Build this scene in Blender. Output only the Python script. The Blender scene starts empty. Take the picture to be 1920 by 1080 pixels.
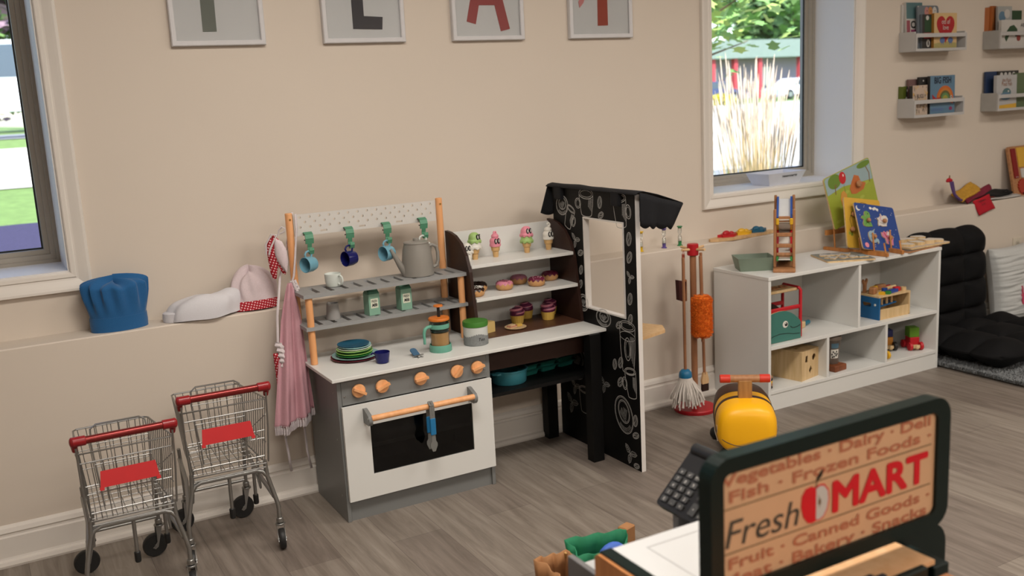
import bpy, bmesh, math, random
from mathutils import Vector as V, Matrix as Mx, noise
from mathutils.geometry import tessellate_polygon
PI = math.pi
random.seed(7)
SC = bpy.context.scene
COL = SC.collection

# ------------------------------------------------------------------ camera
cam_d = bpy.data.cameras.new('camera'); cam = bpy.data.objects.new('camera', cam_d); COL.objects.link(cam)
cam_d.sensor_width = 36.0; cam_d.lens = 36.0*1820.75/1920.0
cam_d.clip_start = 0.05; cam_d.clip_end = 200
_y, _p, _r = .50206154, .19322339, -.05195061
_f = V((math.sin(_y)*math.cos(_p), math.cos(_y)*math.cos(_p), -math.sin(_p)))
_rt = V((math.cos(_y), -math.sin(_y), 0)); _up = _rt.cross(_f)
_r2 = _rt*math.cos(_r)+_up*math.sin(_r); _u2 = _up*math.cos(_r)-_rt*math.sin(_r)
cam.matrix_world = Mx(((_r2.x, _u2.x, -_f.x, 0), (_r2.y, _u2.y, -_f.y, 0), (_r2.z, _u2.z, -_f.z, 1.45), (0, 0, 0, 1)))
cam_d.dof.use_dof = True; cam_d.dof.focus_distance = 3.25; cam_d.dof.aperture_fstop = 3.5
SC.camera = cam

# ------------------------------------------------------------------ world, sun, room lights, exposure
SC.view_settings.view_transform = 'Standard'; SC.view_settings.look = 'None'
SC.view_settings.gamma = 1; SC.view_settings.use_curve_mapping = False
SC.view_settings.exposure = 0.0
w = bpy.data.worlds.new('sky'); SC.world = w; w.use_nodes = True
nt = w.node_tree; bg = nt.nodes['Background']
sky = nt.nodes.new('ShaderNodeTexSky'); sky.sky_type = 'NISHITA'; sky.sun_disc = False
sky.sun_elevation = math.radians(48); sky.sun_rotation = math.radians(200); sky.air_density = 1.0
nt.links.new(sky.outputs[0], bg.inputs[0]); bg.inputs[1].default_value = 0.42
def sun(direction, strength, col, ang):
    d = bpy.data.lights.new('sun', 'SUN'); d.energy = strength; d.color = col; d.angle = math.radians(ang)
    o = bpy.data.objects.new('sun', d); COL.objects.link(o)
    o.rotation_euler = V(direction).to_track_quat('-Z', 'Y').to_euler()
sun((0.35, 0.75, -0.95), 8.5, (1, .96, .88), 0.6)
CEIL = 2.62
PANELS = [(0.9, 1.75), (3.0, 1.55), (5.2, 1.2), (0.3, -1.3), (2.6, -1.3), (4.9, -1.3)]
def area(x, y, z, sx, sy, e, col):
    d = bpy.data.lights.new('ceiling_panel_light', 'AREA'); d.shape = 'RECTANGLE'; d.size = sx; d.size_y = sy
    d.energy = e; d.color = col
    o = bpy.data.objects.new('ceiling_panel_light', d); COL.objects.link(o); o.location = (x, y, z)
LE = [40, 28, 20, 40, 36, 26]
for (px, py), e in zip(PANELS, LE):
    area(px, py, CEIL-.035, 1.1, .55, e, (1, .935, .865))

# ------------------------------------------------------------------ materials
def lin(c):
    return c/12.92 if c <= .04045 else ((c+.055)/1.055)**2.4
def hx(s):
    s = s.lstrip('#'); return tuple(lin(int(s[i:i+2], 16)/255) for i in (0, 2, 4))
MATS = {}
def mat(name, col, rough=.5, metal=0, var=.05, scale=30, bump=0.0, spec=.5, trans=0, ior=1.45, alpha=1, coat=0, sheen=0, emit=None, es=0, stretch=None):
    if name in MATS: return MATS[name]
    if isinstance(col, str): col = hx(col)
    m = bpy.data.materials.new(name); m.use_nodes = True; t = m.node_tree; b = t.nodes['Principled BSDF']
    b.inputs['Base Color'].default_value = (*col, 1)
    b.inputs['Roughness'].default_value = rough; b.inputs['Metallic'].default_value = metal
    b.inputs['Specular IOR Level'].default_value = spec; b.inputs['IOR'].default_value = ior
    b.inputs['Transmission Weight'].default_value = trans; b.inputs['Alpha'].default_value = alpha
    b.inputs['Coat Weight'].default_value = coat; b.inputs['Sheen Weight'].default_value = sheen
    if emit:
        b.inputs['Emission Color'].default_value = (*hx(emit), 1); b.inputs['Emission Strength'].default_value = es
    if var or bump:
        tc = t.nodes.new('ShaderNodeTexCoord'); mp = t.nodes.new('ShaderNodeMapping'); n = t.nodes.new('ShaderNodeTexNoise')
        n.inputs['Scale'].default_value = scale; n.inputs['Detail'].default_value = 3
        if stretch: mp.inputs['Scale'].default_value = stretch
        t.links.new(tc.outputs['Object'], mp.inputs[0]); t.links.new(mp.outputs[0], n.inputs[0])
        if var:
            mx = t.nodes.new('ShaderNodeMix'); mx.data_type = 'RGBA'
            mx.inputs[6].default_value = (*[c*(1-var) for c in col], 1); mx.inputs[7].default_value = (*[min(1, c*(1+var)) for c in col], 1)
            t.links.new(n.outputs[0], mx.inputs[0]); t.links.new(mx.outputs[2], b.inputs['Base Color'])
        if bump:
            bp = t.nodes.new('ShaderNodeBump'); bp.inputs['Strength'].default_value = bump; bp.inputs['Distance'].default_value = .002
            t.links.new(n.outputs[0], bp.inputs['Height']); t.links.new(bp.outputs[0], b.inputs['Normal'])
    MATS[name] = m; return m
def wood(name, c1, c2, scale=6, rough=.45, stretch=(12, 12, 1)):
    if name in MATS: return MATS[name]
    m = bpy.data.materials.new(name); m.use_nodes = True; t = m.node_tree; b = t.nodes['Principled BSDF']
    tc = t.nodes.new('ShaderNodeTexCoord'); mp = t.nodes.new('ShaderNodeMapping'); mp.inputs['Scale'].default_value = stretch
    n = t.nodes.new('ShaderNodeTexNoise'); n.inputs['Scale'].default_value = scale; n.inputs['Detail'].default_value = 4
    r = t.nodes.new('ShaderNodeValToRGB'); r.color_ramp.elements[0].position = .35; r.color_ramp.elements[1].position = .68
    r.color_ramp.elements[0].color = (*hx(c1), 1); r.color_ramp.elements[1].color = (*hx(c2), 1)
    t.links.new(tc.outputs['Object'], mp.inputs[0]); t.links.new(mp.outputs[0], n.inputs[0]); t.links.new(n.outputs[0], r.inputs[0])
    t.links.new(r.outputs[0], b.inputs['Base Color']); b.inputs['Roughness'].default_value = rough
    MATS[name] = m; return m
def dots(name, base, dot, scale=70, size=.3):
    if name in MATS: return MATS[name]
    m = bpy.data.materials.new(name); m.use_nodes = True; t = m.node_tree; b = t.nodes['Principled BSDF']
    tc = t.nodes.new('ShaderNodeTexCoord'); v = t.nodes.new('ShaderNodeTexVoronoi'); v.inputs['Scale'].default_value = scale
    v.inputs['Randomness'].default_value = .08; v.voronoi_dimensions = '2D'; mpv = t.nodes.new('ShaderNodeMapping'); mpv.inputs['Rotation'].default_value = (-PI/2, 0, .35)
    r = t.nodes.new('ShaderNodeValToRGB'); r.color_ramp.interpolation = 'CONSTANT'
    r.color_ramp.elements[0].color = (*hx(dot), 1); r.color_ramp.elements[1].position = size; r.color_ramp.elements[1].color = (*hx(base), 1)
    t.links.new(tc.outputs['Object'], mpv.inputs[0]); t.links.new(mpv.outputs[0], v.inputs['Vector']); t.links.new(v.outputs[0], r.inputs[0]); t.links.new(r.outputs[0], b.inputs['Base Color'])
    b.inputs['Roughness'].default_value = .85
    MATS[name] = m; return m

M_wall = mat('wall_paint', (.63, .555, .475), .75, var=.02, scale=3, bump=.05)
M_trim = mat('trim_paint', (.70, .655, .60), .42, var=.015, scale=8)
M_ceil = mat('ceiling_paint', (.75, .72, .68), .9, var=.02)
M_vinyl = mat('window_vinyl', '#a39c90', .45)
M_reveal = mat('reveal_paint', (.72, .70, .68), .55, var=.01)
M_white = mat('white_laminate', (.68, .68, .655), .38, var=.012, scale=12)
M_grey = mat('grey_laminate', (.180, .185, .182), .42, var=.03, scale=12)
M_grey2 = mat('grey_rack_paint', (.285, .29, .29), .45, var=.03)
M_pine = wood('orange_beech', '#e0a06a', '#ecb07c', 4, .42)
M_beech = wood('pale_beech', '#c9a274', '#d9b687', 4, .5)
M_ply = wood('birch_ply', '#c7a878', '#d8bc90', 5, .5)
M_tan = wood('tan_wood', '#9b6a44', '#b17e54', 5, .5)
M_bamboo = wood('bamboo', '#a86a33', '#bf8246', 5, .5)
M_brown = mat('dark_brown_laminate', (.030, .013, .009), .45, var=.1, spec=.35)
M_black = mat('black_laminate', (.004, .004, .004), .5, var=.1, spec=.25)
M_chalkb = mat('chalkboard_black', (.003, .003, .003), .55, var=.1, spec=.22)
M_chalk = mat('chalk_white', (.42, .41, .39), .8, var=.3, scale=90)
M_blackfab = mat('black_cloth', (.003, .0033, .005), .9, var=.2, bump=.3, scale=200)
M_chrome = mat('zinc_wire', (.34, .34, .33), .42, metal=1, var=.05)
M_redpl = mat('dark_red_plastic', (.27, .008, .012), .3)
M_redseat = mat('bright_red_plastic', (.50, .012, .015), .45)
M_rubber = mat('black_rubber', (.012, .012, .012), .5)
M_screw = mat('screw_steel', (.4, .4, .4), .3, metal=1)

def mk_glass(name, tint=(1, 1, 1), refl=.06):
    m = bpy.data.materials.new(name); m.use_nodes = True; t = m.node_tree
    for n in list(t.nodes): t.nodes.remove(n)
    o = t.nodes.new('ShaderNodeOutputMaterial'); mix = t.nodes.new('ShaderNodeMixShader')
    tr = t.nodes.new('ShaderNodeBsdfTransparent'); tr.inputs[0].default_value = (*tint, 1)
    g = t.nodes.new('ShaderNodeBsdfGlossy'); g.inputs['Roughness'].default_value = .02
    fr = t.nodes.new('ShaderNodeLayerWeight'); fr.inputs[0].default_value = refl*3
    ml = t.nodes.new('ShaderNodeMath'); ml.operation = 'MULTIPLY_ADD'; ml.inputs[1].default_value = .6; ml.inputs[2].default_value = refl*.3
    t.links.new(fr.outputs['Fresnel'], ml.inputs[0]); t.links.new(ml.outputs[0], mix.inputs[0])
    t.links.new(tr.outputs[0], mix.inputs[1]); t.links.new(g.outputs[0], mix.inputs[2]); t.links.new(mix.outputs[0], o.inputs[0])
    return m
M_glass = mk_glass('clear_glass', (.97, .98, 1), .05)
M_ovenglass = mk_glass('oven_acrylic', (.30, .30, .30), .07)

# ------------------------------------------------------------------ mesh builder
def plane(o, x, y):
    x = V(x).normalized(); y = V(y).normalized(); z = x.cross(y)
    return Mx(((x.x, y.x, z.x, o[0]), (x.y, y.y, z.y, o[1]), (x.z, y.z, z.z, o[2]), (0, 0, 0, 1)))
def T(x, y, z): return Mx.Translation((x, y, z))
def R(a, ax='Z'): return Mx.Rotation(a, 4, ax)
ROOTM = {}
class MB:
    def __init__(s, m=None): s.v = []; s.f = []; s.mi = []; s.sm = []; s.mats = []; s.cur = m
    def _m(s, m):
        m = m or s.cur
        if m not in s.mats: s.mats.append(m)
        return s.mats.index(m)
    def add(s, vs, fs, m=None, M=None, smooth=False):
        b = len(s.v); k = s._m(m)
        for p in vs:
            s.v.append(M @ V(p) if M is not None else V(p))
        for f in fs:
            s.f.append([b+i for i in f]); s.mi.append(k); s.sm.append(smooth)
        return s
    def bm(s, bm, m=None, M=None, smooth=False):
        bm.verts.index_update()
        s.add([v.co.copy() for v in bm.verts], [[v.index for v in f.verts] for f in bm.faces], m, M, smooth); bm.free(); return s
    def box(s, c, sz, m=None, M=None, bev=0, seg=1):
        bm = bmesh.new(); bmesh.ops.create_cube(bm, size=1)
        for v in bm.verts: v.co = V((v.co.x*sz[0]+c[0], v.co.y*sz[1]+c[1], v.co.z*sz[2]+c[2]))
        if bev: bmesh.ops.bevel(bm, geom=bm.edges[:], offset=min(bev, min(sz)*.45), segments=seg, affect='EDGES', profile=.6)
        return s.bm(bm, m, M)
    def bx(s, x0, x1, y0, y1, z0, z1, m=None, M=None, bev=0, seg=1):
        return s.box(((x0+x1)/2, (y0+y1)/2, (z0+z1)/2), (abs(x1-x0), abs(y1-y0), abs(z1-z0)), m, M, bev, seg)
    def lathe(s, prof, m=None, M=None, seg=28, smooth=True, loc=None, cap=True, sx=1, sy=1):
        if loc is not None: M = T(*loc) if M is None else M @ T(*loc)
        vs = []; fs = []; n = len(prof)
        for r, z in prof:
            for k in range(seg):
                a = 2*PI*k/seg; vs.append((r*math.cos(a)*sx, r*math.sin(a)*sy, z))
        for i in range(n-1):
            for k in range(seg):
                k2 = (k+1) % seg; fs.append([i*seg+k, i*seg+k2, (i+1)*seg+k2, (i+1)*seg+k])
        if cap:
            if prof[0][0] > 1e-5: fs.append(list(range(seg))[::-1])
            if prof[-1][0] > 1e-5: fs.append([(n-1)*seg+k for k in range(seg)])
        return s.add(vs, fs, m, M, smooth)
    def cyl(s, p0, p1, r, r2=None, m=None, M=None, seg=16, smooth=True):
        p0 = V(p0); p1 = V(p1); d = p1-p0; L = d.length
        q = d.to_track_quat('Z', 'Y').to_matrix().to_4x4(); A = Mx.Translation(p0) @ q
        if M is not None: A = M @ A
        r2 = r if r2 is None else r2
        b = min(r, r2, L)*.12
        return s.lathe([(r-b, 0), (r, b), (r2, L-b), (r2-b, L)], m, A, seg, smooth)
    def tube(s, pts, r, m=None, M=None, seg=8, closed=False, smooth=True):
        pts = [V(p) for p in pts]; n = len(pts)
        rs = r if isinstance(r, (list, tuple)) else [r]*n
        vs = []; fs = []; nrm = None
        for i, p in enumerate(pts):
            a = pts[(i-1) % n] if (closed or i > 0) else p; b = pts[(i+1) % n] if (closed or i < n-1) else p
            t = (b-a).normalized()
            if nrm is None: nrm = t.orthogonal().normalized()
            nrm = (nrm-t*nrm.dot(t))
            nrm = nrm.normalized() if nrm.length > 1e-6 else t.orthogonal().normalized()
            bi = t.cross(nrm)
            for k in range(seg):
                g = 2*PI*k/seg; vs.append(p+(nrm*math.cos(g)+bi*math.sin(g))*rs[i])
        for i in range(n if closed else n-1):
            j = (i+1) % n
            for k in range(seg):
                k2 = (k+1) % seg; fs.append([i*seg+k, i*seg+k2, j*seg+k2, j*seg+k])
        if not closed: fs.append(list(range(seg))[::-1]); fs.append([(n-1)*seg+k for k in range(seg)])
        return s.add(vs, fs, m, M, smooth)
    def sph(s, c, r, m=None, M=None, seg=20, rings=12):
        if not isinstance(r, (tuple, list)): r = (r, r, r)
        prof = [(max(1e-6, math.sin(PI*i/rings)), -math.cos(PI*i/rings)) for i in range(rings+1)]
        A = T(*c) @ Mx.Diagonal((*r, 1))
        if M is not None: A = M @ A
        return s.lathe(prof, m, A, seg, cap=False)
    def prism(s, loops, t0, t1, m=None, M=None, side=None):
        # loops: outer polygon, then holes (2D); extruded from z=t0 to z=t1 of plane M
        if not isinstance(loops[0][0], (list, tuple, V)): loops = [loops]
        flat = [p for l in loops for p in l]; n = len(flat)
        tris = tessellate_polygon([[V((p[0], p[1], 0)) for p in l] for l in loops])
        top = []
        for t in tris:
            a, b, c = [flat[i] for i in t]
            if (b[0]-a[0])*(c[1]-a[1])-(b[1]-a[1])*(c[0]-a[0]) < 0: t = (t[0], t[2], t[1])
            top.append(list(t))
        vs = [(p[0], p[1], t1) for p in flat]+[(p[0], p[1], t0) for p in flat]
        s.add(vs, top+[[i+n for i in t[::-1]] for t in top], m, M)
        sd = []; o = 0
        for l in loops:
            k = len(l)
            ar = sum(l[i][0]*l[(i+1) % k][1]-l[(i+1) % k][0]*l[i][1] for i in range(k))
            for i in range(k):
                a = o+i; b = o+(i+1) % k
                sd.append([a, a+n, b+n, b] if (ar > 0) == (l is loops[0]) else [b, b+n, a+n, a])
            o += k
        s.add(vs, sd, side or m, M); return s
    def rib(s, pts, wd, M, m=None, z=.0006, closed=False):
        # flat raised stroke following a 2D path
        pts = [V((p[0], p[1])) for p in pts]; n = len(pts)
        L = []; Rr = []
        for i, p in enumerate(pts):
            a = pts[(i-1) % n] if (closed or i > 0) else p; b = pts[(i+1) % n] if (closed or i < n-1) else p
            d = (b-a); d = d.normalized() if d.length > 0 else V((1, 0)); nn = V((-d.y, d.x))*wd/2
            L.append(p+nn); Rr.append(p-nn)
        vs = [(q.x, q.y, z) for q in L]+[(q.x, q.y, z) for q in Rr]
        fs = [[i+n, (i+1) % n+n, (i+1) % n, i] for i in range(n if closed else n-1)]
        return s.add(vs, fs, m, M)
    def flat(s, pts, M, m=None, z=.0006):
        return s.prism([list(map(tuple, pts))], 0, z, m, M)
    def text(s, body, size, M, m=None, z=.0008, shear=0, off=0, ax='LEFT', sx=1.0):
        c = bpy.data.curves.new('t', 'FONT'); c.body = body; c.size = size; c.shear = shear; c.offset = off; c.align_x = ax
        c.resolution_u = 4
        o = bpy.data.objects.new('t', c); COL.objects.link(o)
        bpy.context.view_layer.update()
        me = bpy.data.meshes.new_from_object(o.evaluated_get(bpy.context.evaluated_depsgraph_get()))
        vs = [(v.co.x*sx, v.co.y, z) for v in me.vertices]; fs = [list(p.vertices) for p in me.polygons]
        bpy.data.objects.remove(o); bpy.data.curves.remove(c); bpy.data.meshes.remove(me)
        return s.add(vs, fs, m, M)
    def build(s, name, parent=None, local=False, kind=None, label=None):
        me = bpy.data.meshes.new(name); 
        inv = None
        if parent is not None and not local: inv = ROOTM[parent.name].inverted()
        me.from_pydata([(inv @ v if inv else v) for v in s.v], [], s.f)
        for m in s.mats: me.materials.append(m)
        me.polygons.foreach_set('material_index', s.mi); me.polygons.foreach_set('use_smooth', s.sm)
        me.update()
        if any(s.sm): 
            try: me.set_sharp_from_angle(angle=math.radians(42))
            except Exception: pass
        o = bpy.data.objects.new(name, me); COL.objects.link(o)
        if parent is not None: o.parent = parent; ROOTM[o.name] = ROOTM[parent.name]
        else: ROOTM[o.name] = Mx.Identity(4)
        if kind: o['kind'] = kind
        if label: o['label'] = label
        return o
def thing(name, label, cat, loc=(0, 0, 0), rz=0, group=None, M=None):
    o = bpy.data.objects.new(name, None); COL.objects.link(o); o.empty_display_size = .03
    if M is None: M = T(*loc) @ R(rz)
    o.matrix_world = M; o['label'] = label; o['category'] = cat
    if group: o['group'] = group
    ROOTM[o.name] = M.copy(); return o
def single(mb, name, label, cat, loc=(0, 0, 0), rz=0, group=None, M=None, kind=None):
    # one-mesh thing, geometry given in local coordinates
    o = mb.build(name)
    o.matrix_world = (T(*loc) @ R(rz)) if M is None else M
    o['label'] = label; o['category'] = cat
    if group: o['group'] = group
    if kind: o['kind'] = kind
    return o
def dup(root, loc=None, rz=None, label=None, group=None, M=None):
    r = root.copy(); COL.objects.link(r)
    if M is not None: r.matrix_world = M
    else:
        r.location = loc
        if rz is not None: r.rotation_euler = (0, 0, rz)
    if label: r['label'] = label
    if group: r['group'] = group
    for ch in list(root.children):
        c = ch.copy(); COL.objects.link(c); c.parent = r
        for g in list(ch.children):
            d = g.copy(); COL.objects.link(d); d.parent = c
    return r
def struct(mb, name): return mb.build(name, kind='structure')
def circ(cx, cy, r, n=24, ry=None, a0=0, a1=2*PI, rot=0):
    ry = ry or r; full = abs(a1-a0-2*PI) < 1e-6; k = n if full else n-1; o = []
    for i in range(n):
        a = a0+(a1-a0)*i/k; x = r*math.cos(a); y = ry*math.sin(a)
        o.append((cx+x*math.cos(rot)-y*math.sin(rot), cy+x*math.sin(rot)+y*math.cos(rot)))
    return o
def rrect(x0, y0, x1, y1, r, n=5):
    o = []
    for cx, cy, a in ((x1-r, y1-r, 0), (x0+r, y1-r, PI/2), (x0+r, y0+r, PI), (x1-r, y0+r, 1.5*PI)):
        for i in range(n+1):
            t = a+PI/2*i/n; o.append((cx+r*math.cos(t), cy+r*math.sin(t)))
    return o
def rect(x0, y0, x1, y1): return [(x0, y0), (x1, y0), (x1, y1), (x0, y1)]
XZ = lambda o: plane(o, (1, 0, 0), (0, 0, 1))     # faces the camera side (-Y)
# ------------------------------------------------------------------ the room
LY, UY, LZ = 3.505, 3.64, .729       # lower wall face, upper wall face, ledge height
W1 = (-.70, .262, .938, 2.2); W2 = (3.132, 4.09, .938, 2.2)
RX0, RX1, RY0 = -2.4, 7.2, -3.4
# floor: grey vinyl planks running towards the window wall
mf = bpy.data.materials.new('vinyl_planks'); mf.use_nodes = True; t = mf.node_tree; b = t.nodes['Principled BSDF']
def N(t, k, **kw):
    n = t.nodes.new(k)
    for a, v in kw.items(): setattr(n, a, v)
    return n
tc = N(t, 'ShaderNodeTexCoord'); mp = N(t, 'ShaderNodeMapping'); mp.inputs['Rotation'].default_value = (0, 0, PI/2)
br = N(t, 'ShaderNodeTexBrick'); br.offset = .37; br.inputs['Scale'].default_value = 1; br.inputs['Brick Width'].default_value = 1.22; br.inputs['Row Height'].default_value = .18
br.inputs['Mortar Size'].default_value = .0012; br.inputs['Mortar Smooth'].default_value = .3
br.inputs['Color1'].default_value = (*hx('#776d65'), 1); br.inputs['Color2'].default_value = (*hx('#898076'), 1); br.inputs['Mortar'].default_value = (*hx('#675e57'), 1)
mp2 = N(t, 'ShaderNodeMapping'); mp2.inputs['Scale'].default_value = (14, 1.1, 1)
n1 = N(t, 'ShaderNodeTexNoise'); n1.inputs['Scale'].default_value = 2.2; n1.inputs['Detail'].default_value = 7; n1.inputs['Roughness'].default_value = .65; n1.inputs['Distortion'].default_value = .6
r1 = N(t, 'ShaderNodeValToRGB'); r1.color_ramp.elements[0].position = .35; r1.color_ramp.elements[1].position = .66
r1.color_ramp.elements[0].color = (.64, .61, .59, 1); r1.color_ramp.elements[1].color = (1.18, 1.18, 1.18, 1)
mx = N(t, 'ShaderNodeMix', data_type='RGBA', blend_type='MULTIPLY'); mx.inputs[0].default_value = .85
L = t.links.new
L(tc.outputs['Object'], mp.inputs[0]); L(mp.outputs[0], br.inputs[0]); L(tc.outputs['Object'], mp2.inputs[0]); L(mp2.outputs[0], n1.inputs[0])
L(n1.outputs[0], r1.inputs[0]); L(br.outputs[0], mx.inputs[6]); L(r1.outputs[0], mx.inputs[7]); L(mx.outputs[2], b.inputs['Base Color'])
b.inputs['Roughness'].default_value = .48; b.inputs['Specular IOR Level'].default_value = .4
struct(MB(mf).bx(RX0, RX1, RY0, LY+.1, -.06, 0), 'floor')
struct(MB(M_ceil).bx(RX0-.1, RX1+.1, RY0-.1, 4.1, CEIL, CEIL+.1), 'ceiling')
mb = MB(M_wall)
def frm(x0, x1, z0, z1): return [(x0, z0), (x1, z0), (x1, z1), (x0, z1)]
mb.prism([frm(RX0, RX1, LZ-.05, CEIL), frm(*W1), frm(*W2)], 0, -.36, M=XZ((0, UY, 0)))
mb.bx(RX0, RX1, LY, UY+.36, 0, LZ, bev=.004)
struct(mb, 'wall_back')
struct(MB(M_wall).bx(RX0-.1, RX0, RY0-.1, 4.0, 0, CEIL), 'wall_left')
struct(MB(M_wall).bx(RX1, RX1+.1, RY0-.1, 4.0, 0, CEIL), 'wall_right')
struct(MB(M_wall).bx(RX0-.1, RX1+.1, RY0-.1, RY0, 0, CEIL), 'wall_front')
# baseboard with cap groove and shoe moulding
prof = [(LY, 0), (LY-.036, 0), (LY-.038, .008), (LY-.034, .02), (LY-.022, .024), (LY-.020, .030), (LY-.020, .098), (LY-.013, .102), (LY-.013, .108), (LY-.017, .114), (LY-.012, .128), (LY-.004, .136), (LY, .137)]
vs = [(x, y, z) for x in (RX0, RX1) for y, z in prof]; k = len(prof)
struct(MB(M_trim).add(vs, [[i, i+k, (i+1) % k+k, (i+1) % k] for i in range(k)]), 'baseboard_back')
# casings: moulded picture-frame sweep round each opening
def sweep(mb, x0, x1, z0, z1, prof, y, m=None):
    vs = []; n = len(prof)
    for (sx, sz, cx, cz) in ((-1, -1, x0, z0), (1, -1, x1, z0), (1, 1, x1, z1), (-1, 1, x0, z1)):
        for o, d in prof: vs.append((cx+sx*o, y-d, cz+sz*o))
    fs = []
    for c in range(4):
        c2 = (c+1) % 4
        for i in range(n-1): fs.append([c*n+i, c2*n+i, c2*n+i+1, c*n+i+1])
    mb.add(vs, fs, m); return mb
CAS = [(0, 0), (0, .009), (.004, .012), (.016, .013), (.020, .009), (.026, .010), (.046, .017), (.056, .020), (.064, .020), (.066, .016), (.066, 0)]
struct(sweep(MB(M_trim), W1[0], W1[1], W1[2], W1[3], CAS, UY), 'trim_1')
struct(sweep(MB(M_trim), W2[0], W2[1], W2[2], W2[3], CAS, UY), 'trim_2')
for i, W in enumerate((W1, W2)):
    m = MB(M_reveal); x0, x1, z0, z1 = W
    # reveal lining boards
    m.bx(x0, x0+.006, UY-.002, 3.97, z0, z1); m.bx(x1-.006, x1, UY-.002, 3.97, z0, z1); m.bx(x0+.006, x1-.006, UY-.002, 3.97, z0, z0+.006); m.bx(x0+.006, x1-.006, UY-.002, 3.97, z1-.006, z1)
    struct(m, 'trim_%d' % (i+3))
    fr = MB(M_vinyl)
    FR = [(0, 0), (-.012, .0), (-.014, -.008), (-.030, -.010), (-.032, -.022), (-.048, -.024), (-.050, -.035), (-.050, -.06), (0, -.06)]
    sweep(fr, x0+.006, x1-.006, z0+.006, z1-.006, [(o, d) for o, d in FR], 3.90)
    f = struct(fr, 'window_%d' % (i+1))
    g = MB(M_glass); g.bx(x0+.05, x1-.05, 3.940, 3.944, z0+.05, z1-.05); g.build('glass_pane', f)
    g = MB(M_rubber); sweep(g, x0+.056, x1-.056, z0+.056, z1-.056, [(0, 0), (-.006, 0), (-.006, -.006)], 3.93); g.build('gasket', f)
# ceiling light panels (the lamps the room is lit by)
m_em = mat('light_diffuser', '#ffffff', .6, var=0, emit='#fff1dd', es=3.0)
first = None
for i, (px, py) in enumerate(PANELS):
    if first is None:
        root = thing('ceiling_light', 'rectangular white ceiling light panel above the play area', 'ceiling light', (px, py, CEIL), group='ceiling light panels')
        m = MB(mat('lamp_frame_white', '#e8e6e0', .5))
        for a in (-1, 1):
            m.bx(-.6, .6, a*.31-.015, a*.31+.015, -.028, 0); m.bx(a*.6-.015, a*.6+.015, -.295, .295, -.028, 0)
        m.build('frame', root, local=True)
        MB(m_em).bx(-.585, .585, -.295, .295, -.012, -.001).build('diffuser', root, local=True)
        first = root
    else: dup(first, (px, py, CEIL))
# wall outlet
root = thing('wall_outlet', 'ivory electrical outlet plate on the lower wall right of black floor chair', 'outlet', (5.325, LY, .433))
M_iv = mat('ivory_plastic', '#cfc6b6', .4)
MB(M_iv).box((0, -.0035, 0), (.078, .007, .122), bev=.003, seg=2).build('plate', root, local=True)
for dz in (-.028, .028):
    m = MB(mat('ivory_socket', '#bdb4a4', .4)).prism([circ(0, dz, .017, 20, .0145)], .006, .009, M=XZ((0, 0, 0)))
    for dx in (-.006, .006): m.bx(dx-.001, dx+.001, -.0097, -.0088, dz-.004, dz+.004, M_black)
    m.build('socket', root, local=True)

# ------------------------------------------------------------------ outside the windows
M_asph = mat('asphalt', '#8d8f94', .9, var=.15, scale=4)
M_conc = mat('concrete', '#c9c4b8', .9, var=.1, scale=3)
M_lawn = mat('lawn', '#6f8a4a', .95, var=.35, scale=8, bump=.6)
M_mulch = mat('mulch', '#3a3550', .95, var=.5, scale=40, bump=1)
GZ = -.25
def gz(x, y):
    k = 1.35-.75*min(1, max(0, (x-4)/10)); return -.25+.075*k*min(14, max(0, y-6))
def terrain(name, x0, x1, y0, y1, m, dz, nx=24, ny=16):
    vs = [(x0+(x1-x0)*i/nx, y0+(y1-y0)*j/ny) for i in range(nx+1) for j in range(ny+1)]
    vs = [(x, y, gz(x, y)+dz) for x, y in vs]
    fs = [[i*(ny+1)+j, (i+1)*(ny+1)+j, (i+1)*(ny+1)+j+1, i*(ny+1)+j+1] for i in range(nx) for j in range(ny)]
    return struct(MB(m).add(vs, fs, smooth=True), name)
terrain('ground_lawn', -40, 120, 4.0, 160, M_lawn, 0, 160, 156)
terrain('ground_mulch_bed', -8, 3.2, 4.3, 11.9, M_mulch, .02, 40, 40)
terrain('ground_path', -20, 6, 14.4, 18.6, M_conc, .015)
terrain('ground_road', -30, 9, 20, 28, M_asph, .015)
terrain('ground_pavement', 5, 60, 4.6, 44, M_conc, .018, 40, 60)
terrain('ground_shade_strip', 8, 40, 11.0, 11.9, M_asph, .03)  # tree shadow across the pavement, painted as a darker strip in the asphalt colour

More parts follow.
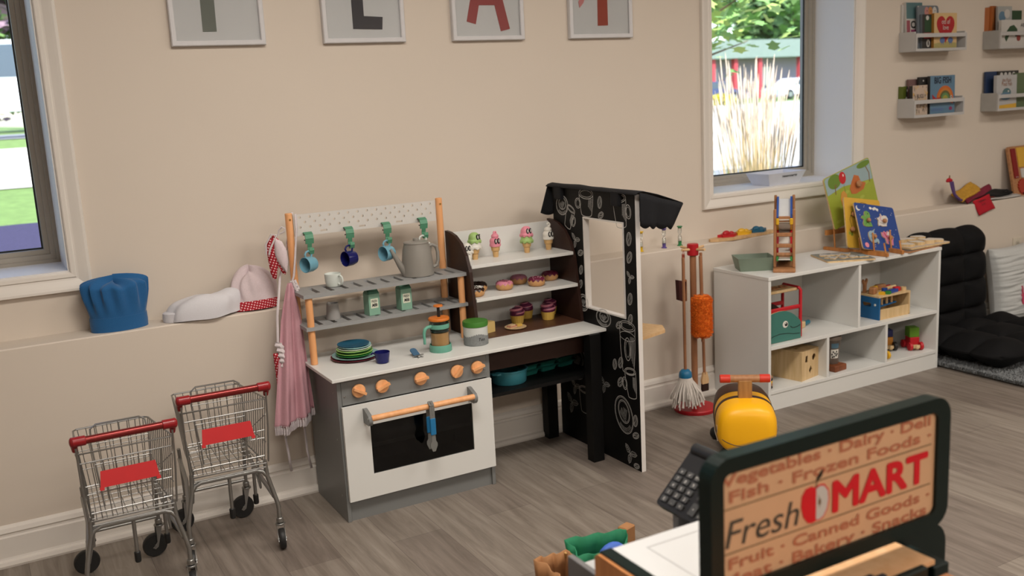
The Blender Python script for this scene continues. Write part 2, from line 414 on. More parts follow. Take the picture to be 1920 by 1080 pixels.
M_leaf = mat('leaf_green', '#7fa860', .7, var=.45, scale=1.5, trans=0)
M_leafy = mat('leaf_yellow_green', '#a8bf6a', .7, var=.35, scale=2)
M_leafd = mat('leaf_dark', '#6f9060', .8, var=.4, scale=2)
M_bark = mat('bark', '#6b5a48', .95, var=.3, scale=10, bump=.8)
def tree(label, x, y, h, cr, cz, n, ms, ls=.16, sq=.8, group='trees outside the windows', seed=1, name='tree', tr=.16):
    rnd = random.Random(seed)
    root = thing(name, label, 'tree', (x, y, gz(x, y)), group=group)
    m = MB(M_bark); m.tube([(0, 0, 0), (.05, 0, h*.3), (0, .05, h*.55), (.1, 0, h*.8)], [tr, tr*.8, tr*.6, tr*.25])
    for k in range(7):
        a = k*2.4; m.tube([(0, 0, h*(.35+.05*k)), (cr*.35*math.cos(a), cr*.35*math.sin(a), h*(.5+.04*k)), (cr*.75*math.cos(a), cr*.75*math.sin(a), h*(.55+.05*k))], [tr*.35, tr*.2, tr*.06], seg=6)
    m.build('trunk', root, local=True)
    m = MB(ms[0]); cl = [(rnd.gauss(0, .5)*cr*.8, rnd.gauss(0, .5)*cr*.8, cz+rnd.gauss(0, .5)*cr*sq) for _ in range(max(12, n//60))]
    for k in range(n):
        c = rnd.choice(cl); s = ls*rnd.uniform(.6, 1.3); p = V(c)+V((rnd.gauss(0, 1), rnd.gauss(0, 1), rnd.gauss(0, .8)))*cr*.17
        A = Mx.Translation(p) @ R(rnd.uniform(0, 6.3)) @ R(rnd.uniform(-1.1, 1.1), 'X')
        m.add([(0, -s, 0), (s*.35, -s*.45, 0), (s*.9, -s*.35, 0), (s*.5, .1*s, 0), (s*.7, s*.6, 0), (0, s*1.0, 0), (-s*.7, s*.6, 0), (-s*.5, .1*s, 0), (-s*.9, -s*.35, 0), (-s*.35, -s*.45, 0)],
              [[0, 1, 3, 5, 7, 9], [1, 2, 3], [3, 4, 5], [5, 6, 7], [7, 8, 9]], rnd.choice(ms), A)
    m.build('foliage', root, local=True); return root
tree('large leafy green tree overhanging the right window top', 6.3, 8.2, 3.6, 1.7, 2.65, 2600, [M_leaf, M_leafy], .075, .42, seed=3, tr=.08)
tree('dense green tree behind the red-trimmed house', 63, 92, 15, 8.0, 8, 2600, [M_leafd, M_leaf], .75, seed=5, tr=.4)
tree('broad dark green tree right of the red-trimmed house', 90, 92, 15, 7.5, 8, 2400, [M_leafd, M_leaf], .75, seed=6, tr=.4)
tree('green shade tree left of the red-trimmed house', 41, 78, 14, 6.5, 7, 2200, [M_leaf, M_leafd], .7, seed=8, tr=.4)
M_pinkleaf = mat('leaf_plum', '#a08898', .8, var=.4, scale=2)
tree('plum-leaved tree above the pickup truck', 2.6, 37, 7, 4.4, 3.6, 3600, [M_pinkleaf, M_pinkleaf, M_leaf], .30, seed=11)
tree('green hedge tree behind the pickup truck', -8.5, 38, 6, 4.0, 2.6, 3200, [M_leafd, M_leaf], .30, seed=12)
# ornamental grasses right outside the right window
M_stalk = mat('straw_stalk', '#c9b184', .85, var=.2, scale=20)
M_blade = mat('grass_blade', '#b3bc68', .8, var=.35, scale=8)
M_plume = mat('straw_plume', '#e8d2bb', .9, var=.2, scale=20)
def tuft(label, x, y, h, rad, n, seed):
    rnd = random.Random(seed)
    root = thing('ornamental_grass', label, 'grass', (x, y, GZ+.016), group='tall feather grasses outside the right window')
    m = MB(M_stalk); pl = MB(M_plume)
    for k in range(n):
        a = rnd.uniform(0, 6.3); r0 = rad*.35*rnd.random(); ln = rnd.uniform(.10, 1)*rad; hh = h*rnd.uniform(.72, 1)
        p0 = V((r0*math.cos(a), r0*math.sin(a), 0)); p2 = p0+V((ln*math.cos(a)*.55, ln*math.sin(a)*.55, hh)); p1 = (p0+p2)/2-V((ln*math.cos(a), ln*math.sin(a), 0))*.08
        m.tube([p0, p1, p2], [.003, .0028, .0018], seg=3)
        d = (p2-p1).normalized(); L_ = rnd.uniform(.16, .3)
        pl.tube([p2-d*.02, p2+d*L_*.3, p2+d*L_*.75, p2+d*L_], [.0018, .0065, .005, .001], seg=5)
    m.build('stems', root, local=True, kind='stuff'); pl.build('plumes', root, local=True, kind='stuff')
    m = MB(M_blade)
    for k in range(n*3):
        a = rnd.uniform(0, 6.3); r0 = rad*.5*rnd.random(); ln = rnd.uniform(.3, 1)*rad; hh = h*rnd.uniform(.3, .72)
        c, s_ = math.cos(a), math.sin(a); w_ = .005
        ps = [V((r0*c, r0*s_, 0)), V(((r0+ln*.3)*c, (r0+ln*.3)*s_, hh*.7)), V(((r0+ln*.8)*c, (r0+ln*.8)*s_, hh*rnd.uniform(.75, 1)))]
        q = V((-s_, c, 0))*w_
        m.add([ps[0]-q, ps[0]+q, ps[1]-q, ps[1]+q, ps[2]], [[0, 1, 3, 2], [2, 3, 4]])
    m.build('blades', root, local=True, kind='stuff')
tuft('tall straw-coloured feather grass clump, left one outside the right window', 5.42, 5.7, 1.5, .42, 100, 21)
tuft('tall straw-coloured feather grass clump, middle one outside the right window', 5.98, 6.45, 1.72, .45, 100, 22)
tuft('tall straw-coloured feather grass clump, nearest the right edge of the right window', 6.35, 5.6, 1.5, .42, 90, 23)
# house across the road
M_brick = mat('mauve_siding', '#9a90a8', .9, var=.1, scale=5)
M_redtr = mat('red_trim', '#b84850', .6)
M_roofg = mat('roof_shingle', '#7f8f88', .9, var=.15, scale=5)
HZ = gz(60, 60)
root = thing('house', 'low mauve house with red porch posts across the street', 'house', (58, 62, HZ))
MB(M_brick).bx(50, 70, 62, 69, HZ, 3.6).build('walls', root)
MB(M_roofg).prism([[(49.2, 3.6), (70.8, 3.6), (66, 5.0), (53, 5.0)]], -7, 1.6, M=plane((0, 61.5, 0), (1, 0, 0), (0, 0, 1))).build('roof', root)
for x in (52.1, 54.4, 57.0, 61.5): MB(M_redtr).bx(x-.17, x+.17, 60.2, 60.6, HZ, 3.6).build('porch_post', root)
for x in (53.2, 55.7, 59, 65): MB(mat('house_window', '#c8d4e0', .2)).bx(x-.7, x+.7, 61.92, 62, 1.4, 2.9).build('window', root)
# vehicles
def car(label, x, y, rz, colr, pickup=False, name='car', group=None):
    root = thing(name, label, 'pickup truck' if pickup else 'car', (x, y, gz(x, y)+.018), rz, group)
    mb_ = mat('paint_'+colr, colr, .25, coat=.6, var=.02)
    L_ = 5.4 if pickup else 4.5; H1 = 1.05 if pickup else .85; H2 = 1.85 if pickup else 1.42
    if pickup: pr = [(-2.7, .5), (2.7, .5), (2.72, .95), (1.5, 1.12), (.75, 1.82), (-.75, 1.85), (-.95, 1.12), (-2.7, 1.12)]
    else: pr = [(-2.2, .35), (2.25, .35), (2.3, .7), (1.2, .9), (.5, 1.38), (-1.1, 1.42), (-1.9, .98), (-2.25, .9)]
    Z0 = plane((0, 0, 0), (1, 0, 0), (0, 0, 1))
    MB(mb_).prism([pr], -.88, .88, M=Z0).build('body', root, local=True)
    g = MB(mat('car_glass', '#4d5c6a', .1))
    if pickup: gl = [(1.25, 1.14), (.72, 1.74), (-.68, 1.76), (-.85, 1.14)]
    else: gl = [(1.0, .93), (.45, 1.32), (-1.05, 1.34), (-1.6, .96)]
    for q0, q1 in ((.881, .889), (-.889, -.881)): MB(g.cur).prism([gl], q0, q1, M=Z0).build('window', root, local=True)
    wx = 1.65 if pickup else 1.35; wr = .4 if pickup else .33
    for sx in (-1, 1):
        for sy in (-1, 1):
            wm = MB(M_rubber); wm.cyl((sx*wx, sy*.74, wr), (sx*wx, sy*.93, wr), wr, seg=24)
            wm.cyl((sx*wx, sy*.93, wr), (sx*wx, sy*.94, wr), wr*.55, m=mat('rim', '#b8bcc0', .3, metal=1), seg=16); wm.build('wheel', root, local=True)
    return root
car('white pickup truck parked beyond the lawn, seen through left window', 1.35, 22, PI, '#dfe6ea', True, 'pickup_truck')
car('white car parked in front of the house, seen through right window', 50.5, 50, PI, '#e4e8ee')
car('dark blue car parked left of the yellow shrub, seen through right window', 43.8, 51, 0, '#3a4a78')
def shrub(label, x, y, r, m1, seed):
    rnd = random.Random(seed); m = MB(m1)
    for k in range(900):
        d = V((rnd.gauss(0, 1), rnd.gauss(0, 1), abs(rnd.gauss(0, 1)))).normalized()*r*rnd.uniform(.75, 1.05); d.z *= .8
        A = Mx.Translation(d) @ R(rnd.uniform(0, 6.3)) @ R(rnd.uniform(-1.4, 1.4), 'X'); s = r*.09
        m.add([(-s, -s*.5, 0), (s, -s*.5, 0), (0, s, 0)], [[0, 1, 2]], None, A)
    m.sph((0, 0, 0), (r*.9, r*.9, r*.72), mat('shrub_core', '#5d6b2c', .9), seg=12, rings=8)
    single(m, 'shrub', label, 'shrub', (x, y, gz(x, y)+.01), group='low yellow shrubs by the road')
M_yel = mat('leaf_gold', '#cfc238', .8, var=.3, scale=6)
shrub('round yellow-leaved shrub beside the road left of the grasses', 39.6, 45, .85, M_yel, 1)
shrub('small yellow-green shrub at the left edge of the right window', 37.6, 45, .7, M_leafy, 2)
# ------------------------------------------------------------------ play kitchen with cafe side
CT = .537                                    # worktop surface height
K = thing('play_kitchen', 'grey and white wooden play kitchen joined to a dark cafe counter', 'play kitchen', (1.5, 3.3, 0))
# cabinet
m = MB(M_grey)
m.bx(1.008, 1.023, 3.13, 3.462, 0, .522, bev=.001); m.bx(1.590, 1.605, 3.13, 3.462, 0, .522, bev=.001)
m.bx(1.023, 1.590, 3.448, 3.46, .02, .52); m.bx(1.023, 1.590, 3.15, 3.448, .07, .085); m.bx(1.023, 1.590, 3.15, 3.448, .430, .442)
m.bx(1.023, 1.590, 3.138, 3.15, 0, .082)
for z in (.09, .30, .47): m.cyl((1.0078, 3.17, z), (1.0070, 3.17, z), .0035, m=M_screw, seg=10)
m.build('cabinet_body', K)
m = MB(M_grey); m.bx(1.023, 1.590, 3.128, 3.14, .430, .521, bev=.001)
for x in (1.033, 1.582): m.cyl((x, 3.1285, .462), (x, 3.1265, .462), .0035, m=M_screw, seg=10)
m.build('control_panel', K)
MB(mat('oven_rack_grey', (.55, .56, .55), .4)).bx(1.024, 1.589, 3.15, 3.44, .250, .264).build('oven_shelf', K)
m = MB(M_white).prism([frm(1.016, 1.600, .080, .427), frm(1.112, 1.514, .165, .348)], 0, .014, M=XZ((0, 3.1265, 0))); d = m.build('oven_door', K)
MB(M_ovenglass).bx(1.108, 1.518, 3.117, 3.121, .160, .353).build('oven_window', d)
m = MB(M_pine).cyl((1.10, 3.062, .387), (1.500, 3.062, .387), .0105, seg=20); d2 = m.build('towel_bar', d)
for x in (1.096, 1.504):
    pr = [(0, -.026), (0, .026), (-.012, .026), (-.052, .010), (-.060, -.003), (-.058, -.016), (-.048, -.026)]
    m = MB(M_grey).prism([[(3.1125+a, .387+b_) for a, b_ in pr]], x-.007, x+.007, M=plane((0, 0, 0), (0, 1, 0), (0, 0, 1)))
    m.cyl((x-.0085 if x < 1.2 else x+.0085, 3.062, .387), (x-.007 if x < 1.2 else x+.007, 3.062, .387), .004, m=M_screw, seg=10)
    m.build('bar_bracket', d)
for x, a in ((1.084, -.5), (1.172, .35), (1.320, .1), (1.465, .8), (1.549, .25)):
    A = plane((x, 3.128, .476), (1, 0, 0), (0, 0, 1))
    m = MB(M_pine); m.lathe([(.0225, 0), (.0245, .003), (.0245, .009), (.022, .012), (0.0001, .0125)], M=A, seg=32)
    m.prism([[(-.024, -.004), (.026, -.0045), (.026, .0045), (-.024, .004)]], .010, .023, M=A @ R(a)); m.build('oven_knob', K)
# worktop and cafe floor board
MB(M_white).bx(.984, 2.118, 3.100, 3.498, CT-.012, CT, bev=.0012).build('worktop', K)
# hutch posts
for x in (1.003, 1.612): MB(M_pine).cyl((x, 3.345, CT), (x, 3.345, .784), .0130, seg=20).build('front_post', K)
for x in (1.000, 1.604):
    m = MB(M_pine).cyl((x, 3.486, CT), (x, 3.486, 1.078), .0135, seg=20); m.cyl((x, 3.4735, 1.055), (x, 3.4715, 1.055), .004, m=mat('brass', (.5, .3, .08), .3, metal=1), seg=10)
    m.build('rear_post', K)
def slotted(z0, z1):
    hs = []
    for k in range(11):
        x = 1.036+k*.0545; hs.append([(x, 3.352), (x+.0165, 3.352), (x+.0165, 3.458), (x, 3.458)])
    return MB(M_grey2).prism([[(.980, 3.326), (1.636, 3.326), (1.636, 3.498), (.980, 3.498)]]+hs, z0, z1)
slotted(.784, .797).build('plate_rack', K)
slotted(.665, .678).build('plate_rack', K)
# pegboard
hs = []
for r_ in range(3):
    for k in range(15):
        x = 1.040+k*.0375-(.0187 if r_ == 1 else 0)
        if 1.022 < x < 1.582: hs.append(circ(x, 1.0585-r_*.0185+.0, .0050, 12))
sl = [1.128, 1.280, 1.432]
for x in sl: hs.append(rect(x-.013, .999, x+.013, 1.006))
m = MB(mat('pegboard_white', (.60, .58, .55), .45)).prism([frm(1.016, 1.590, .990, 1.070)]+hs, 0, .007, M=XZ((0, 3.494, 0)))
m.build('pegboard', K)
# cafe side panels
def sidepan(x0, x1, pts, name, mt=None): MB(mt or M_brown).prism([pts], x0, x1, M=plane((0, 0, 0), (0, 1, 0), (0, 0, 1))).build(name, K)
arc = [(3.498, CT), (3.262, CT), (3.268, .60), (3.300, .80), (3.325, .86), (3.365, .905), (3.415, .932), (3.46, .942), (3.498, .944)]
sidepan(1.628, 1.641, arc, 'cafe_side_panel'); sidepan(2.105, 2.118, arc, 'cafe_side_panel')
MB(M_white).bx(1.641, 2.105, 3.488, 3.498, CT, .934).build('cafe_back_panel', K)
MB(M_white).bx(1.641, 2.105, 3.300, 3.488, .811, .824, bev=.001).build('cafe_shelf', K)
MB(M_white).bx(1.641, 2.105, 3.275, 3.488, .683, .696, bev=.001).build('cafe_shelf', K)
MB(mat('brown_laminate', (.085, .036, .020), .4, var=.1)).bx(1.641, 2.105, 3.262, 3.488, CT, CT+.004).build('cafe_base_board', K)
m = MB(M_screw)
# lower cafe frame
MB(M_brown).bx(1.606, 2.100, 3.165, 3.180, .438, CT-.012).build('apron_rail', K)
MB(M_brown).bx(1.606, 2.100, 3.470, 3.484, .345, CT-.012).build('rear_panel', K)
MB(M_black).bx(1.606, 2.100, 3.150, 3.470, .336, .350).build('lower_shelf', K)
for y in (3.085, 3.43): MB(M_black).bx(2.028, 2.078, y, y+.045, 0, CT-.012).build('leg', K)
# chalkboard wall with window hole
PX = 2.120
P = plane((PX, 0, 0), (0, -1, 0), (0, 0, 1))           # x axis towards the room, normal to -X
def U_(y): return -y
outer = [(U_(3.468), 0), (U_(2.892), 0), (U_(2.892), 1.078), (U_(3.468), 1.078)]
hole = [(U_(3.236), .602), (U_(2.970), .602), (U_(2.970), .966), (U_(3.236), .966)]
m = MB(M_chalkb).prism([outer, hole], -.020, 0, M=P, side=mat('white_edge', (.66, .63, .60), .5))
def cup(m, cx, cy, w_, h_, hs_=1, tilt=0, lines=True, rim=True):
    A = P @ T(cx, cy, 0) @ R(tilt)
    def rb(p, t=.0022, c=False): m.rib(p, t*1.3, A, M_chalk, closed=c)
    rb(circ(0, h_/2, w_/2, 26, w_*.20), c=True); rb(circ(0, h_/2, w_*.40, 22, w_*.13), .0015, True)
    rb([(-w_/2, h_/2), (-w_*.46, 0), (-w_*.36, -h_*.45)]+circ(0, -h_*.45, w_*.36, 12, w_*.10, PI, 2*PI)+[(w_*.46, 0), (w_/2, h_/2)])
    rb(circ(-hs_*w_*.60, .02*h_, w_*.2, 16, h_*.24, rot=0), .0022, True); rb(circ(-hs_*w_*.60, .02*h_, w_*.13, 14, h_*.17), .0014, True)
    for k in range(5): rb([(w_*(.40-.05*k), h_*.30), (w_*(.34-.05*k), -h_*.30+h_*.05*k)], .0012)
def bean(m, cx, cy, r, a):
    A = P @ T(cx, cy, 0) @ R(a)
    m.rib(circ(0, 0, r, 20, r*.58), .0020, A, M_chalk, closed=True); m.rib(circ(0, 0, r*.82, 18, r*.42), .0011, A, M_chalk, closed=True)
    m.rib([(-r, 0), (-r*.4, r*.1), (r*.2, -r*.1), (r, 0)], .0020, A, M_chalk)
    for k in (-1, 1): m.rib([(-r*.6, k*r*.22), (0, k*r*.3), (r*.6, k*r*.2)], .0011, A, M_chalk)
def latte(m, cx, cy, r, ry, a=0):
    A = P @ T(cx, cy, 0) @ R(a)
    for q, t_ in ((1, .0024), (.93, .0012), (.62, .0022), (.55, .0012)): m.rib(circ(0 if q > .8 else r*.08, 0 if q > .8 else ry*.16, r*q, 30, ry*q), t_, A, M_chalk, closed=True)
    for k in range(1, 5): m.rib([(-r*.1*k, ry*(.45-.06*k)), (0, ry*(.16-.13*k)), (r*.1*k+r*.06, ry*(.45-.06*k))], .0018, A, M_chalk)
    for k in range(3): m.rib(circ(0, 0, r*(.70+.07*k), 12, ry*(.70+.07*k), PI*1.15, PI*1.7), .0010, A, M_chalk)
def leaf3(m, cx, cy, s_):
    for a in (.1, 2.3, 4.5):
        A = P @ T(cx, cy, 0) @ R(a)
        m.rib([(0, 0), (s_*.3, s_*.26), (s_*.75, s_*.2), (s_, 0), (s_*.7, -s_*.2), (s_*.3, -s_*.22)], .0018, A, M_chalk, closed=True); m.rib([(0, 0), (s_, 0)], .0014, A, M_chalk)
        for k in range(4):
            for q in (-1, 1): m.rib([(s_*.18*(k+1), 0), (s_*(.18*(k+1)+.12), q*s_*.16)], .0012, A, M_chalk)
# below the window hole
cup(m, U_(2.962), .475, .10, .19, 0.01); m.rib(circ(U_(2.962), .53, .05, 20, .018), .002, P, M_chalk, closed=True)
cup(m, U_(2.945), .34, .072, .105, 1, .12); latte(m, U_(3.000), .205, .058, .076, .35); leaf3(m, U_(2.965), .055, .045)
for y, z, r_, a in ((3.012, .415, .024, 1.2), (3.018, .335, .024, .9), (2.925, .20, .024, 1.4), (2.925, .14, .021, .4), (3.052, .40, .022, 1.4), (2.925, .015, .018, .2), (3.015, .565, .022, .5), (2.94, .60, .022, 1.2)): bean(m, U_(y), z, r_, a)
latte(m, U_(3.12), .575, .05, .035, 0); latte(m, U_(3.33), .35, .075, .075, .2); cup(m, U_(3.28), .19, .075, .10, -1); leaf3(m, U_(3.38), .16, .05); leaf3(m, U_(3.13), .30, .04)
latte(m, U_(3.20), .11, .05, .07, .3); leaf3(m, U_(3.35), .24, .04)
# beside and above the window hole
for y, z, r_, a in ((2.935, .91, .026, 1.4), (2.935, .84, .024, 1.1), (2.938, .68, .024, 1.3), (3.27, .75, .02, 1.2), (3.278, .69, .02, 1.0), (3.27, .82, .020, .3), (3.12, 1.035, .024, 1.4), (3.115, .985, .020, .5)): bean(m, U_(y), z, r_, a)
leaf3(m, U_(3.305), .87, .035); latte(m, U_(3.395), 1.005, .045, .040, .2); cup(m, U_(3.345), .955, .06, .085, -1, -.4); cup(m, U_(3.215), 1.020, .10, .085, 1); cup(m, U_(2.985), 1.005, .085, .11, -1, .1)
leaf3(m, U_(2.935), .765, .028); latte(m, U_(3.262), .615, .035, .035)
pan = m.build('chalkboard_wall', K, label='black chalkboard panel with coffee cup drawings and a cut-out window')
m = MB(mat('white_edge', 0)); sweep_pts = [(U_(3.236), .602), (U_(2.970), .602), (U_(2.970), .966), (U_(3.236), .966)]
def off(pp, o): return [(pp[0][0]-o, pp[0][1]-o), (pp[1][0]+o, pp[1][1]-o), (pp[2][0]+o, pp[2][1]+o), (pp[3][0]-o, pp[3][1]+o)]
m.prism([off(sweep_pts, .004), off(sweep_pts, -.002)], -.022, .004, M=P); m.build('window_trim', pan)
# fabric awning over the chalkboard wall
ys = [2.862+(3.492-2.862)*i/24 for i in range(25)]
m = MB(M_blackfab); vs = []; fs = []
prof = [(2.104, 1.079), (2.108, 1.083), (2.114, 1.087), (2.135, 1.090), (2.20, 1.072), (2.26, 1.052), (2.318, 1.030)]
nv = len(prof)
for i, y in enumerate(ys):
    for j, (x, z) in enumerate(prof): vs.append((x, y, z+.004*noise.noise((x*12, y*9, 1))*(1 if 0 < j < nv-1 else .3)))
for i in range(24):
    for j in range(nv-1): fs.append([i*nv+j, (i+1)*nv+j, (i+1)*nv+j+1, i*nv+j+1])
m.add(vs, fs, smooth=True)
def valance(p0, p1, ztop0, ztop1, drop, n, scallops, in0=(0, 0), in1=(0, 0)):
    vs = []; fs = []
    for i in range(n+1):
        f_ = i/n; x = p0[0]+(p1[0]-p0[0])*f_; y = p0[1]+(p1[1]-p0[1])*f_; zt = ztop0+(ztop1-ztop0)*f_
        sx_ = in0[0]+(in1[0]-in0[0])*f_; sy_ = in0[1]+(in1[1]-in0[1])*f_
        zb = drop(f_)-abs(math.sin(PI*scallops*f_))*.010
        for q in range(6):
            g = q/5; vs.append((x+sx_*g+.003*math.sin(9*f_+g), y+sy_*g+.006*math.sin(13*f_+1)*g, zt+(zb-zt)*g))
    for i in range(n):
        for q in range(5): fs.append([i*6+q, (i+1)*6+q, (i+1)*6+q+1, i*6+q+1])
    m.add(vs, fs, smooth=True)
valance((2.318, 2.862), (2.318, 3.492), 1.030, 1.030, lambda f_: .950, 72, 9, (-.036, .012), (-.036, 0))
valance((2.120, 2.862), (2.318, 2.862), 1.088, 1.030, lambda f_: .966-.022*f_, 40, 4, (0, 0), (-.036, .012))
valance((2.112, 3.492), (2.318, 3.492), 1.086, 1.030, lambda f_: .970-.012*f_, 24, 3, (-.040, 0), (-.036, 0))
o = m.build('awning', K); md = o.modifiers.new('thick', 'SOLIDIFY'); md.thickness = .003
for y in (3.405, 3.000):
    m = MB(M_blackfab); m.box((2.112, y, 1.058), (.020, .052, .058), bev=.008, seg=2); m.build('awning_strap', o)
# little beech shelf on the far side of the wall
m = MB(M_beech); m.prism([[(2.122, 2.98), (2.37, 3.05), (2.41, 3.12), (2.37, 3.20), (2.122, 3.24)]], .487, .500)
m.prism([[(2.122, .487), (2.30, .487), (2.122, .40)]], -.008, .008, M=plane((0, 3.11, 0), (1, 0, 0), (0, 0, 1)))
m.build('side_shelf', K, label='pale wooden ledge on the outer side of the chalkboard wall')
# ------------------------------------------------------------------ things on the play kitchen
M_sage = mat('sage_green_plastic', '#4f8a6c', .42)
M_mug1 = mat('light_blue_mug', (.16, .36, .46), .22); M_mug2 = mat('navy_mug', (.008, .010, .10), .2); M_mug3 = mat('white_mug', (.62, .66, .62), .25)
HK = [(1.062, .972), (1.219, .975), (1.370, .976), (1.522, .978)]
MUGM = [M_mug1, M_mug2, M_mug1, M_mug3]
HL = ['green S-shaped hook at the left end of the pegboard holding a light blue mug', 'green S-shaped hook holding the navy mug on the pegboard', 'green S-shaped hook holding the light blue mug near the grey kettle', 'green S-shaped hook at the right end of the pegboard above the kettle']
ML = ['light blue toy mug hanging leftmost from the pegboard', 'navy blue toy mug hanging from the second green hook', 'light blue toy mug hanging beside the spout of the grey kettle', 'white toy mug hanging behind the grey kettle']
def hook_mb():
    m = MB(M_sage)
    pts = [(0, .020, .022), (0, .004, .026), (0, -.018, .022), (0, -.026, .008), (0, -.022, -.008), (0, -.014, -.016)]
    def band(pts, w_, t_=.002):
        for a, b_ in zip(pts, pts[1:]):
            a = V(a); b_ = V(b_); d = b_-a; n_ = V((0, -d.z, d.y)).normalized()*t_
            m.add([a+V((w_, 0, 0))+n_, a-V((w_, 0, 0))+n_, b_-V((w_, 0, 0))+n_, b_+V((w_, 0, 0))+n_, a+V((w_, 0, 0))-n_, a-V((w_, 0, 0))-n_, b_-V((w_, 0, 0))-n_, b_+V((w_, 0, 0))-n_],
                  [[0, 3, 2, 1], [4, 5, 6, 7], [0, 4, 7, 3], [1, 2, 6, 5], [0, 1, 5, 4], [3, 7, 6, 2]])
    band([(0, .008, .026), (0, -.006, .030), (0, -.020, .024), (0, -.026, .008), (0, -.022, -.010)], .0155)
    band([(0, -.022, -.010), (0, -.018, -.024), (0, -.020, -.036)], .008)
    band([(0, -.020, -.036), (0, -.026, -.046), (0, -.036, -.046), (0, -.042, -.034), (0, -.040, -.024)], .0085)
    m.cyl((-.019, -.020, .004), (-.0155, -.020, .004), .0025, m=M_rubber, seg=8)
    return m
def mug_mb(mt, hanging=True):
    # mug axis along local +Z (opening up), handle towards +X
    m = MB(mt); m.lathe([(.019, 0), (.024, .002), (.0285, .018), (.0290, .046), (.0278, .047), (.0268, .045), (.0262, .018), (.020, .005), (.0001, .004)], seg=32)
    return m
def handle_mb(mt):
    return MB(mt).tube([(.027, 0, .038), (.037, 0, .042), (.046, 0, .036), (.049, 0, .025), (.045, 0, .014), (.036, 0, .009), (.026, 0, .012)], .0038, seg=8)
hk0 = None
for i, (x, z) in enumerate(HK):
    if hk0 is None: hk0 = single(hook_mb(), 'mug_hook', HL[0], 'hook', (x, 3.484, z), group='green hooks on the pegboard')
    else: dup(hk0, (x, 3.484, z), label=HL[i])
    # hangs by its handle: handle up (+Z), opening towards the left
    yw = [.45, .30, .35, .2][i]
    A = T(x-.010, 3.446, z-.083) @ R(yw) @ Mx(((0, 0, -1, .020), (0, 1, 0, 0), (1, 0, 0, -.0005), (0, 0, 0, 1)))
    t_ = thing('toy_mug', ML[i], 'mug', M=A, group='mugs hanging from the pegboard')
    mug_mb(MUGM[i]).build('cup_body', t_, local=True); handle_mb(MUGM[i]).build('handle', t_, local=True)
A = T(1.128, 3.43, .797) @ R(-1.15) @ Mx.Scale(1.05, 4)
t_ = thing('toy_cup', 'white toy cup standing on the upper grey plate rack', 'cup', M=A)
mug_mb(M_mug3).build('cup_body', t_, local=True); handle_mb(M_mug3).build('handle', t_, local=True)
# kettle
M_ket = mat('taupe_metal', (.25, .235, .21), .38, var=.03)
t_ = thing('toy_kettle', 'tall taupe toy coffee kettle with long spout on upper rack', 'kettle', (1.465, 3.415, .797), -.05)
m = MB(M_ket); m.lathe([(.060, 0), (.0625, .002), (.0605, .050), (.0545, .100), (.0475, .124), (.0475, .126), (.046, .126), (.0001, .124)], seg=40); m.build('body', t_, local=True)
m = MB(M_ket); m.lathe([(.0485, .124), (.0492, .128), (.047, .131), (.020, .134), (.0001, .1345)], seg=40); m.lathe([(.011, .134), (.012, .139), (.011, .144), (.0001, .145)], seg=20); m.build('lid', t_, local=True)
MB(M_ket).tube([(-.050, 0, .016), (-.070, -.002, .045), (-.088, -.004, .078), (-.106, -.005, .112)], [.018, .0125, .009, .0055], seg=14).build('spout', t_, local=True)
MB(M_ket).tube([(.046, 0, .108), (.064, .0, .112), (.080, 0, .104), (.086, 0, .082), (.086, 0, .050), (.080, 0, .030), (.068, 0, .025), (.052, 0, .027)], .0068, seg=12).build('handle', t_, local=True)
# grey creamer jug + milk cartons on the lower rack
t_ = thing('toy_jug', 'small grey toy milk jug on the lower grey plate rack', 'jug', (1.112, 3.415, .678))
M_jug = mat('light_grey_plastic', (.33, .32, .31), .45)
m = MB(M_jug); m.lathe([(.026, 0), (.027, .002), (.0235, .040), (.0215, .060), (.020, .060), (.0215, .040), (.0001, .004)], seg=28); m.build('body', t_, local=True)
MB(M_jug).tube([(-.014, -.012, .058), (-.019, -.013, .064), (-.023, -.014, .068)], [.008, .006, .003], seg=10).build('spout', t_, local=True)
M_milk = mat('milk_green', '#7fa893', .5); M_milkd = mat('milk_green_dark', '#4f7c67', .5); M_lbl = mat('label_cream', '#d8dac6', .6); M_ink = mat('ink', (.012, .012, .014), .7)
def milk_things(t_):
    t_.scale = (.80, .80, 1.0)
    m = MB(M_milk); m.bx(-.0285, .0285, -.0285, .0285, 0, .082, bev=.0015)
    A = XZ((0, -.0287, 0)); m.build('carton_body', t_, local=True)
    m = MB(M_milkd); m.add([(-.0285, -.0285, .082), (.0285, -.0285, .082), (.0285, .0285, .082), (-.0285, .0285, .082), (-.026, -.003, .102), (.026, -.003, .102), (.026, .003, .102), (-.026, .003, .102)],
        [[0, 1, 5, 4], [2, 3, 7, 6], [1, 2, 6, 5], [3, 0, 4, 7]])
    m.bx(-.027, .027, -.003, .003, .100, .110); m.build('gable_top', t_, local=True)
    m = MB(M_lbl); m.prism([rect(-.019, .028, .019, .064)], 0, .0006, M=A)
    m.text('FRESH', .0135, A @ T(0, .0495, 0), M_ink, .0012, ax='CENTER', off=.0002, sx=.8); m.text('Milk', .0165, A @ T(0, .034, 0), M_ink, .0012, shear=.25, ax='CENTER', off=.0006)
    m.build('label', t_, local=True)
t_ = thing('milk_carton', 'green toy milk carton under the pegboard, left one on the lower rack', 'milk carton', (1.255, 3.385, .678), .10, group='toy milk cartons'); milk_things(t_)
dup(t_, (1.388, 3.390, .678), .06, label='green toy milk carton, right one on the lower rack under the kettle')
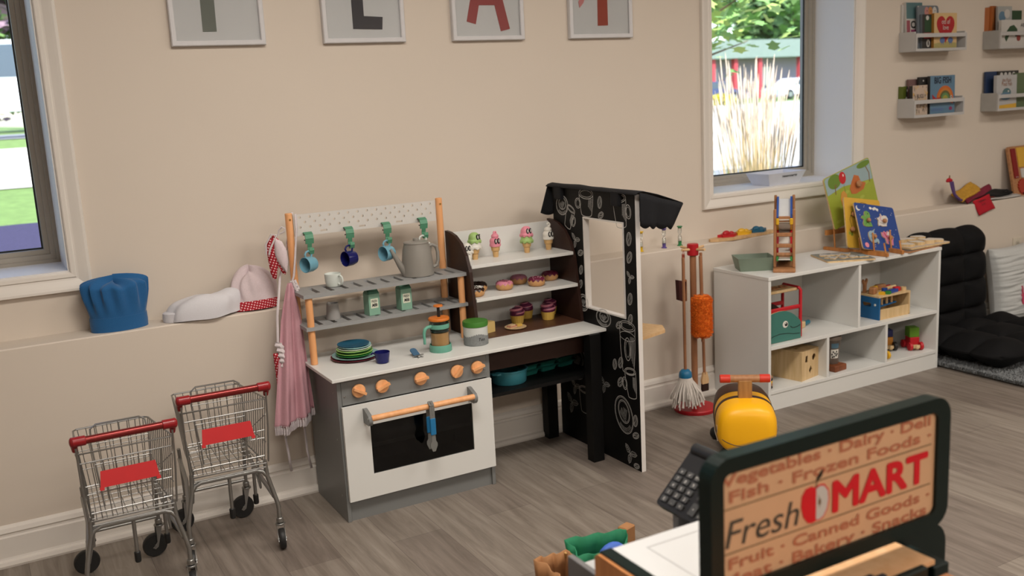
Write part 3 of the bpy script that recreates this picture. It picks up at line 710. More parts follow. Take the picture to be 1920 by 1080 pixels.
# plates
def disc_plate(mt, r, t, name, label, x, y, z, mt2=None):
    m = MB(mt); m.lathe([(r*.70, 0), (r*.74, .001), (r, t*.75), (r*1.005, t), (r*.985, t), (r*.74, .0035), (.0001, .003)], seg=48)
    return single(m, name, label, 'plate', (x, y, z), group='stack of coloured toy plates on the worktop')
PC = [('#6d1428', .088, 'dark red toy plate at the bottom of the plate stack', .0095), ('#8fb0b0', .086, 'large pale grey-blue toy plate above the dark red one in the stack', .0085),
      ('#2f8a3a', .066, 'green toy plate above the wide pale plate in the stack', .0085), ('#9fd06a', .067, 'lime green toy plate, lower one in the middle of the stack', .0075), ('#2d6b34', .063, 'dark green toy plate between the two lime green ones in the stack', .0075),
      ('#b4dc86', .064, 'lime green toy plate, upper one in the middle of the stack', .0075), ('#dfe8dc', .062, 'white toy plate just under the teal ones in the stack', .0075), ('#9fc9cc', .060, 'pale aqua toy plate just under the dark teal plate', .0075), ('#1c5670', .0585, 'dark teal toy plate on top of the plate stack', .0085)]
z = CT
for i, (c, r_, lb, dz) in enumerate(PC):
    disc_plate(mat('plate_'+c, c, .35), r_, .0095, 'toy_plate', lb, 1.155+.003*math.sin(i*2.1), 3.335+.003*math.cos(i*1.7), z); z += dz*.74
# navy cup
t_ = thing('toy_cup', 'navy blue toy cup on the worktop in front of the plates', 'cup', (1.212, 3.205, CT), 2.6)
m = MB(M_mug2); m.lathe([(.0195, 0), (.0225, .002), (.0285, .040), (.0275, .041), (.022, .006), (.0001, .005)], seg=32); m.build('cup_body', t_, local=True)
MB(M_mug2).tube([(.026, 0, .034), (.034, 0, .036), (.040, 0, .031)], [.004, .0035, .003], seg=8).build('handle', t_, local=True)
# small toy plane-like whisk/airplane
M_st = mat('slate_blue_metal', '#4a6d8c', .35, metal=.3)
t_ = thing('measuring_spoon', 'small slate blue and steel toy spoon lying on the worktop', 'spoon', (1.343, 3.205, CT), .15)
m = MB(M_st); m.prism([rrect(-.013, -.012, .013, .034, .010)], .006, .010, M=R(.55, 'X') @ T(0, 0, 0)); m.build('handle', t_, local=True)
m = MB(M_chrome); m.bx(-.022, .022, -.018, -.012, .005, .008); m.cyl((-.004, -.020, .002), (-.010, -.034, .002), .0015); m.cyl((.004, -.020, .002), (.010, -.034, .002), .0015); m.sph((0, -.022, .004), (.008, .006, .004)); m.build('whisk_head', t_, local=True)
# french press
t_ = thing('toy_french_press', 'toy french press with orange lid and mint handle on the worktop', 'french press', M=T(1.452, 3.222, CT) @ Mx.Diagonal((1.08, 1.08, 1.19, 1)))
M_mint = mat('mint_plastic', (.13, .36, .27), .4); M_or = mat('orange_plastic', (.62, .17, .02), .4)
MB(M_mint).lathe([(.0385, 0), (.0395, .002), (.0380, .020), (.0375, .022), (.035, .022), (.034, .006), (.0001, .006)], seg=36).build('base', t_, local=True)
MB(mat('coffee_milk', (.72, .42, .17), .5)).lathe([(.0305, .008), (.0305, .060), (.0001, .060)], seg=32).build('liquid', t_, local=True)
MB(mk_glass('press_glass', (.90, .93, .93), .12)).lathe([(.0330, .0075), (.0330, .098)], seg=36, cap=False).build('beaker', t_, local=True)
MB(mat('dark_disc', (.02, .05, .045), .4)).lathe([(.0322, .064), (.0322, .069), (.0001, .069)], seg=32).build('plunger_disc', t_, local=True)
m = MB(M_mint); m.lathe([(.0345, .074), (.0350, .076), (.0350, .086), (.0345, .088), (.0335, .088), (.0335, .074)], seg=36, cap=False)
m.tube([(-.030, -.006, .083), (-.050, -.010, .083), (-.060, -.012, .078), (-.064, -.013, .066), (-.064, -.013, .032)], [.0055, .0055, .0060, .0055, .0045], seg=10); m.build('handle', t_, local=True)
MB(M_or).lathe([(.031, .097), (.0365, .0995), (.0370, .104), (.035, .107), (.010, .109), (.0001, .109)], seg=36).build('lid', t_, local=True)
MB(M_rubber).tube([(.0005, 0, .109), (0, 0, .142)], .0052, seg=12).build('plunger_rod', t_, local=True)
m = MB(M_rubber); m.tube([(.028, .005, .092), (.037, .006, .095), (.042, .007, .099)], [.009, .006, .002], seg=10); m.build('spout', t_, local=True)
MB(M_or).lathe([(.009, .140), (.017, .1425), (.0155, .1465), (.0001, .147)], seg=24).build('plunger_knob', t_, local=True)
# canister
t_ = thing('toy_canister', 'grey and white toy canister with green lid on the worktop', 'canister', M=T(1.603, 3.226, CT) @ Mx.Scale(1.12, 4))
M_cg = mat('heather_grey', (.20, .21, .21), .6, var=.25, scale=160)
r_ = .0415
mcan = MB(M_cg); vs = []; n = 96
MB(mat('canister_white', (.58, .60, .58), .5)).lathe([(r_*.97, 0), (r_, .003), (r_, .066), (.0001, .066)], seg=48).build('canister_body', t_, local=True)
for row in range(2):
    for k in range(n):
        a = 2*PI*k/n; z = .001 if row == 0 else .036+.005*math.sin(3*a+.6)+.0015*math.sin(31*a)+.001*math.sin(57*a); vs.append(((r_+.0006)*math.cos(a), (r_+.0006)*math.sin(a), z))
mcan.add(vs, [[k, (k+1) % n, (k+1) % n+n, k+n] for k in range(n)], smooth=True)
A_ = plane((.0415*math.sin(-.2)*1.0, -.0422*math.cos(.2), 0), (math.cos(.2), -math.sin(.2)*-0-.0, 0), (0, 0, 1))
mcan.text('Tea', .016, XZ((-.001, -.0423, .018)), M_ink, .0006, shear=.3, ax='CENTER'); mcan.build('grey_print', t_, local=True)
MB(mat('grass_green_plastic', (.05, .19, .025), .42)).lathe([(r_*1.0, .0635), (r_*1.045, .065), (r_*1.045, .078), (r_*1.02, .081), (r_*.6, .0825), (.0001, .083)], seg=48).build('lid', t_, local=True)
# ice cream cones: body, scoops, eyes
M_wafer = mat('wafer', '#c9a26c', .7, var=.15, scale=60); M_igreen = mat('pistachio', '#9cbd72', .4); M_iwhite = mat('vanilla_white', '#dedbd2', .35); M_ipink = mat('strawberry_pink', '#dd8b9b', .4)
def eyes(root, r_, z, rot, sc_=1):
    m = MB(M_ink)
    for s_ in (-1, 1):
        a = rot-.52+s_*.28; A = Mx.Translation((0, 0, z)) @ R(a) @ plane((0, -r_-.0004, 0), (1, 0, 0), (0, 0, 1))
        m.prism([circ(0, 0, .0058*sc_, 18, .0112*sc_)], -.003, .0010, M=A); m.prism([circ(.0008, .001, .0023*sc_, 12, .0068*sc_)], 0, .0016, M_iwhite, A)
    m.build('eyes', root, local=True)
def cone(root, h0=.0):
    MB(M_wafer).lathe([(.0105, 0), (.0130, .022), (.0127, .024), (.0165, .026), (.0190, .043), (.0165, .044), (.0001, .044)], seg=20).build('cone', root, local=True)
def scoop(root, z, mt, r_=.0235, name='scoop'):
    vs = []; fs = []; n = 28; pr = [(.012, 0), (.85*r_, -.001), (1.16*r_, .003), (1.18*r_, .008), (1.02*r_, .012), (1.0*r_, .018), (.93*r_, .026), (.72*r_, .034), (.4*r_, .0395), (.0001, .0405)]
    for i, (rr, zz) in enumerate(pr):
        for k in range(n):
            a = 2*PI*k/n; q = 1+.05*math.sin(7*a)*(1 if i in (2, 3) else 0); vs.append((rr*q*math.cos(a), rr*q*math.sin(a), z+zz-(.003*math.sin(7*a)+.002 if i in (1, 2) else 0)))
    fs = [[i*n+k, i*n+(k+1) % n, (i+1)*n+(k+1) % n, (i+1)*n+k] for i in range(len(pr)-1) for k in range(n)]
    MB(mt).add(vs, fs, smooth=True).build(name, root, local=True)
def swirl(root, z, mt, loop=False):
    m = MB(mt); m.lathe([(.016, 0), (.0225, .003), (.0235, .010), (.0215, .014), (.0220, .018), (.0225, .026), (.0185, .034), (.0135, .037), (.0150, .040), (.0155, .045), (.0120, .051), (.006, .054), (.0001, .055)], seg=28, loc=(0, 0, z))
    if loop: m.tube([(0, 0, z+.052), (.007, 0, z+.056), (.010, 0, z+.064), (.005, 0, z+.070), (-.002, 0, z+.068), (-.001, 0, z+.062)], [.006, .005, .0045, .004, .0035, .003], seg=10)
    else:
        m.tube([(-.004, 0, z+.050), (-.004, 0, z+.059), (-.001, 0, z+.063)], [.005, .004, .003], seg=8); m.tube([(.005, 0, z+.050), (.005, 0, z+.059), (.003, 0, z+.063)], [.004, .0035, .003], seg=8)
    m.build('ice_cream_swirl', root, local=True)
SZ = .824; GI = 'toy ice cream cones on the top cafe shelf'
def icecone(x, y, label, kind, ms, rot):
    t_ = thing('toy_ice_cream_cone', label, 'ice cream', (x, y, SZ), 0, GI); cone(t_)
    if kind == 'double': scoop(t_, .044, ms[0]); scoop(t_, .069, ms[1]); eyes(t_, .0235, .091, rot)
    elif kind == 'swirl': swirl(t_, .041, ms[0], len(ms) > 1); eyes(t_, .0225, .066, rot)
    return t_
t_ = thing('toy_ice_cream_cup', 'white toy ice cream cup half hidden by the brown cafe side panel', 'ice cream', (1.688, 3.430, SZ), 0, GI)
MB(M_iwhite).lathe([(.015, 0), (.021, .028), (.020, .030), (.0001, .030)], seg=20).build('cup', t_, local=True); scoop(t_, .030, M_iwhite, .022); eyes(t_, .022, .050, .3)
icecone(1.722, 3.428, 'double scoop toy cone with green scoop over white scoop, leftmost cone', 'double', [M_iwhite, M_igreen], .95)
icecone(1.812, 3.422, 'pink swirl toy cone with big eyes on the top cafe shelf', 'swirl', [M_ipink], .45)
icecone(1.957, 3.420, 'double scoop toy cone with pink scoop over green scoop', 'double', [M_igreen, M_ipink], .55)
icecone(2.062, 3.422, 'white swirl toy cone with looped tip, rightmost on the top cafe shelf', 'swirl', [M_iwhite, 1], .55)
# doughnuts
M_dough = mat('dough', (.56, .30, .12), .55, var=.12); M_choc = mat('chocolate', (.022, .008, .005), .3); M_berry = mat('berry_icing', (.14, .012, .04), .35); M_pinkic = mat('pink_icing', (.62, .22, .30), .4); M_lil = mat('lilac_icing', (.36, .13, .19), .4)
def donut(x, y, label, ic, deco):
    t_ = thing('toy_doughnut', label, 'doughnut', (x, y, .696), random.uniform(0, 6), 'toy doughnuts on the middle cafe shelf'); t_.scale = (.97, .97, 1.28)
    Rr, rr, n, k = .0215, .0155, 36, 14; vs = []
    for i in range(n):
        for j in range(k):
            a = 2*PI*i/n; b_ = 2*PI*j/k; vs.append(((Rr+rr*math.cos(b_))*math.cos(a), (Rr+rr*math.cos(b_))*math.sin(a), .0135+.0135*math.sin(b_)))
    fs = [[i*k+j, (i+1) % n*k+j, (i+1) % n*k+(j+1) % k, i*k+(j+1) % k] for i in range(n) for j in range(k)]
    MB(M_dough).add(vs, fs, smooth=True).build('dough_ring', t_, local=True)
    vs = []; q = 9; n = 44
    for i in range(n):
        a = 2*PI*i/n; lo = .38+.24*math.sin(a*11)
        for j in range(q):
            b_ = lo+(PI-2*.1-lo)*j/(q-1); vs.append(((Rr+(rr+.0012)*math.cos(b_))*math.cos(a), (Rr+(rr+.0012)*math.cos(b_))*math.sin(a), .0135+.0149*math.sin(b_)))
    fs = [[i*q+j, (i+1) % n*q+j, (i+1) % n*q+j+1, i*q+j+1] for i in range(n) for j in range(q-1)]
    MB(ic).add(vs, fs, smooth=True).build('icing', t_, local=True)
    if deco == 'zig':
        pts = []
        for i in range(40):
            a = 2*PI*i/40; r_ = Rr+.0085*math.sin(a*10); pts.append((r_*math.cos(a), r_*math.sin(a), .0135+.0160*math.sqrt(max(0, 1-((r_-Rr)/.0165)**2))))
        MB(M_iwhite).tube(pts, .0011, seg=6, closed=True).build('drizzle', t_, local=True)
    if deco == 'dark':
        m = MB(mat('cocoa', (.09, .05, .04), .5))
        for i in range(9):
            a = 2*PI*i/9; m.tube([((Rr-.008)*math.cos(a), (Rr-.008)*math.sin(a), .0270), (Rr*math.cos(a+.1), Rr*math.sin(a+.1), .0292), ((Rr+.008)*math.cos(a+.2), (Rr+.008)*math.sin(a+.2), .0270)], .0009, seg=5)
        m.build('drizzle', t_, local=True)
    if deco in ('spr', 'sprd'):
        m = MB(mat('sprinkle_pink', '#f0c8d0', .5) if deco == 'spr' else M_berry)
        for i in range(46):
            a = random.uniform(0, 6.28); b_ = random.uniform(.5, 2.5); p = V(((Rr+(rr+.0016)*math.cos(b_))*math.cos(a), (Rr+(rr+.0016)*math.cos(b_))*math.sin(a), .0135+.0155*math.sin(b_)))
            g = random.uniform(0, 6); m.cyl(p-V((math.cos(g), math.sin(g), 0))*.0018, p+V((math.cos(g), math.sin(g), 0))*.0018, .0006, seg=5)
        m.build('sprinkles', t_, local=True)
    return t_
donut(1.668, 3.334, 'chocolate toy doughnut with white drizzle, front left on the middle shelf', M_choc, 'zig')
donut(1.722, 3.415, 'chocolate toy doughnut with dark drizzle behind the white-drizzled one', M_choc, 'dark')
donut(1.817, 3.372, 'bright pink toy doughnut with sprinkles near the shelf middle', M_pinkic, 'sprd')
donut(1.922, 3.440, 'mauve-iced toy doughnut at the back of the middle shelf', M_lil, '')
donut(1.954, 3.350, 'berry-iced toy doughnut with pink sprinkles', M_berry, 'spr')
donut(2.060, 3.420, 'plain berry-iced toy doughnut, rightmost on the middle shelf', M_berry, '')
# cupcakes
M_cake = mat('yellow_case', (.66, .43, .09), .5); M_plum = mat('plum_icing', (.12, .016, .06), .35)
def cupcake(x, y, label, rz, pinkness):
    t_ = thing('toy_cupcake', label, 'cupcake', (x, y, .541), rz, 'toy cupcakes under the lower cafe shelf')
    n = 40; vs = []
    for r_, z in ((.0185, 0), (.0195, .001), (.0245, .030), (.0235, .031), (.0001, .030)):
        for k in range(n): q = 1+(.025 if k % 2 else 0)*(r_ > .01); a = 2*PI*k/n; vs.append((r_*q*math.cos(a), r_*q*math.sin(a), z))
    MB(M_cake).add(vs, [[i*n+k, i*n+(k+1) % n, (i+1)*n+(k+1) % n, (i+1)*n+k] for i in range(4) for k in range(n)]+[list(range(n))[::-1]]).build('paper_case', t_, local=True)
    MB(M_plum).lathe([(.0230, .030), (.0250, .033), (.0252, .041), (.0225, .050), (.0165, .057), (.009, .061), (.0001, .062)], seg=30).build('icing', t_, local=True)
    t_.scale = (1.2, 1.2, 1.1); pts = []; rs = []
    for i in range(60):
        f_ = i/59; a = f_*2*PI*1.7; z = .040+.023*f_; r_ = .0248*math.sqrt(max(0, 1-((z-.036)/.0285)**2)); pts.append((r_*math.cos(a), r_*math.sin(a), z)); rs.append(.0042*math.sin(PI*min(1, f_*1.0+.02))**.5*pinkness+.0004)
    MB(M_pinkic).tube(pts, rs, seg=8).build('icing_swirl', t_, local=True); return t_
cupcake(1.887, 3.405, 'plum and pink swirled toy cupcake, front left of four', -2.2, 1)
cupcake(1.962, 3.462, 'dark plum toy cupcake at the back, left of the tall brown panel gap', 1.2, .35)
cupcake(2.020, 3.380, 'plum toy cupcake with broad pink stripe, front right of four', -2.8, 1.15)
cupcake(2.075, 3.455, 'plum toy cupcake with faint stripe, back right corner under the shelf', 1.0, .5)
# plate with a toy snack
m = MB(mat('bamboo_plate', (.56, .40, .22), .5)); m.lathe([(.030, 0), (.042, .003), (.045, .005), (.044, .006), (.030, .003), (.0001, .003)], seg=40)
single(m, 'toy_plate', 'pale wooden toy plate holding a toy sandwich on the cafe counter', 'plate', (1.838, 3.335, CT+.004))
t_ = thing('toy_sandwich', 'small toy sandwich on the pale wooden plate', 'toy food', (1.822, 3.335, CT+.0085), .3)
MB(mat('bread', (.60, .42, .24), .7)).prism([rrect(-.022, -.015, .018, .015, .006)], 0, .004).build('bread_slice', t_, local=True)
MB(mat('ham', (.45, .16, .12), .5)).prism([rrect(-.019, -.013, .019, .014, .006)], .004, .0075).build('ham_slice', t_, local=True)
MB(mat('bread', 0)).prism([rrect(-.016, -.011, .012, .011, .005)], .0075, .012).build('bread_slice', t_, local=True)
m = MB(M_cake); m.prism([[(.010, -.010), (.036, -.004), (.030, .010), (.014, .012)]], 0, .008); single(m, 'toy_cheese', 'yellow toy cheese piece beside the toy sandwich', 'toy food', (1.833, 3.338, CT+.0085))
m = MB(mat('cheese_yellow', (.60, .43, .16), .5)); m.prism([[(-.03, -.018), (.035, -.018), (.035, .02), (-.01, .022)]], 0, .042); single(m, 'toy_cheese', 'pale yellow block of toy cheese behind the green-lidded canister', 'toy food', (1.708, 3.345, CT+.004), .3)
# pot and muffin trays on the lower cafe shelf
M_teal = mat('teal_plastic', (.045, .22, .27), .35); M_dteal = mat('dark_teal_plastic', (.018, .15, .125), .35)
t_ = thing('toy_pot', 'teal toy cooking pot on the dark shelf right of the oven', 'pot', (1.755, 3.262, .350), .35)
MB(M_teal).lathe([(.066, 0), (.070, .004), (.0745, .052), (.078, .053), (.078, .057), (.072, .057), (.067, .008), (.0001, .006)], seg=44).build('pot_body', t_, local=True)
for s_ in (-1, 1):
    m = MB(M_teal); m.prism([[(s_*.072, -.026), (s_*.088, -.020), (s_*.094, 0), (s_*.088, .020), (s_*.072, .026)], ], .046, .053); m.build('handle', t_, local=True)
def tray(root):
    W_, D_ = .145, .075; cells = []
    for i in range(3):
        for j in range(2): x0 = -W_+.012+i*.0935; y0 = -D_+.010+j*.069; cells.append(rrect(x0, y0, x0+.083, y0+.060, .012, 3))
    m = MB(M_dteal); m.prism([rrect(-W_, -D_, W_, D_, .02, 4)]+cells, .022, .026)
    for c in cells:
        k = len(c); cx = sum(p[0] for p in c)/k; cy = sum(p[1] for p in c)/k
        lo = [(cx+(p[0]-cx)*.82, cy+(p[1]-cy)*.82) for p in c]
        vs = [(p[0], p[1], .024) for p in c]+[(p[0], p[1], .003) for p in lo]
        m.add(vs, [[a, (a+1) % k, (a+1) % k+k, a+k] for a in range(k)]+[list(range(k, 2*k))])
    m.build('tray_body', root, local=True)
t1 = thing('muffin_tray', 'dark teal toy muffin tray, top one of the stack on the dark shelf', 'baking tray', (1.945, 3.345, .373), .12, 'stacked toy muffin trays'); tray(t1)
for c in list(t1.children): c.modifiers.new('th', 'SOLIDIFY').thickness = .002
dup(t1, (1.950, 3.352, .3495), .14, label='dark teal toy muffin tray, lower one of the stack on the dark shelf')
m = MB(M_dteal); m.prism([rrect(-.06, -.04, .06, .04, .02)], 0, .004); m.prism([rrect(-.06, -.04, .06, .04, .02), rrect(-.056, -.036, .056, .036, .018)], .004, .030)
single(m, 'toy_tub', 'dark teal toy tub behind the muffin trays', 'tub', (1.80, 3.42, .350), .1)
# oven tongs hanging on the towel bar
t_ = thing('toy_tongs', 'grey and blue toy tongs hanging over the oven towel bar', 'tongs', (1.322, 3.062, .387))
M_tg = mat('tong_grey', (.17, .17, .16), .45); M_bl = mat('blue_grip', (.012, .16, .36), .5)
for s_, y0 in ((1, -.0165), (-1, .0145)):
    m = MB(M_tg); m.tube([(0, 0, .0165), (0, y0*.75, .0125), (0, y0, 0), (0, y0, -.03)], .003, seg=6)
    m.prism([rrect(-.0095, -.045, .0095, .004, .003)], -.0015, .0015, M=XZ((0, y0, 0)))
    if s_ > 0: m.prism([rrect(-.0095, -.012, .0095, .010, .003)], -.0015, .0015, M=plane((0, -.0085, .0125), (1, 0, 0), (0, 1, .75)))
    m.prism([[(-.007, -.10), (.007, -.10), (.008, -.125), (.013, -.135), (.013, -.145), (.004, -.165), (-.006, -.165), (-.014, -.146), (-.014, -.135), (-.008, -.125)]], -.0015, .0015, M=XZ((0, y0+.001, 0)))
    m.build('arm', t_, local=True)
    MB(M_bl).box((0, y0, -.072), (.021, .008, .062), bev=.0035, seg=3).build('grip', t_, local=True)
# ------------------------------------------------------------------ chef hats on the ledge
def hat(label, M_, mt, r0, rx, ry, bh, h, lean=(0, 0), flop=1.0, seed=0, folds=15, band=None, name='chef_hat', cut=.72, zs=.82):
    t_ = thing(name, label, 'hat', M=M_); n = 90; vs = []; rows = 26; fs = []; rnd = random.Random(seed); ph = rnd.uniform(0, 6)
    for i in range(rows+1):
        f_ = i/rows
        if f_ < cut: q = f_/cut; z = bh*.98+(h-bh)*zs*q; rr = 1+flop*.30*math.sin(q*PI*.5)**1.2
        else: q = (f_-cut)/(1-cut); z = bh*.98+(h-bh)*(zs+(1-zs)*math.sin(q*PI/2)); rr = (1+flop*.30)*math.cos(q*PI/2)+.0002
        am = min(1, f_*2.2)*(.085 if f_ < .8 else .085*(1-(f_-.8)*4))
        for k in range(n):
            a = 2*PI*k/n; w_ = 1+am*math.sin(folds*a+ph+1.2*f_+.8*math.sin(3*a))+.03*math.sin(4*a+ph)*f_
            vs.append((rx*rr*w_*math.cos(a)+lean[0]*f_**1.3, ry*rr*w_*math.sin(a)+lean[1]*f_**1.3, z+.012*f_*math.sin(2*a+ph)+.006*f_*math.sin(7*a+ph)))
    fs = [[i*n+k, i*n+(k+1) % n, (i+1)*n+(k+1) % n, (i+1)*n+k] for i in range(rows) for k in range(n)]
    MB(mt).add(vs, fs, smooth=True).build('crown', t_, local=True)
    m = MB(band or mt); vs = []
    for rr, z in ((1.0, 0), (1.02, .001), (1.03, bh*.5), (1.02, bh), (.99, bh), (.97, bh*.9)):
        for k in range(n): a = 2*PI*k/n; vs.append((rx*rr*math.cos(a), ry*rr*math.sin(a), z))
    m.add(vs, [[i*n+k, i*n+(k+1) % n, (i+1)*n+(k+1) % n, (i+1)*n+k] for i in range(5) for k in range(n)], smooth=True); m.build('band', t_, local=True)
    return t_
M_bluef = mat('blue_fabric', (.008, .095, .26), .85, var=.12, bump=.3, scale=300, sheen=.2); M_whf = mat('white_fabric', (.62, .61, .64), .9, var=.05, bump=.3, scale=300)
M_pkf = mat('pink_white_fabric', (.62, .52, .54), .9, var=.1, bump=.3, scale=200); M_reddot = dots('red_polka_fabric', '#a80f22', '#f0c8cc', 105, .26)
hat('blue fabric chef hat standing on the ledge under the left window corner', T(.392, 3.575, LZ) @ R(.05), M_bluef, 0, .093, .052, .050, .178, lean=(-.004, -.004), flop=.42, seed=4, folds=13)
hat('white and red polka dot chef hat leaning beside the pink apron', T(.872, 3.568, LZ) @ R(.06) @ R(-.10, 'X'), M_pkf, 0, .080, .050, .034, .150, lean=(-.006, .020), flop=.12, seed=9, folds=9, band=M_reddot, cut=.35, zs=.30)
# flattened white chef hat lying down
t_ = thing('chef_hat', 'flattened plain white chef hat lying on the ledge between two other hats', 'hat', (.665, 3.555, LZ))
n = 72; vs = []; rows = 12
def hatr(a): return 1+.06*math.sin(5*a+1)+.05*math.sin(3*a+.5)
for i in range(rows+1):
    f_ = i/rows; ang = f_*PI/2*1.0; rr = math.cos(ang*.999)**.55; zz = .012+.070*math.sin(ang)**.8
    for k in range(n):
        a = 2*PI*k/n; q = hatr(a); x = .130*rr*q*math.cos(a); y = .062*rr*q*math.sin(a)
        vs.append((x+.010+.03*f_, y-.004, zz+.17*max(0, x)*(1-f_*.2)+.004*math.sin(5*a)*(1-f_)+.012*noise.noise((x*12, y*16, 2))))
vs2 = [(v[0], v[1], v[2]*.35) for v in vs[:n]]
m = MB(M_whf); m.add(vs, [[i*n+k, i*n+(k+1) % n, (i+1)*n+(k+1) % n, (i+1)*n+k] for i in range(rows) for k in range(n)], smooth=True)
m.add(vs[:n]+vs2, [[k, k+n, (k+1) % n+n, (k+1) % n] for k in range(n)]+[list(range(n, 2*n))], smooth=True); m.build('crown', t_, local=True)
m = MB(M_whf); vs = []
for rr, z in ((1, 0), (1.03, .014), (1.0, .034), (.9, .038)):
    for k in range(40): a = 2*PI*k/40; vs.append((-.075+.055*rr*math.cos(a), .004+.040*rr*math.sin(a), z*.9+.001))
m.add(vs, [[i*40+k, i*40+(k+1) % 40, (i+1)*40+(k+1) % 40, (i+1)*40+k] for i in range(3) for k in range(40)]+[[k for k in range(120, 160)], list(range(40))[::-1]], smooth=True); m.build('band', t_, local=True)
# ------------------------------------------------------------------ oven mitt and apron on the left rear post
M_pkc = mat('pink_stripe_cotton', (.52, .28, .32), .9, var=.12, bump=.4, scale=120, stretch=(8, 1, 1)); M_ruf = mat('ruffle_white', (.60, .54, .55), .9, var=.1, bump=.3, scale=150)
def blob(m, outline, t, M, mt=None, puff=.6):
    # padded cloth shape: outline inflated on both sides
    n = len(outline); cx = sum(p[0] for p in outline)/n; cy = sum(p[1] for p in outline)/n; vs = []; R_ = 6
    for sgn in (1, -1):
        for i in range(R_):
            f_ = i/R_; s_ = 1-f_
            for p in outline: vs.append((cx+(p[0]-cx)*s_, cy+(p[1]-cy)*s_, sgn*t*math.sqrt(1-s_**2.4)))
        vs.append((cx, cy, sgn*t))
    k = R_*n+1
    for q in range(2):
        o_ = q*k
        for i in range(R_-1):
            for j in range(n):
                f = [o_+i*n+j, o_+i*n+(j+1) % n, o_+(i+1)*n+(j+1) % n, o_+(i+1)*n+j]; m.add([], [], mt)
                m.f.append([len(m.v)+a for a in (f if q == 0 else f[::-1])]); m.mi.append(m._m(mt)); m.sm.append(True)
        for j in range(n):
            f = [o_+(R_-1)*n+j, o_+(R_-1)*n+(j+1) % n, o_+k-1]; m.f.append([len(m.v)+a for a in (f if q == 0 else f[::-1])]); m.mi.append(m._m(mt)); m.sm.append(True)
    m.v += [M @ V(p) for p in vs]; return m
t_ = thing('oven_mitt', 'pink and red polka dot oven mitt hanging by a loop from kitchen post', 'oven mitt', (.945, 3.46, .95))
A = plane((.938, 3.462, .93), (.92, -.40, 0), (0, 0, 1))
o1 = [(-.028, .062), (-.036, .03), (-.034, -.01), (-.030, -.060), (-.022, -.084), (-.010, -.082), (-.006, -.058), (.002, -.035), (.012, -.062), (.022, -.070), (.028, -.055), (.030, -.01), (.024, .03), (.012, .060), (-.006, .078)]
blob(MB(M_reddot), [(a*1.0, b_) for a, b_ in o1], .012, A).build('red_lining', t_)
o2 = [(-.004, .066), (.018, .055), (.033, .020), (.034, -.02), (.026, -.062), (.014, -.050), (-.004, -.018), (-.012, .012), (-.010, .045)]
blob(MB(M_pkf), o2, .016, T(0, -.010, 0) @ A).build('quilted_palm', t_)
m = MB(M_ruf); m.tube([A @ V(p) for p in [(-.036, .012, .014), (-.034, .048, .016), (-.012, .082, .014), (.006, .078, .008), (-.004, .060, .016), (-.020, .030, .020), (-.026, .010, .018)]], .0035, seg=8); m.build('cuff_piping', t_)
m = MB(M_ruf); m.tube([A @ V(p) for p in [(.010, .074, 0), (.014, .094, 0), (.026, .106, .004), (.036, .100, .006), (.034, .088, .004), (.018, .082, 0)]], .003, seg=8); m.build('hanging_loop', t_)
# apron: draped cloth hanging from the post beside the cabinet
t_ = thing('apron', 'pink striped ruffled toy apron hanging by its neck strap from kitchen post', 'apron', (.94, 3.40, .34))
n = 60; rows = 40; vs = []
def apw(f_):   # half width profile
    return .008+.038*min(1, f_*3.5)**.8+.060*max(0, f_-.30)
for i in range(rows+1):
    f_ = i/rows; z = .830-.480*f_; cx = .968-.052*f_; cy = 3.452-.075*f_
    for k in range(n+1):
        u = k/n*2-1; a = 1.05*u
        fold = .012*(.25+f_)*math.sin(u*7.5+.6+1.2*f_)+.006*f_*math.sin(u*17)
        x = cx+apw(f_)*math.sin(a)*1.05; y = cy-.030*math.cos(a)*(.4+f_)+.02*u*f_+fold
        vs.append((x, y, z-.010*math.cos(a*1.3)*f_+(.02*u*f_)))
m = MB(M_pkc); m.add(vs, [[i*(n+1)+k, i*(n+1)+k+1, (i+1)*(n+1)+k+1, (i+1)*(n+1)+k] for i in range(rows) for k in range(n)], smooth=True)
o = m.build('apron_cloth', t_); o.modifiers.new('th', 'SOLIDIFY').thickness = .002
base = vs[rows*(n+1):]
vs = []; 
for k in range((n+1)*3):
    u = k/((n+1)*3-1)*n; i0 = min(n-1, int(u)); p = V(base[i0]).lerp(V(base[i0+1]), u-i0)
    w_ = .005*math.sin(k*.95)
    vs += [(p.x, p.y-.002, p.z+.006), (p.x+w_*.4, p.y-.004+w_*.7, p.z-.010), (p.x+w_*.8, p.y-.004+w_*1.2, p.z-.026)]
K3 = (n+1)*3
m = MB(M_ruf).add(vs, [[a*3+b_, (a+1)*3+b_, (a+1)*3+b_+1, a*3+b_+1] for a in range(K3-1) for b_ in range(2)], smooth=True); o = m.build('hem_ruffle', t_)
m = MB(M_ruf)
vs = []
for i in range(80):
    f_ = i/79; z = .63-.27*f_; w_ = .005*math.sin(i*1.1); x = .892+.022*math.sin(f_*3.0)-.008*f_; y = 3.388-.02*f_
    vs += [(x-.015+w_*.6, y+.003, z+.004), (x+w_*.3, y-.004+w_*.6, z), (x+.013-w_*.5, y+.001, z-.004)]
m.add(vs, [[a*3+b_, a*3+b_+1, (a+1)*3+b_+1, (a+1)*3+b_] for a in range(79) for b_ in range(2)], smooth=True); m.build('side_ruffle', t_)
m = MB(M_reddot); vs = []
for i in range(14):
    f_ = i/13; z = .59-.15*f_; vs += [(.872+.004*f_, 3.402, z), (.885+.016*math.sin(f_*PI), 3.392, z)]
m.add(vs, [[a*2, a*2+1, a*2+3, a*2+2] for a in range(13)], smooth=True); o = m.build('red_pocket', t_); o.modifiers.new('th', 'SOLIDIFY').thickness = .003
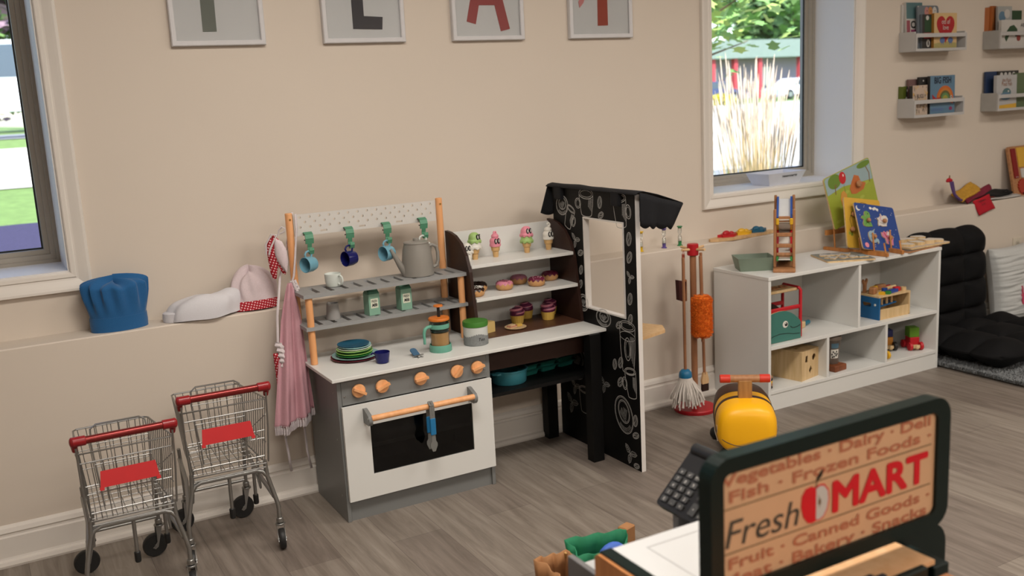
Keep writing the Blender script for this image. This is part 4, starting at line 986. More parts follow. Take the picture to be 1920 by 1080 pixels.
def strap(pts, w_, name):
    m = MB(M_ruf); vs = []
    for i, p in enumerate(pts): tw = .35*math.sin(i*.9); vs += [(p[0]-w_*math.cos(tw), p[1]-w_*math.sin(tw), p[2]), (p[0]+w_*math.cos(tw), p[1]+w_*math.sin(tw), p[2])]
    m.add(vs, [[a*2, a*2+1, a*2+3, a*2+2] for a in range(len(pts)-1)], smooth=True); o = m.build(name, t_); o.modifiers.new('th', 'SOLIDIFY').thickness = .0015
strap([(1.022, 3.474, 1.075), (1.020, 3.470, 1.02), (1.010, 3.466, .96), (1.000, 3.462, .90), (.990, 3.457, .85), (.975, 3.452, .822)], .0040, 'neck_strap')
strap([(1.016, 3.494, 1.08), (1.0, 3.507, 1.0), (.975, 3.500, .92), (.945, 3.480, .85), (.925, 3.44, .80), (.905, 3.42, .72), (.893, 3.405, .62), (.885, 3.396, .50), (.878, 3.39, .40), (.879, 3.386, .30), (.886, 3.386, .22), (.892, 3.388, .14)], .0045, 'waist_tie')
strap([(.955, 3.40, .36), (.960, 3.402, .28), (.962, 3.404, .20), (.974, 3.41, .125)], .0045, 'waist_tie')
m = MB(M_ruf)
for k in range(3): m.tube([(.982+.01*math.cos(a)+.004*k, 3.445+.006*math.sin(a), .825-.012*k+.012*math.sin(2*a)) for a in [j*.6 for j in range(11)]], .005, seg=6)
m.build('strap_knot', t_)
# ------------------------------------------------------------------ toy shopping carts
def cart():
    Wn, Wf = .134, .112                       # half widths near the handle / at the front
    t_ = thing('toy_shopping_cart', 'chrome wire toy shopping cart with red handle nearer the left edge', 'shopping cart', (.292, 2.955, 0), 0, 'toy shopping carts by the wall')
    # basket: y=0 near the handle, y=.30 front
    r0, r1 = .0015, .0028
    def P_(u, v, w_):                          # u -1..1, v 0..1 along length, w 0..1 height
        wd = Wn+(Wf-Wn)*v; top = .515-.030*v; bot = .300+.0*v; s_ = .86+.14*w_
        y = -.035+v*.325+(.030*(w_)*(v))-.015*(1-w_)*(1-v)*-1
        return V((u*wd*s_, y, bot+(top-bot)*w_))
    def loop(pts, r_, m): m.tube(pts, r_, seg=8, closed=True)
    m = MB(M_chrome)
    loop([P_(-1, 0, 1), P_(-1, .95, 1), P_(-.92, 1, 1), P_(.92, 1, 1), P_(1, .95, 1), P_(1, 0, 1)], r1, m)
    m.build('upper_rim', t_, local=True); m = MB(M_chrome)
    loop([P_(-1, 0, 0), P_(-1, 1, 0), P_(1, 1, 0), P_(1, 0, 0)], r1, m)
    m.build('lower_rim', t_, local=True)
    for s_, nm in ((-1, 'side_grid'), (1, 'side_grid')):
        m = MB(M_chrome)
        for k in range(13): v = (k+.5)/13; m.tube([P_(s_, v, 0), P_(s_, v, 1)], r0, seg=6)
        for w_ in (.33,): m.tube([P_(s_, 0, w_), P_(s_, 1, w_)], r0*1.1, seg=6)
        m.tube([P_(s_*1.0, .02, .75), P_(s_*1.0, .45, .42), P_(s_, .98, .12)], r0*1.1, seg=6)
        m.build(nm, t_, local=True)
    m = MB(M_chrome)
    for k in range(9): u = -1+2*(k+.5)/9; m.tube([P_(u, 1, 0), P_(u, 1, 1)], r0, seg=6)
    for w_ in (.3, .62, .82): m.tube([P_(-1, 1, w_), P_(1, 1, w_)], r0, seg=6)
    m.build('front_grid', t_, local=True)
    m = MB(M_chrome)
    for k in range(8): u = -1+2*(k+.5)/8; m.tube([P_(u, 0, 0), P_(u, 1, 0)], r0, seg=6)
    for k in range(7): v = (k+.5)/7; m.tube([P_(-1, v, 0), P_(1, v, 0)], r0, seg=6)
    m.build('floor_grid', t_, local=True)
    m = MB(M_chrome)    # swinging rear gate with the seat
    for k in range(7): u = -.86+1.72*(k+.5)/7; m.tube([P_(u, .0, .02), P_(u, -.01, .86)], r0, seg=6)
    for w_ in (.12, .40, .52, .86): m.tube([P_(-.96, 0, w_), P_(.96, 0, w_)], r0*(1.5 if w_ in (.12, .86) else 1.1), seg=6)
    m.tube([P_(-1, 0, -.06), P_(1, 0, -.06)], r1, seg=8)
    m.build('rear_gate', t_, local=True)
    m = MB(M_chrome)
    a, b_ = .62, .075
    m.tube([(-.070, .045, .315), (-.082, .085, .50), (-.078, .092, .545), (-.062, .094, .556), (.062, .094, .556), (.078, .092, .545), (.082, .085, .50), (.070, .045, .315)], .0028, seg=8)
    for k in range(5): x = -.062+.031*k; m.tube([(x*.9, .052, .33), (x, .093, .556)], r0*.9, seg=6)
    for z, y in ((.50, .083), (.44, .07), (.375, .058)): m.tube([(-.080, y, z), (.080, y, z)], r0, seg=6)
    m.build('child_seat_frame', t_, local=True)
    m = MB(M_redseat); m.prism([[(-.082, 0), (.082, 0), (.076, .048), (-.076, .048)]], -.0012, .0012, M=plane((0, -.052, .408), (1, 0, 0), (0, .28, .96)))
    for s_ in (-1, 1): m.prism([rrect(s_*.078-.006, -.004, s_*.078+.006, .006, .002)], -.003, .003, M=plane((0, -.052, .404), (1, 0, 0), (0, .28, .96)))
    m.build('seat_flap', t_, local=True)
    # handle
    hx_ = .138; hy, hz = -.062, .562
    MB(mat('handle_red_metal', (.20, .02, .018), .25, metal=.5)).cyl((-hx_+.02, hy, hz), (hx_-.02, hy, hz), .0112, seg=20).build('handle_bar', t_, local=True)
    for s_ in (-1, 1):
        m = MB(M_redpl); m.cyl((s_*(hx_-.034), hy, hz), (s_*(hx_+.002), hy, hz), .0142, seg=20); m.sph((s_*(hx_+.002), hy+.003, hz-.001), (.008, .0150, .0150))
        m.tube([(s_*(hx_-.002), hy+.006, hz-.002), (s_*(hx_-.003), hy+.018, hz-.016), (s_*(hx_-.004), hy+.024, hz-.034)], [.012, .010, .008], seg=10); m.build('handle_cap', t_, local=True)
    # chassis tubes
    m = MB(M_chrome); R1 = .0072
    for s_ in (-1, 1):
        m.tube([(s_*.112, .300, .300), (s_*.108, .315, .20), (s_*.106, .318, .115)], R1*.9, seg=10)
        m.tube([(s_*.118, .01, .300), (s_*.122, .012, .245), (s_*.140, .004, .170), (s_*.146, 0, .140), (s_*.146, 0, .088)], R1, seg=12)
        m.tube([(s_*.112, .310, .262), (s_*.114, .18, .225), (s_*.138, .012, .170)], R1, seg=10)
        m.tube([(s_*.104, .06, .30), (s_*.112, .09, .18), (s_*.114, .18, .225)], R1*.55, seg=8)
        m.tube([(s_*.132, -.052, .540), (s_*.130, -.040, .42), (s_*.124, -.022, .305)], r1*1.1, seg=8)
    m.tube([(-.122, .012, .245), (-.108, .014, .262), (-.09, .015, .268), (.09, .015, .268), (.108, .014, .262), (.122, .012, .245)], R1, seg=12)
    m.tube([(-.106, .318, .135), (.106, .318, .135)], R1*.7, seg=10); m.build('chassis', t_, local=True)
    for x, y in ((0, .020), (.112, .185)):
        m = MB(M_chrome); m.cyl((x, y, .262 if x == 0 else .222), (x, y+.008, .145 if x == 0 else .11), .0060, seg=12); o = m.build('tilt_post', t_, local=True)
        MB(M_rubber).lathe([(.008, -.022), (.0095, -.018), (.0095, .010), (.0075, .012)], seg=14, M=T(x, y+.008, .145 if x == 0 else .11)).build('rubber_tip', o, local=True)
    for (x, y, a, h_, r_) in ((-.146, 0, 1.45, .088, .034), (.146, 0, 1.45, .088, .034), (-.106, .318, .1, .115, .040), (.106, .318, .1, .115, .040)):
        A = T(x, y, 0) @ R(a); m = MB(M_chrome)
        m.cyl((0, 0, h_-.004), (0, 0, h_+.012), .0115, M=A, seg=16); m.cyl((0, 0, h_-.012), (0, 0, h_-.006), .0165, M=A, seg=16)
        for q in (-1, 1):
            m.prism([[(.008, h_-.008), (-.012, h_-.008), (-.014-.0, r_+.012), (-.030, r_-.006), (-.022, r_-.012), (-.012, r_-.006)]], q*.012-.001, q*.012+.001, M=A @ plane((0, 0, 0), (1, 0, 0), (0, 0, 1)))
        m.cyl((-.020, -.015, r_), (-.020, .015, r_), .004, M=A, seg=10)
        o = m.build('caster_fork', t_, local=True)
        w_ = MB(M_rubber); w_.lathe([(r_*.5, -.009), (r_*.93, -.0095), (r_, -.005), (r_, .005), (r_*.93, .0095), (r_*.5, .009)], seg=32, M=A @ T(-.020, 0, r_) @ R(PI/2, 'X'))
        w_.build('wheel', o, local=True)
    return t_
c1 = cart()
dup(c1, M=T(.612, 3.095, 0) @ R(-.03) @ Mx.Diagonal((1, 1, 1.035, 1)), label='chrome wire toy shopping cart with red handle parked against the kitchen side')
# ------------------------------------------------------------------ white shelf cabinet
CX0, CX1, CY0, CY1, CZ = 3.000, 4.147, 3.123, 3.484, .618
C_ = thing('shelf_cabinet', 'long low white open shelf cabinet under the right window', 'shelf cabinet', (3.57, 3.3, 0))
t = .016
for x in (CX0, CX1-t): MB(M_white).bx(x, x+t, CY0, CY1, 0, CZ-t, bev=.001).build('side_panel', C_)
MB(M_white).bx(CX0-.002, CX1+.002, CY0-.003, CY1, CZ-t, CZ, bev=.0015).build('top_panel', C_)
MB(M_white).bx(CX0+t, CX1-t, CY1-.006, CY1, .06, CZ-t).build('back_panel', C_)
MB(M_white).bx(CX0+t, CX1-t, CY0, CY1-.006, .284, .300, bev=.001).build('shelf', C_)
MB(M_white).bx(CX0+t, CX1-t, CY0, CY1-.006, .078, .094, bev=.001).build('shelf', C_)
MB(M_white).bx(CX0+t, CX1-t, CY0+.004, CY0+.018, 0, .0775).build('toe_kick', C_)
for x, z0, z1 in ((3.568, .300, CZ-t), (3.365, .094, .284), (3.760, .094, .284)): MB(M_white).bx(x, x+t, CY0+.001, CY1-.006, z0, z1, bev=.001).build('divider', C_)
# things on top
m = MB(mat('sage_bin', (.17, .22, .165), .5))
def bin_mb(m, bx_, by, tx, ty, h, th=.004):
    vs = [(-bx_, -by, 0), (bx_, -by, 0), (bx_, by, 0), (-bx_, by, 0), (-tx, -ty, h), (tx, -ty, h), (tx, ty, h), (-tx, ty, h)]
    iv = [(a*(1-.0), b_, c) for a, b_, c in [(-bx_+th, -by+th, th), (bx_-th, -by+th, th), (bx_-th, by-th, th), (-bx_+th, by-th, th), (-tx+th, -ty+th, h), (tx-th, -ty+th, h), (tx-th, ty-th, h), (-tx+th, ty-th, h)]]
    fs = [[3, 2, 1, 0]]+[[i, (i+1) % 4, (i+1) % 4+4, i+4] for i in range(4)]+[[8, 9, 10, 11]]+[[8+(i+1) % 4, 8+i, 12+i, 12+(i+1) % 4] for i in range(4)]+[[4+i, 4+(i+1) % 4, 12+(i+1) % 4, 12+i] for i in range(4)]
    m.add(vs+iv, fs); return m
o = single(bin_mb(m, .072, .052, .086, .066, .062), 'storage_bin', 'sage green plastic bin on the left end of the white cabinet', 'storage bin', (3.098, 3.322, CZ), -.50)
# click-clack ramp tower
A = T(3.255, 3.285, CZ) @ R(-PI/4)
t_ = thing('ramp_racer_toy', 'tall wooden zigzag car ramp toy with blue, yellow, red and green slides', 'ramp toy', M=A)
MB(M_tan).box((0, 0, .008), (.098, .36, .016), bev=.006, seg=3).build('base', t_, local=True)
for s_ in (-1, 1):
    for y, h in ((-.125, .265), (.10, .305)):
        MB(M_tan).box((s_*.041, y, .016+h/2), (.013, .020, h), bev=.006, seg=3).build('upright', t_, local=True)
for z, y in ((.235, -.12), (.165, -.125), (.115, -.125)): MB(M_tan).box((0, y, z), (.070, .012, .018 if z < .2 else .026), bev=.003).build('crossbar', t_, local=True)
def slide(y0, z0, y1, z1, side_m):
    d = V((0, y1-y0, z1-z0)); L_ = d.length; A2 = plane((0, y0, z0), (1, 0, 0), d)
    m = MB(M_iwhite); m.prism([[(-.026, 0), (.026, 0), (.026, L_), (-.026, L_)]], -.002, .002, M=A2)
    m.build('slide', t_, local=True)
    for s_ in (-1, 1): m = MB(side_m); m.prism([[(s_*.030-.0045, 0), (s_*.030+.0045, 0), (s_*.030+.0045, L_), (s_*.030-.0045, L_)]], -.006, .014, M=A2); m.build('slide_rail', t_, local=True)
M_tb = mat('toy_blue', (.015, .06, .30), .4); M_ty = mat('toy_yellow', (.70, .40, .02), .4); M_tr = mat('toy_red', (.45, .012, .02), .4); M_tg2 = mat('toy_green', (.03, .20, .04), .4)
slide(-.130, .232, .10, .300, M_tb); slide(-.105, .215, .10, .150, M_ty); slide(-.110, .080, .11, .175, M_tr); slide(-.150, .055, .10, .020, M_tg2)
for s_ in (-1, 1): MB(M_ty).box((s_*.030, -.136, .226), (.014, .010, .030), bev=.003).build('slide_rail', t_, local=True)
MB(M_tan).cyl((-.034, -.11, .072), (.034, -.11, .072), .009).build('crossbar', t_, local=True)
# flat peg puzzle lying on the top
def puzzle_base(w_, h_, mt, edge=M_ply):
    return MB(mt).prism([rrect(-w_/2, -h_/2, w_/2, h_/2, .010, 4)], 0, .008, side=edge)
M_pgrey = mat('puzzle_grey', (.20, .20, .17), .6, var=.3, scale=40)
t_ = thing('peg_puzzle', 'grey printed wooden puzzle lying flat in front of the tilted puzzle boards', 'puzzle', M=T(3.592, 3.245, CZ) @ R(-.43) @ R(0))
puzzle_base(.235, .215, M_pgrey).build('board', t_, local=True)
rnd = random.Random(5)
for i in range(7):
    x = -.075+.05*(i % 4)+.01*rnd.random(); y = -.045+.085*(i//4)+.01*rnd.random()
    c = rnd.choice([(.55, .52, .47), (.42, .40, .38), (.50, .22, .25), (.30, .38, .40)])
    pts = [((.024+.008*math.sin(3*a+i)+.005*math.sin(5*a+2*i))*math.cos(a)+x, (.028+.007*math.cos(4*a+i))*math.sin(a)+y) for a in [2*PI*k/26 for k in range(26)]]
    m = MB(mat('piece_%.2f%.2f' % c[:2], c, .6)).prism([pts], .008, .013, side=M_ply)
    m.rib([(x-.012, y), (x, y+.008), (x+.012, y-.004)], .002, Mx.Identity(4), M_ink, .0135); m.rib(circ(x, y, .016, 14, .018), .0014, Mx.Identity(4), M_ink, .0135, True); m.build('puzzle_piece', t_, local=True)
# pile of wooden puzzles at the right end
for i, (x, y, rz, c, lb, z0) in enumerate(((4.03, 3.235, .12, (.12, .09, .07), 'dark-edged wooden puzzle at the bottom of the right-end pile on the cabinet', 0), (4.085, 3.24, .02, (.50, .42, .34), 'pale wooden puzzle board on top of the right-end pile', .009))):
    t_ = thing('wooden_puzzle', lb, 'puzzle', M=T(x, y, CZ+z0) @ R(rz), group='wooden puzzles piled at the cabinet end')
    puzzle_base(.29, .215, mat('pboard%d' % i, c, .6), M_tan if i == 0 else M_ply).build('board', t_, local=True)
    if i:
        for k in range(8):
            x = -.105+.07*(k % 4); y = -.05+.10*(k//4); pts = [((.030+.006*math.sin(3*a+k))*math.cos(a)+x, (.038+.007*math.cos(2*a+k))*math.sin(a)+y) for a in [2*PI*q/22 for q in range(22)]]
            MB(mat('piece_cream', (.60, .54, .47), .6, var=.15, scale=30)).prism([pts], .008, .020+.003*(k % 3), side=M_ply).build('puzzle_piece', t_, local=True)
# bamboo rack with three tilted puzzle boards
t_ = thing('puzzle_rack', 'slatted bamboo rack holding three peg puzzle boards', 'rack', (3.83, 3.28, CZ))
for dx in (0, .105):
    d = V((3.750+dx, 3.112, CZ+.010)), V((3.785+dx, 3.475, CZ+.010)) if dx else V((3.715, 3.475, CZ+.010))
    A2 = plane(d[0], (d[1]-d[0]), (0, 0, 1)); L_ = (d[1]-d[0]).length
    MB(M_bamboo).prism([[(0, -.009), (L_, -.009), (L_, .006), (.02, .012), (0, .008)]], -.007, .007, M=A2).build('rail', t_)
    for k, hh in ((.012, .055), (.075, .10), (.15, .07), (.22, .07), (.30, .14)):
        p = d[0]+(d[1]-d[0]).normalized()*k; MB(M_bamboo).cyl(p+V((0, 0, .004)), p+V((0, .012, hh)), .0042, seg=10).build('peg', t_)
MB(M_bamboo).bx(3.735, 3.875, 3.265, 3.277, CZ+.004, CZ+.018).build('crossbar', t_); MB(M_bamboo).bx(3.71, 3.90, 3.455, 3.467, CZ+.075, CZ+.100).build('crossbar', t_)
def board(label, TLp, BLp, w_, xd, face, deco, name='puzzle_board'):
    BLp = V(BLp); up = (V(TLp)-BLp); h_ = up.length; up.normalize(); xd = V(xd); xd = (xd-up*xd.dot(up)).normalized()
    A2 = plane(BLp, xd, up); t_ = thing(name, label, 'puzzle', M=A2, group='peg puzzle boards in the bamboo rack')
    m = MB(face).prism([rrect(0, 0, w_, h_, .012, 4)], -.008, 0, side=M_ply); deco(m, w_, h_); m.build('board', t_, local=True); return t_, w_, h_
I4 = Mx.Identity(4)
def knob(t_, x, y, r=.0125):
    MB(M_tan).lathe([(.005, 0), (.005, .006), (r*.8, .008), (r, .014), (r*.8, .020), (.0001, .022)], seg=18, loc=(x, y, 0)).build('knob', t_, local=True)
M_navy = mat('night_blue', (.010, .045, .22), .45); M_lime = mat('lime_field', (.30, .36, .04), .5); M_sky2 = mat('sky_grey_blue', (.28, .38, .40), .5); M_pyel = mat('savanna_yellow', (.62, .36, .04), .5)
def d3(m, w_, h_):
    r2 = random.Random(3)
    for k in range(34): m.flat(circ(r2.uniform(.01, w_-.01), r2.uniform(.01, h_-.01), r2.uniform(.001, .0022), 6), I4, M_iwhite)
    m.flat(circ(.022, h_-.028, .014, 16), I4, M_iwhite, .0006); m.flat(circ(.028, h_-.023, .012, 16), I4, M_navy, .0010)
    for x, y in ((.125, h_-.022), (.135, h_-.018), (.148, h_-.023), (.105, h_-.020)): m.flat(circ(x, y, .009, 12, .007), I4, M_iwhite)
    m.flat(circ(.03, .022, .013, 16), I4, M_ipink)
t_, w_, h_ = board('dark blue night-sky peg puzzle with animal pieces, front board of the rack', (3.742, 3.318, .866), (3.690, 3.206, .656), .262, (1, .02, 0), M_navy, d3)
def piece(t_, pts, mt, extra=None):
    m = MB(mt).prism([pts], 0, .005, side=M_ply)
    if extra: extra(m)
    m.build('puzzle_piece', t_, local=True)
M_pg = mat('piece_green', (.13, .30, .06), .5); M_pw = mat('piece_white', (.58, .54, .50), .5); M_pb = mat('piece_paleblue', (.26, .36, .42), .5); M_pp = mat('piece_pink', (.55, .18, .28), .5)
dino = [(.030, .135), (.034, .122), (.050, .118), (.072, .120), (.090, .124), (.084, .140), (.078, .150), (.082, .166), (.088, .180), (.084, .196), (.070, .204), (.056, .200), (.050, .186), (.056, .172), (.042, .178), (.030, .172), (.026, .160), (.040, .156), (.036, .145)]
piece(t_, dino, M_pg, lambda m: (m.rib([(.045, .13), (.06, .145), (.075, .13)], .002, I4, M_ink, .0055), m.flat(circ(.072, .188, .003, 8), I4, M_ink, .006)))
uni = [(.130, .140), (.132, .130), (.142, .134), (.158, .130), (.172, .132), (.186, .134), (.188, .146), (.198, .160), (.204, .176), (.196, .190), (.180, .192), (.168, .186), (.160, .200), (.156, .186), (.142, .176), (.130, .170), (.138, .160)]
piece(t_, uni, M_pw, lambda m: (m.rib([(.16, .186), (.150, .170), (.160, .158)], .004, I4, M_pp, .0055), m.rib([(.14, .15), (.17, .142)], .0015, I4, M_ink, .0056)))
nar = [(.052, .088), (.048, .072), (.052, .050), (.066, .036), (.086, .036), (.100, .044), (.104, .032), (.112, .042), (.110, .056), (.100, .062), (.098, .078), (.088, .092), (.100, .112), (.080, .098), (.066, .098)]
piece(t_, nar, M_pb, lambda m: (m.rib([(.06, .06), (.075, .052), (.09, .058)], .0016, I4, M_ink, .0056), m.flat(circ(.066, .078, .002, 8), I4, M_ink, .006)))
pon = [(.138, .078), (.146, .070), (.158, .066), (.160, .040), (.172, .036), (.174, .056), (.190, .056), (.190, .034), (.202, .034), (.206, .058), (.212, .072), (.206, .086), (.190, .090), (.182, .110), (.172, .098), (.158, .106), (.150, .096), (.138, .098)]
piece(t_, pon, M_pp, lambda m: (m.rib([(.155, .098), (.162, .084), (.170, .074)], .005, I4, M_tr, .0055), m.flat([(.17, .085), (.192, .085), (.196, .108), (.18, .102)], I4, M_pw, .006)))
for x, y in ((.062, .150), (.170, .158), (.078, .066), (.184, .070)): knob(t_, x, y, .0115)
def d2(m, w_, h_):
    r2 = random.Random(8)
    for k in range(9): x = r2.uniform(.01, w_-.03); y = r2.uniform(.02, h_-.02); m.flat([(x, y), (x+.012, y+.006), (x+.016, y-.008), (x+.003, y-.012)], I4, M_lime)
    m.rib([(.06, h_-.035), (.075, h_-.022), (.10, h_-.028), (.12, h_-.020), (.15, h_-.024), (.18, h_-.040)], .0025, I4, M_ink); m.flat(circ(.12, h_-.045, .05, 18, .018), I4, M_sky2)
    m.rib([(.03, .06), (.04, .10), (.03, .14), (.045, .18)], .0025, I4, M_ink)
t_, w_, h_ = board('orange-yellow peg puzzle board, middle one of the rack', (3.712, 3.352, .892), (3.672, 3.285, .655), .250, (1, .02, 0), M_pyel, d2); knob(t_, .045, .165); knob(t_, .03, .09)
def d1(m, w_, h_):
    m.flat([(.004, h_*.66), (w_*.35, h_*.70), (w_*.75, h_*.62), (w_-.004, h_*.58), (w_-.004, h_-.012), (w_-.014, h_-.004), (.014, h_-.004), (.004, h_-.014)], I4, M_sky2)
    m.flat(circ(.070, h_*.86, .048, 20, .036), I4, mat('bush_green', (.13, .22, .03), .6), .0008)
    m.rib([(.06, h_*.62), (.064, h_*.70), (.07, h_*.8)], .006, I4, mat('twig', (.20, .12, .05), .7), .0012); m.rib([(.066, h_*.72), (.082, h_*.80)], .003, I4, mat('twig', 0), .0012)
    m.flat(circ(.130, h_*.86, .024, 22, .031), I4, mat('balloon_red', (.50, .02, .025), .35), .0014); m.rib([(.130, h_*.73), (.128, h_*.64), (.130, h_*.56)], .0012, I4, M_ink, .0012); m.flat(circ(.138, h_*.90, .004, 10, .007), I4, M_iwhite, .0018)
    for k in range(6): m.flat(circ(.04+.05*k, .03+.06*(k % 3), .018, 14, .008), I4, mat('meadow', (.38, .44, .07), .6), .0007)
    m.rib([(w_-.03, h_*.55), (w_-.022, h_*.72), (w_-.035, h_*.85), (w_-.05, h_*.93)], .006, I4, mat('twig', 0), .001); m.flat(circ(w_-.05, h_*.92, .05, 20, .016), I4, mat('bush_green', 0), .0012)
    # plain rounded inset pieces
    m.flat([(.095, .04), (.120, .035), (.135, .06), (.130, .10), (.135, .14), (.120, .165), (.100, .160), (.085, .13), (.088, .09)], I4, mat('amber_piece', (.55, .27, .05), .5), .0016)
    m.flat([(.170, .13), (.20, .12), (.26, .125), (.285, .15), (.25, .17), (.245, .20), (.215, .215), (.19, .19), (.165, .16)], I4, mat('orange_piece', (.48, .14, .04), .5), .0016)
t_, w_, h_ = board('large green meadow peg puzzle with red balloon, rearmost board of the rack', (3.650, 3.425, .980), (3.715, 3.405, .724), .345, (1, .03, 0), M_lime, d1)
knob(t_, .115, .105, .017); knob(t_, .222, .165, .018)
# ------------------------------------------------------------------ things inside the cabinet
S2, S1 = .300, .094
t_ = thing('pound_bench_toy', 'red-framed wooden toy with teal whale side on the upper left shelf', 'wooden toy', (3.13, 3.2, S2))
M_whale = mat('whale_teal', (.045, .17, .14), .5)
x0, x1, y = 3.022, 3.236, 3.165
m = MB(M_tr); m.tube([(x1, y, S2+.007), (x1, y, S2+.225), (x1-.006, y+.004, S2+.236), (x1-.006, y+.10, S2+.238), (x1, y+.112, S2+.228), (x1, y+.112, S2+.007)], .0075, seg=12); m.build('red_frame', t_)
m = MB(M_tr); m.bx(x0, x1, y-.004, y+.010, S2+.140, S2+.158, bev=.004); m.bx(x0, x1, y+.10, y+.114, S2+.140, S2+.158, bev=.004); m.build('red_rail', t_)
m = MB(M_ply); m.bx(x0, x1-.004, y+.010, y+.105, S2+.222, S2+.236, bev=.003); m.build('top_board', t_)
for k in range(3):
    m = MB(M_tan); m.prism([circ(0, 0, .022, 18), circ(0, 0, .013, 18)], 0, .006, M=T(x0+.05+.055*k, y+.055, S2+.236)); m.build('ring', t_)
pts = [(x0, S2+.002)]+[(x0+.214*(k/18), S2+.105+.045*math.sin(PI*(.18+.62*k/18))-.055*(k/18)**3) for k in range(19)]+[(x1, S2+.002)]
pts = [(min(p[0], x1-.004), p[1]) for p in pts]
m = MB(M_whale).prism([pts], -.004, .008, M=XZ((0, y, 0)), side=M_ply); A2 = XZ((0, y-.004, 0))
m.flat(circ(3.135, S2+.080, .016, 22), A2, M_iwhite, .0048); m.flat(circ(3.139, S2+.080, .009, 18), A2, M_ink, .0054); m.flat(circ(3.136, S2+.084, .003, 8), A2, M_iwhite, .0058)
m.rib([(3.165, S2+.068), (3.175, S2+.060), (3.19, S2+.057), (3.21, S2+.060), (3.228, S2+.066)], .003, A2, M_ink, .0052)
m.rib([(3.03, S2+.018), (3.06, S2+.034), (3.10, S2+.040), (3.15, S2+.036), (3.19, S2+.028), (3.225, S2+.026)], .0025, A2, M_ink, .0052); m.build('whale_panel', t_)
m = MB(M_brown).prism([[(a, b_+.020) for a, b_ in pts]], -.004, .004, M=XZ((0, y+.10, 0)), side=M_ply); m.build('rear_panel', t_)
t_ = thing('toy_hammer', 'wooden toy hammer with teal handle tip beside the whale toy', 'toy hammer', (3.352, 3.285, S2+.012), .35)
m = MB(M_ply); m.box((-.02, 0, .010), (.055, .032, .040), bev=.008, seg=2); m.box((.02, 0, .004), (.05, .026, .030), bev=.006, seg=2); m.build('head', t_, local=True)
MB(mat('teal_handle', (.02, .17, .25), .4)).cyl((.045, 0, .002), (.105, 0, .002), .0105, seg=16).build('handle_tip', t_, local=True)
t_ = thing('tool_box_toy', 'blue and birch wooden toy tool box with open front on the upper right shelf', 'toy box', (3.80, 3.24, S2))
M_tbx = mat('tool_blue', (.010, .105, .27), .45)
bx0, bx1, by0, by1, bh = 3.752, 3.972, 3.158, 3.300, .118
A2 = plane((bx0, 0, 0), (0, -1, 0), (0, 0, 1))
m = MB(M_tbx).prism([frm(-by1, -by0, S2, S2+bh-.008), rrect(-3.262, S2+.060, -3.205, S2+.080, .009)], -.008, .002, M=A2); m.flat(circ(-3.182, S2+.073, .007, 16), A2, M_pb, .003); m.flat(circ(-3.180, S2+.074, .005, 14), A2, M_iwhite, .0035); m.build('end_panel', t_)
MB(M_ply).bx(bx1-.008, bx1, by0, by1, S2, S2+bh-.008).build('end_panel', t_)
MB(M_ply).bx(bx0+.008, bx1-.008, by0+.003, by0+.009, S2+.004, S2+.050).build('front_panel', t_); MB(M_ply).bx(bx0+.008, bx1-.008, by1-.006, by1, S2, S2+bh-.008).build('rear_panel', t_)
m = MB(M_ply).prism([rect(bx0-.002, by0, bx1+.002, by1)]+[circ(bx0+.05+.04*i, by0+.045+.045*j, .009, 12) for i in range(4) for j in range(2)], S2+bh-.008, S2+bh); m.build('top_panel', t_)
MB(M_ply).bx(bx0, bx1, by0, by1, S2, S2+.004).build('bottom_panel', t_)
MB(M_tbx).prism([[(bx0+.012, S2+.052), (bx1-.06, S2+.062), (bx1-.06, S2+.068), (bx0+.012, S2+.060)]], -.03, .03, M=plane((0, 3.22, 0), (1, 0, 0), (0, 0, 1))).build('blue_tray', t_)
for k in range(4): MB(M_beech).cyl((bx0+.03+.035*k, 3.20, S2+.062), (bx0+.03+.035*k, 3.20, S2+.104), .0065, seg=12).build('peg', t_)
# loose wooden tool pieces on top, each its own thing
zt = S2+bh
def solid(mt, shape, label, name, x, y, z, rz=0, rx=0, cat='toy block', group='wooden tool pieces heaped on the toy tool box', mats2=None):
    m = MB(mt); shape(m); return single(m, name, label, cat, M=T(x, y, z) @ R(rz) @ R(rx, 'X'), group=group)
solid(M_tg2, lambda m: m.prism([circ(0, 0, .016, 6)], 0, .014), 'green wooden toy nut on the front edge of the toy tool box', 'toy_nut', 3.832, 3.176, zt)
solid(M_tb, lambda m: m.prism([[(-.03, -.010), (.03, -.010), (.034, 0), (.03, .010), (-.03, .010)]], 0, .016), 'blue wooden toy piece right of the green nut', 'toy_block', 3.878, 3.185, zt, .1)
solid(M_tb, lambda m: m.prism([circ(0, 0, .014, 6)], 0, .020), 'blue wooden toy nut behind the green one', 'toy_nut', 3.855, 3.215, zt, .3)
solid(M_tr, lambda m: m.box((0, 0, .011), (.035, .026, .022), bev=.004), 'red wooden toy block on the toy tool box', 'toy_block', 3.918, 3.196, zt, -.1)
solid(M_ply, lambda m: (m.prism([circ(0, 0, .013, 20), circ(0, 0, .006, 14)], 0, .018)), 'pale wooden ring at the right front of the toy tool box', 'toy_ring', 3.951, 3.182, zt)
solid(M_ty, lambda m: m.prism([circ(0, 0, .018, 3)], 0, .014), 'yellow triangular wooden piece near the left front of the tool box', 'toy_block', 3.800, 3.182, zt, .5)
solid(M_tan, lambda m: (m.box((0, 0, .016), (.040, .030, .032), bev=.004)), 'brown wooden cube on the left of the toy tool box', 'toy_block', 3.785, 3.225, zt, .3)
solid(M_tan, lambda m: (m.prism([[(-.010, 0), (.010, 0), (.010, .04), (.022, .06), (.016, .07), (.006, .055), (-.006, .055), (-.016, .07), (-.022, .06), (-.010, .04)]], -.005, .005)), 'wooden toy wrench standing at the back of the toy tool box', 'toy_wrench', 3.775, 3.268, zt, .2, PI/2)
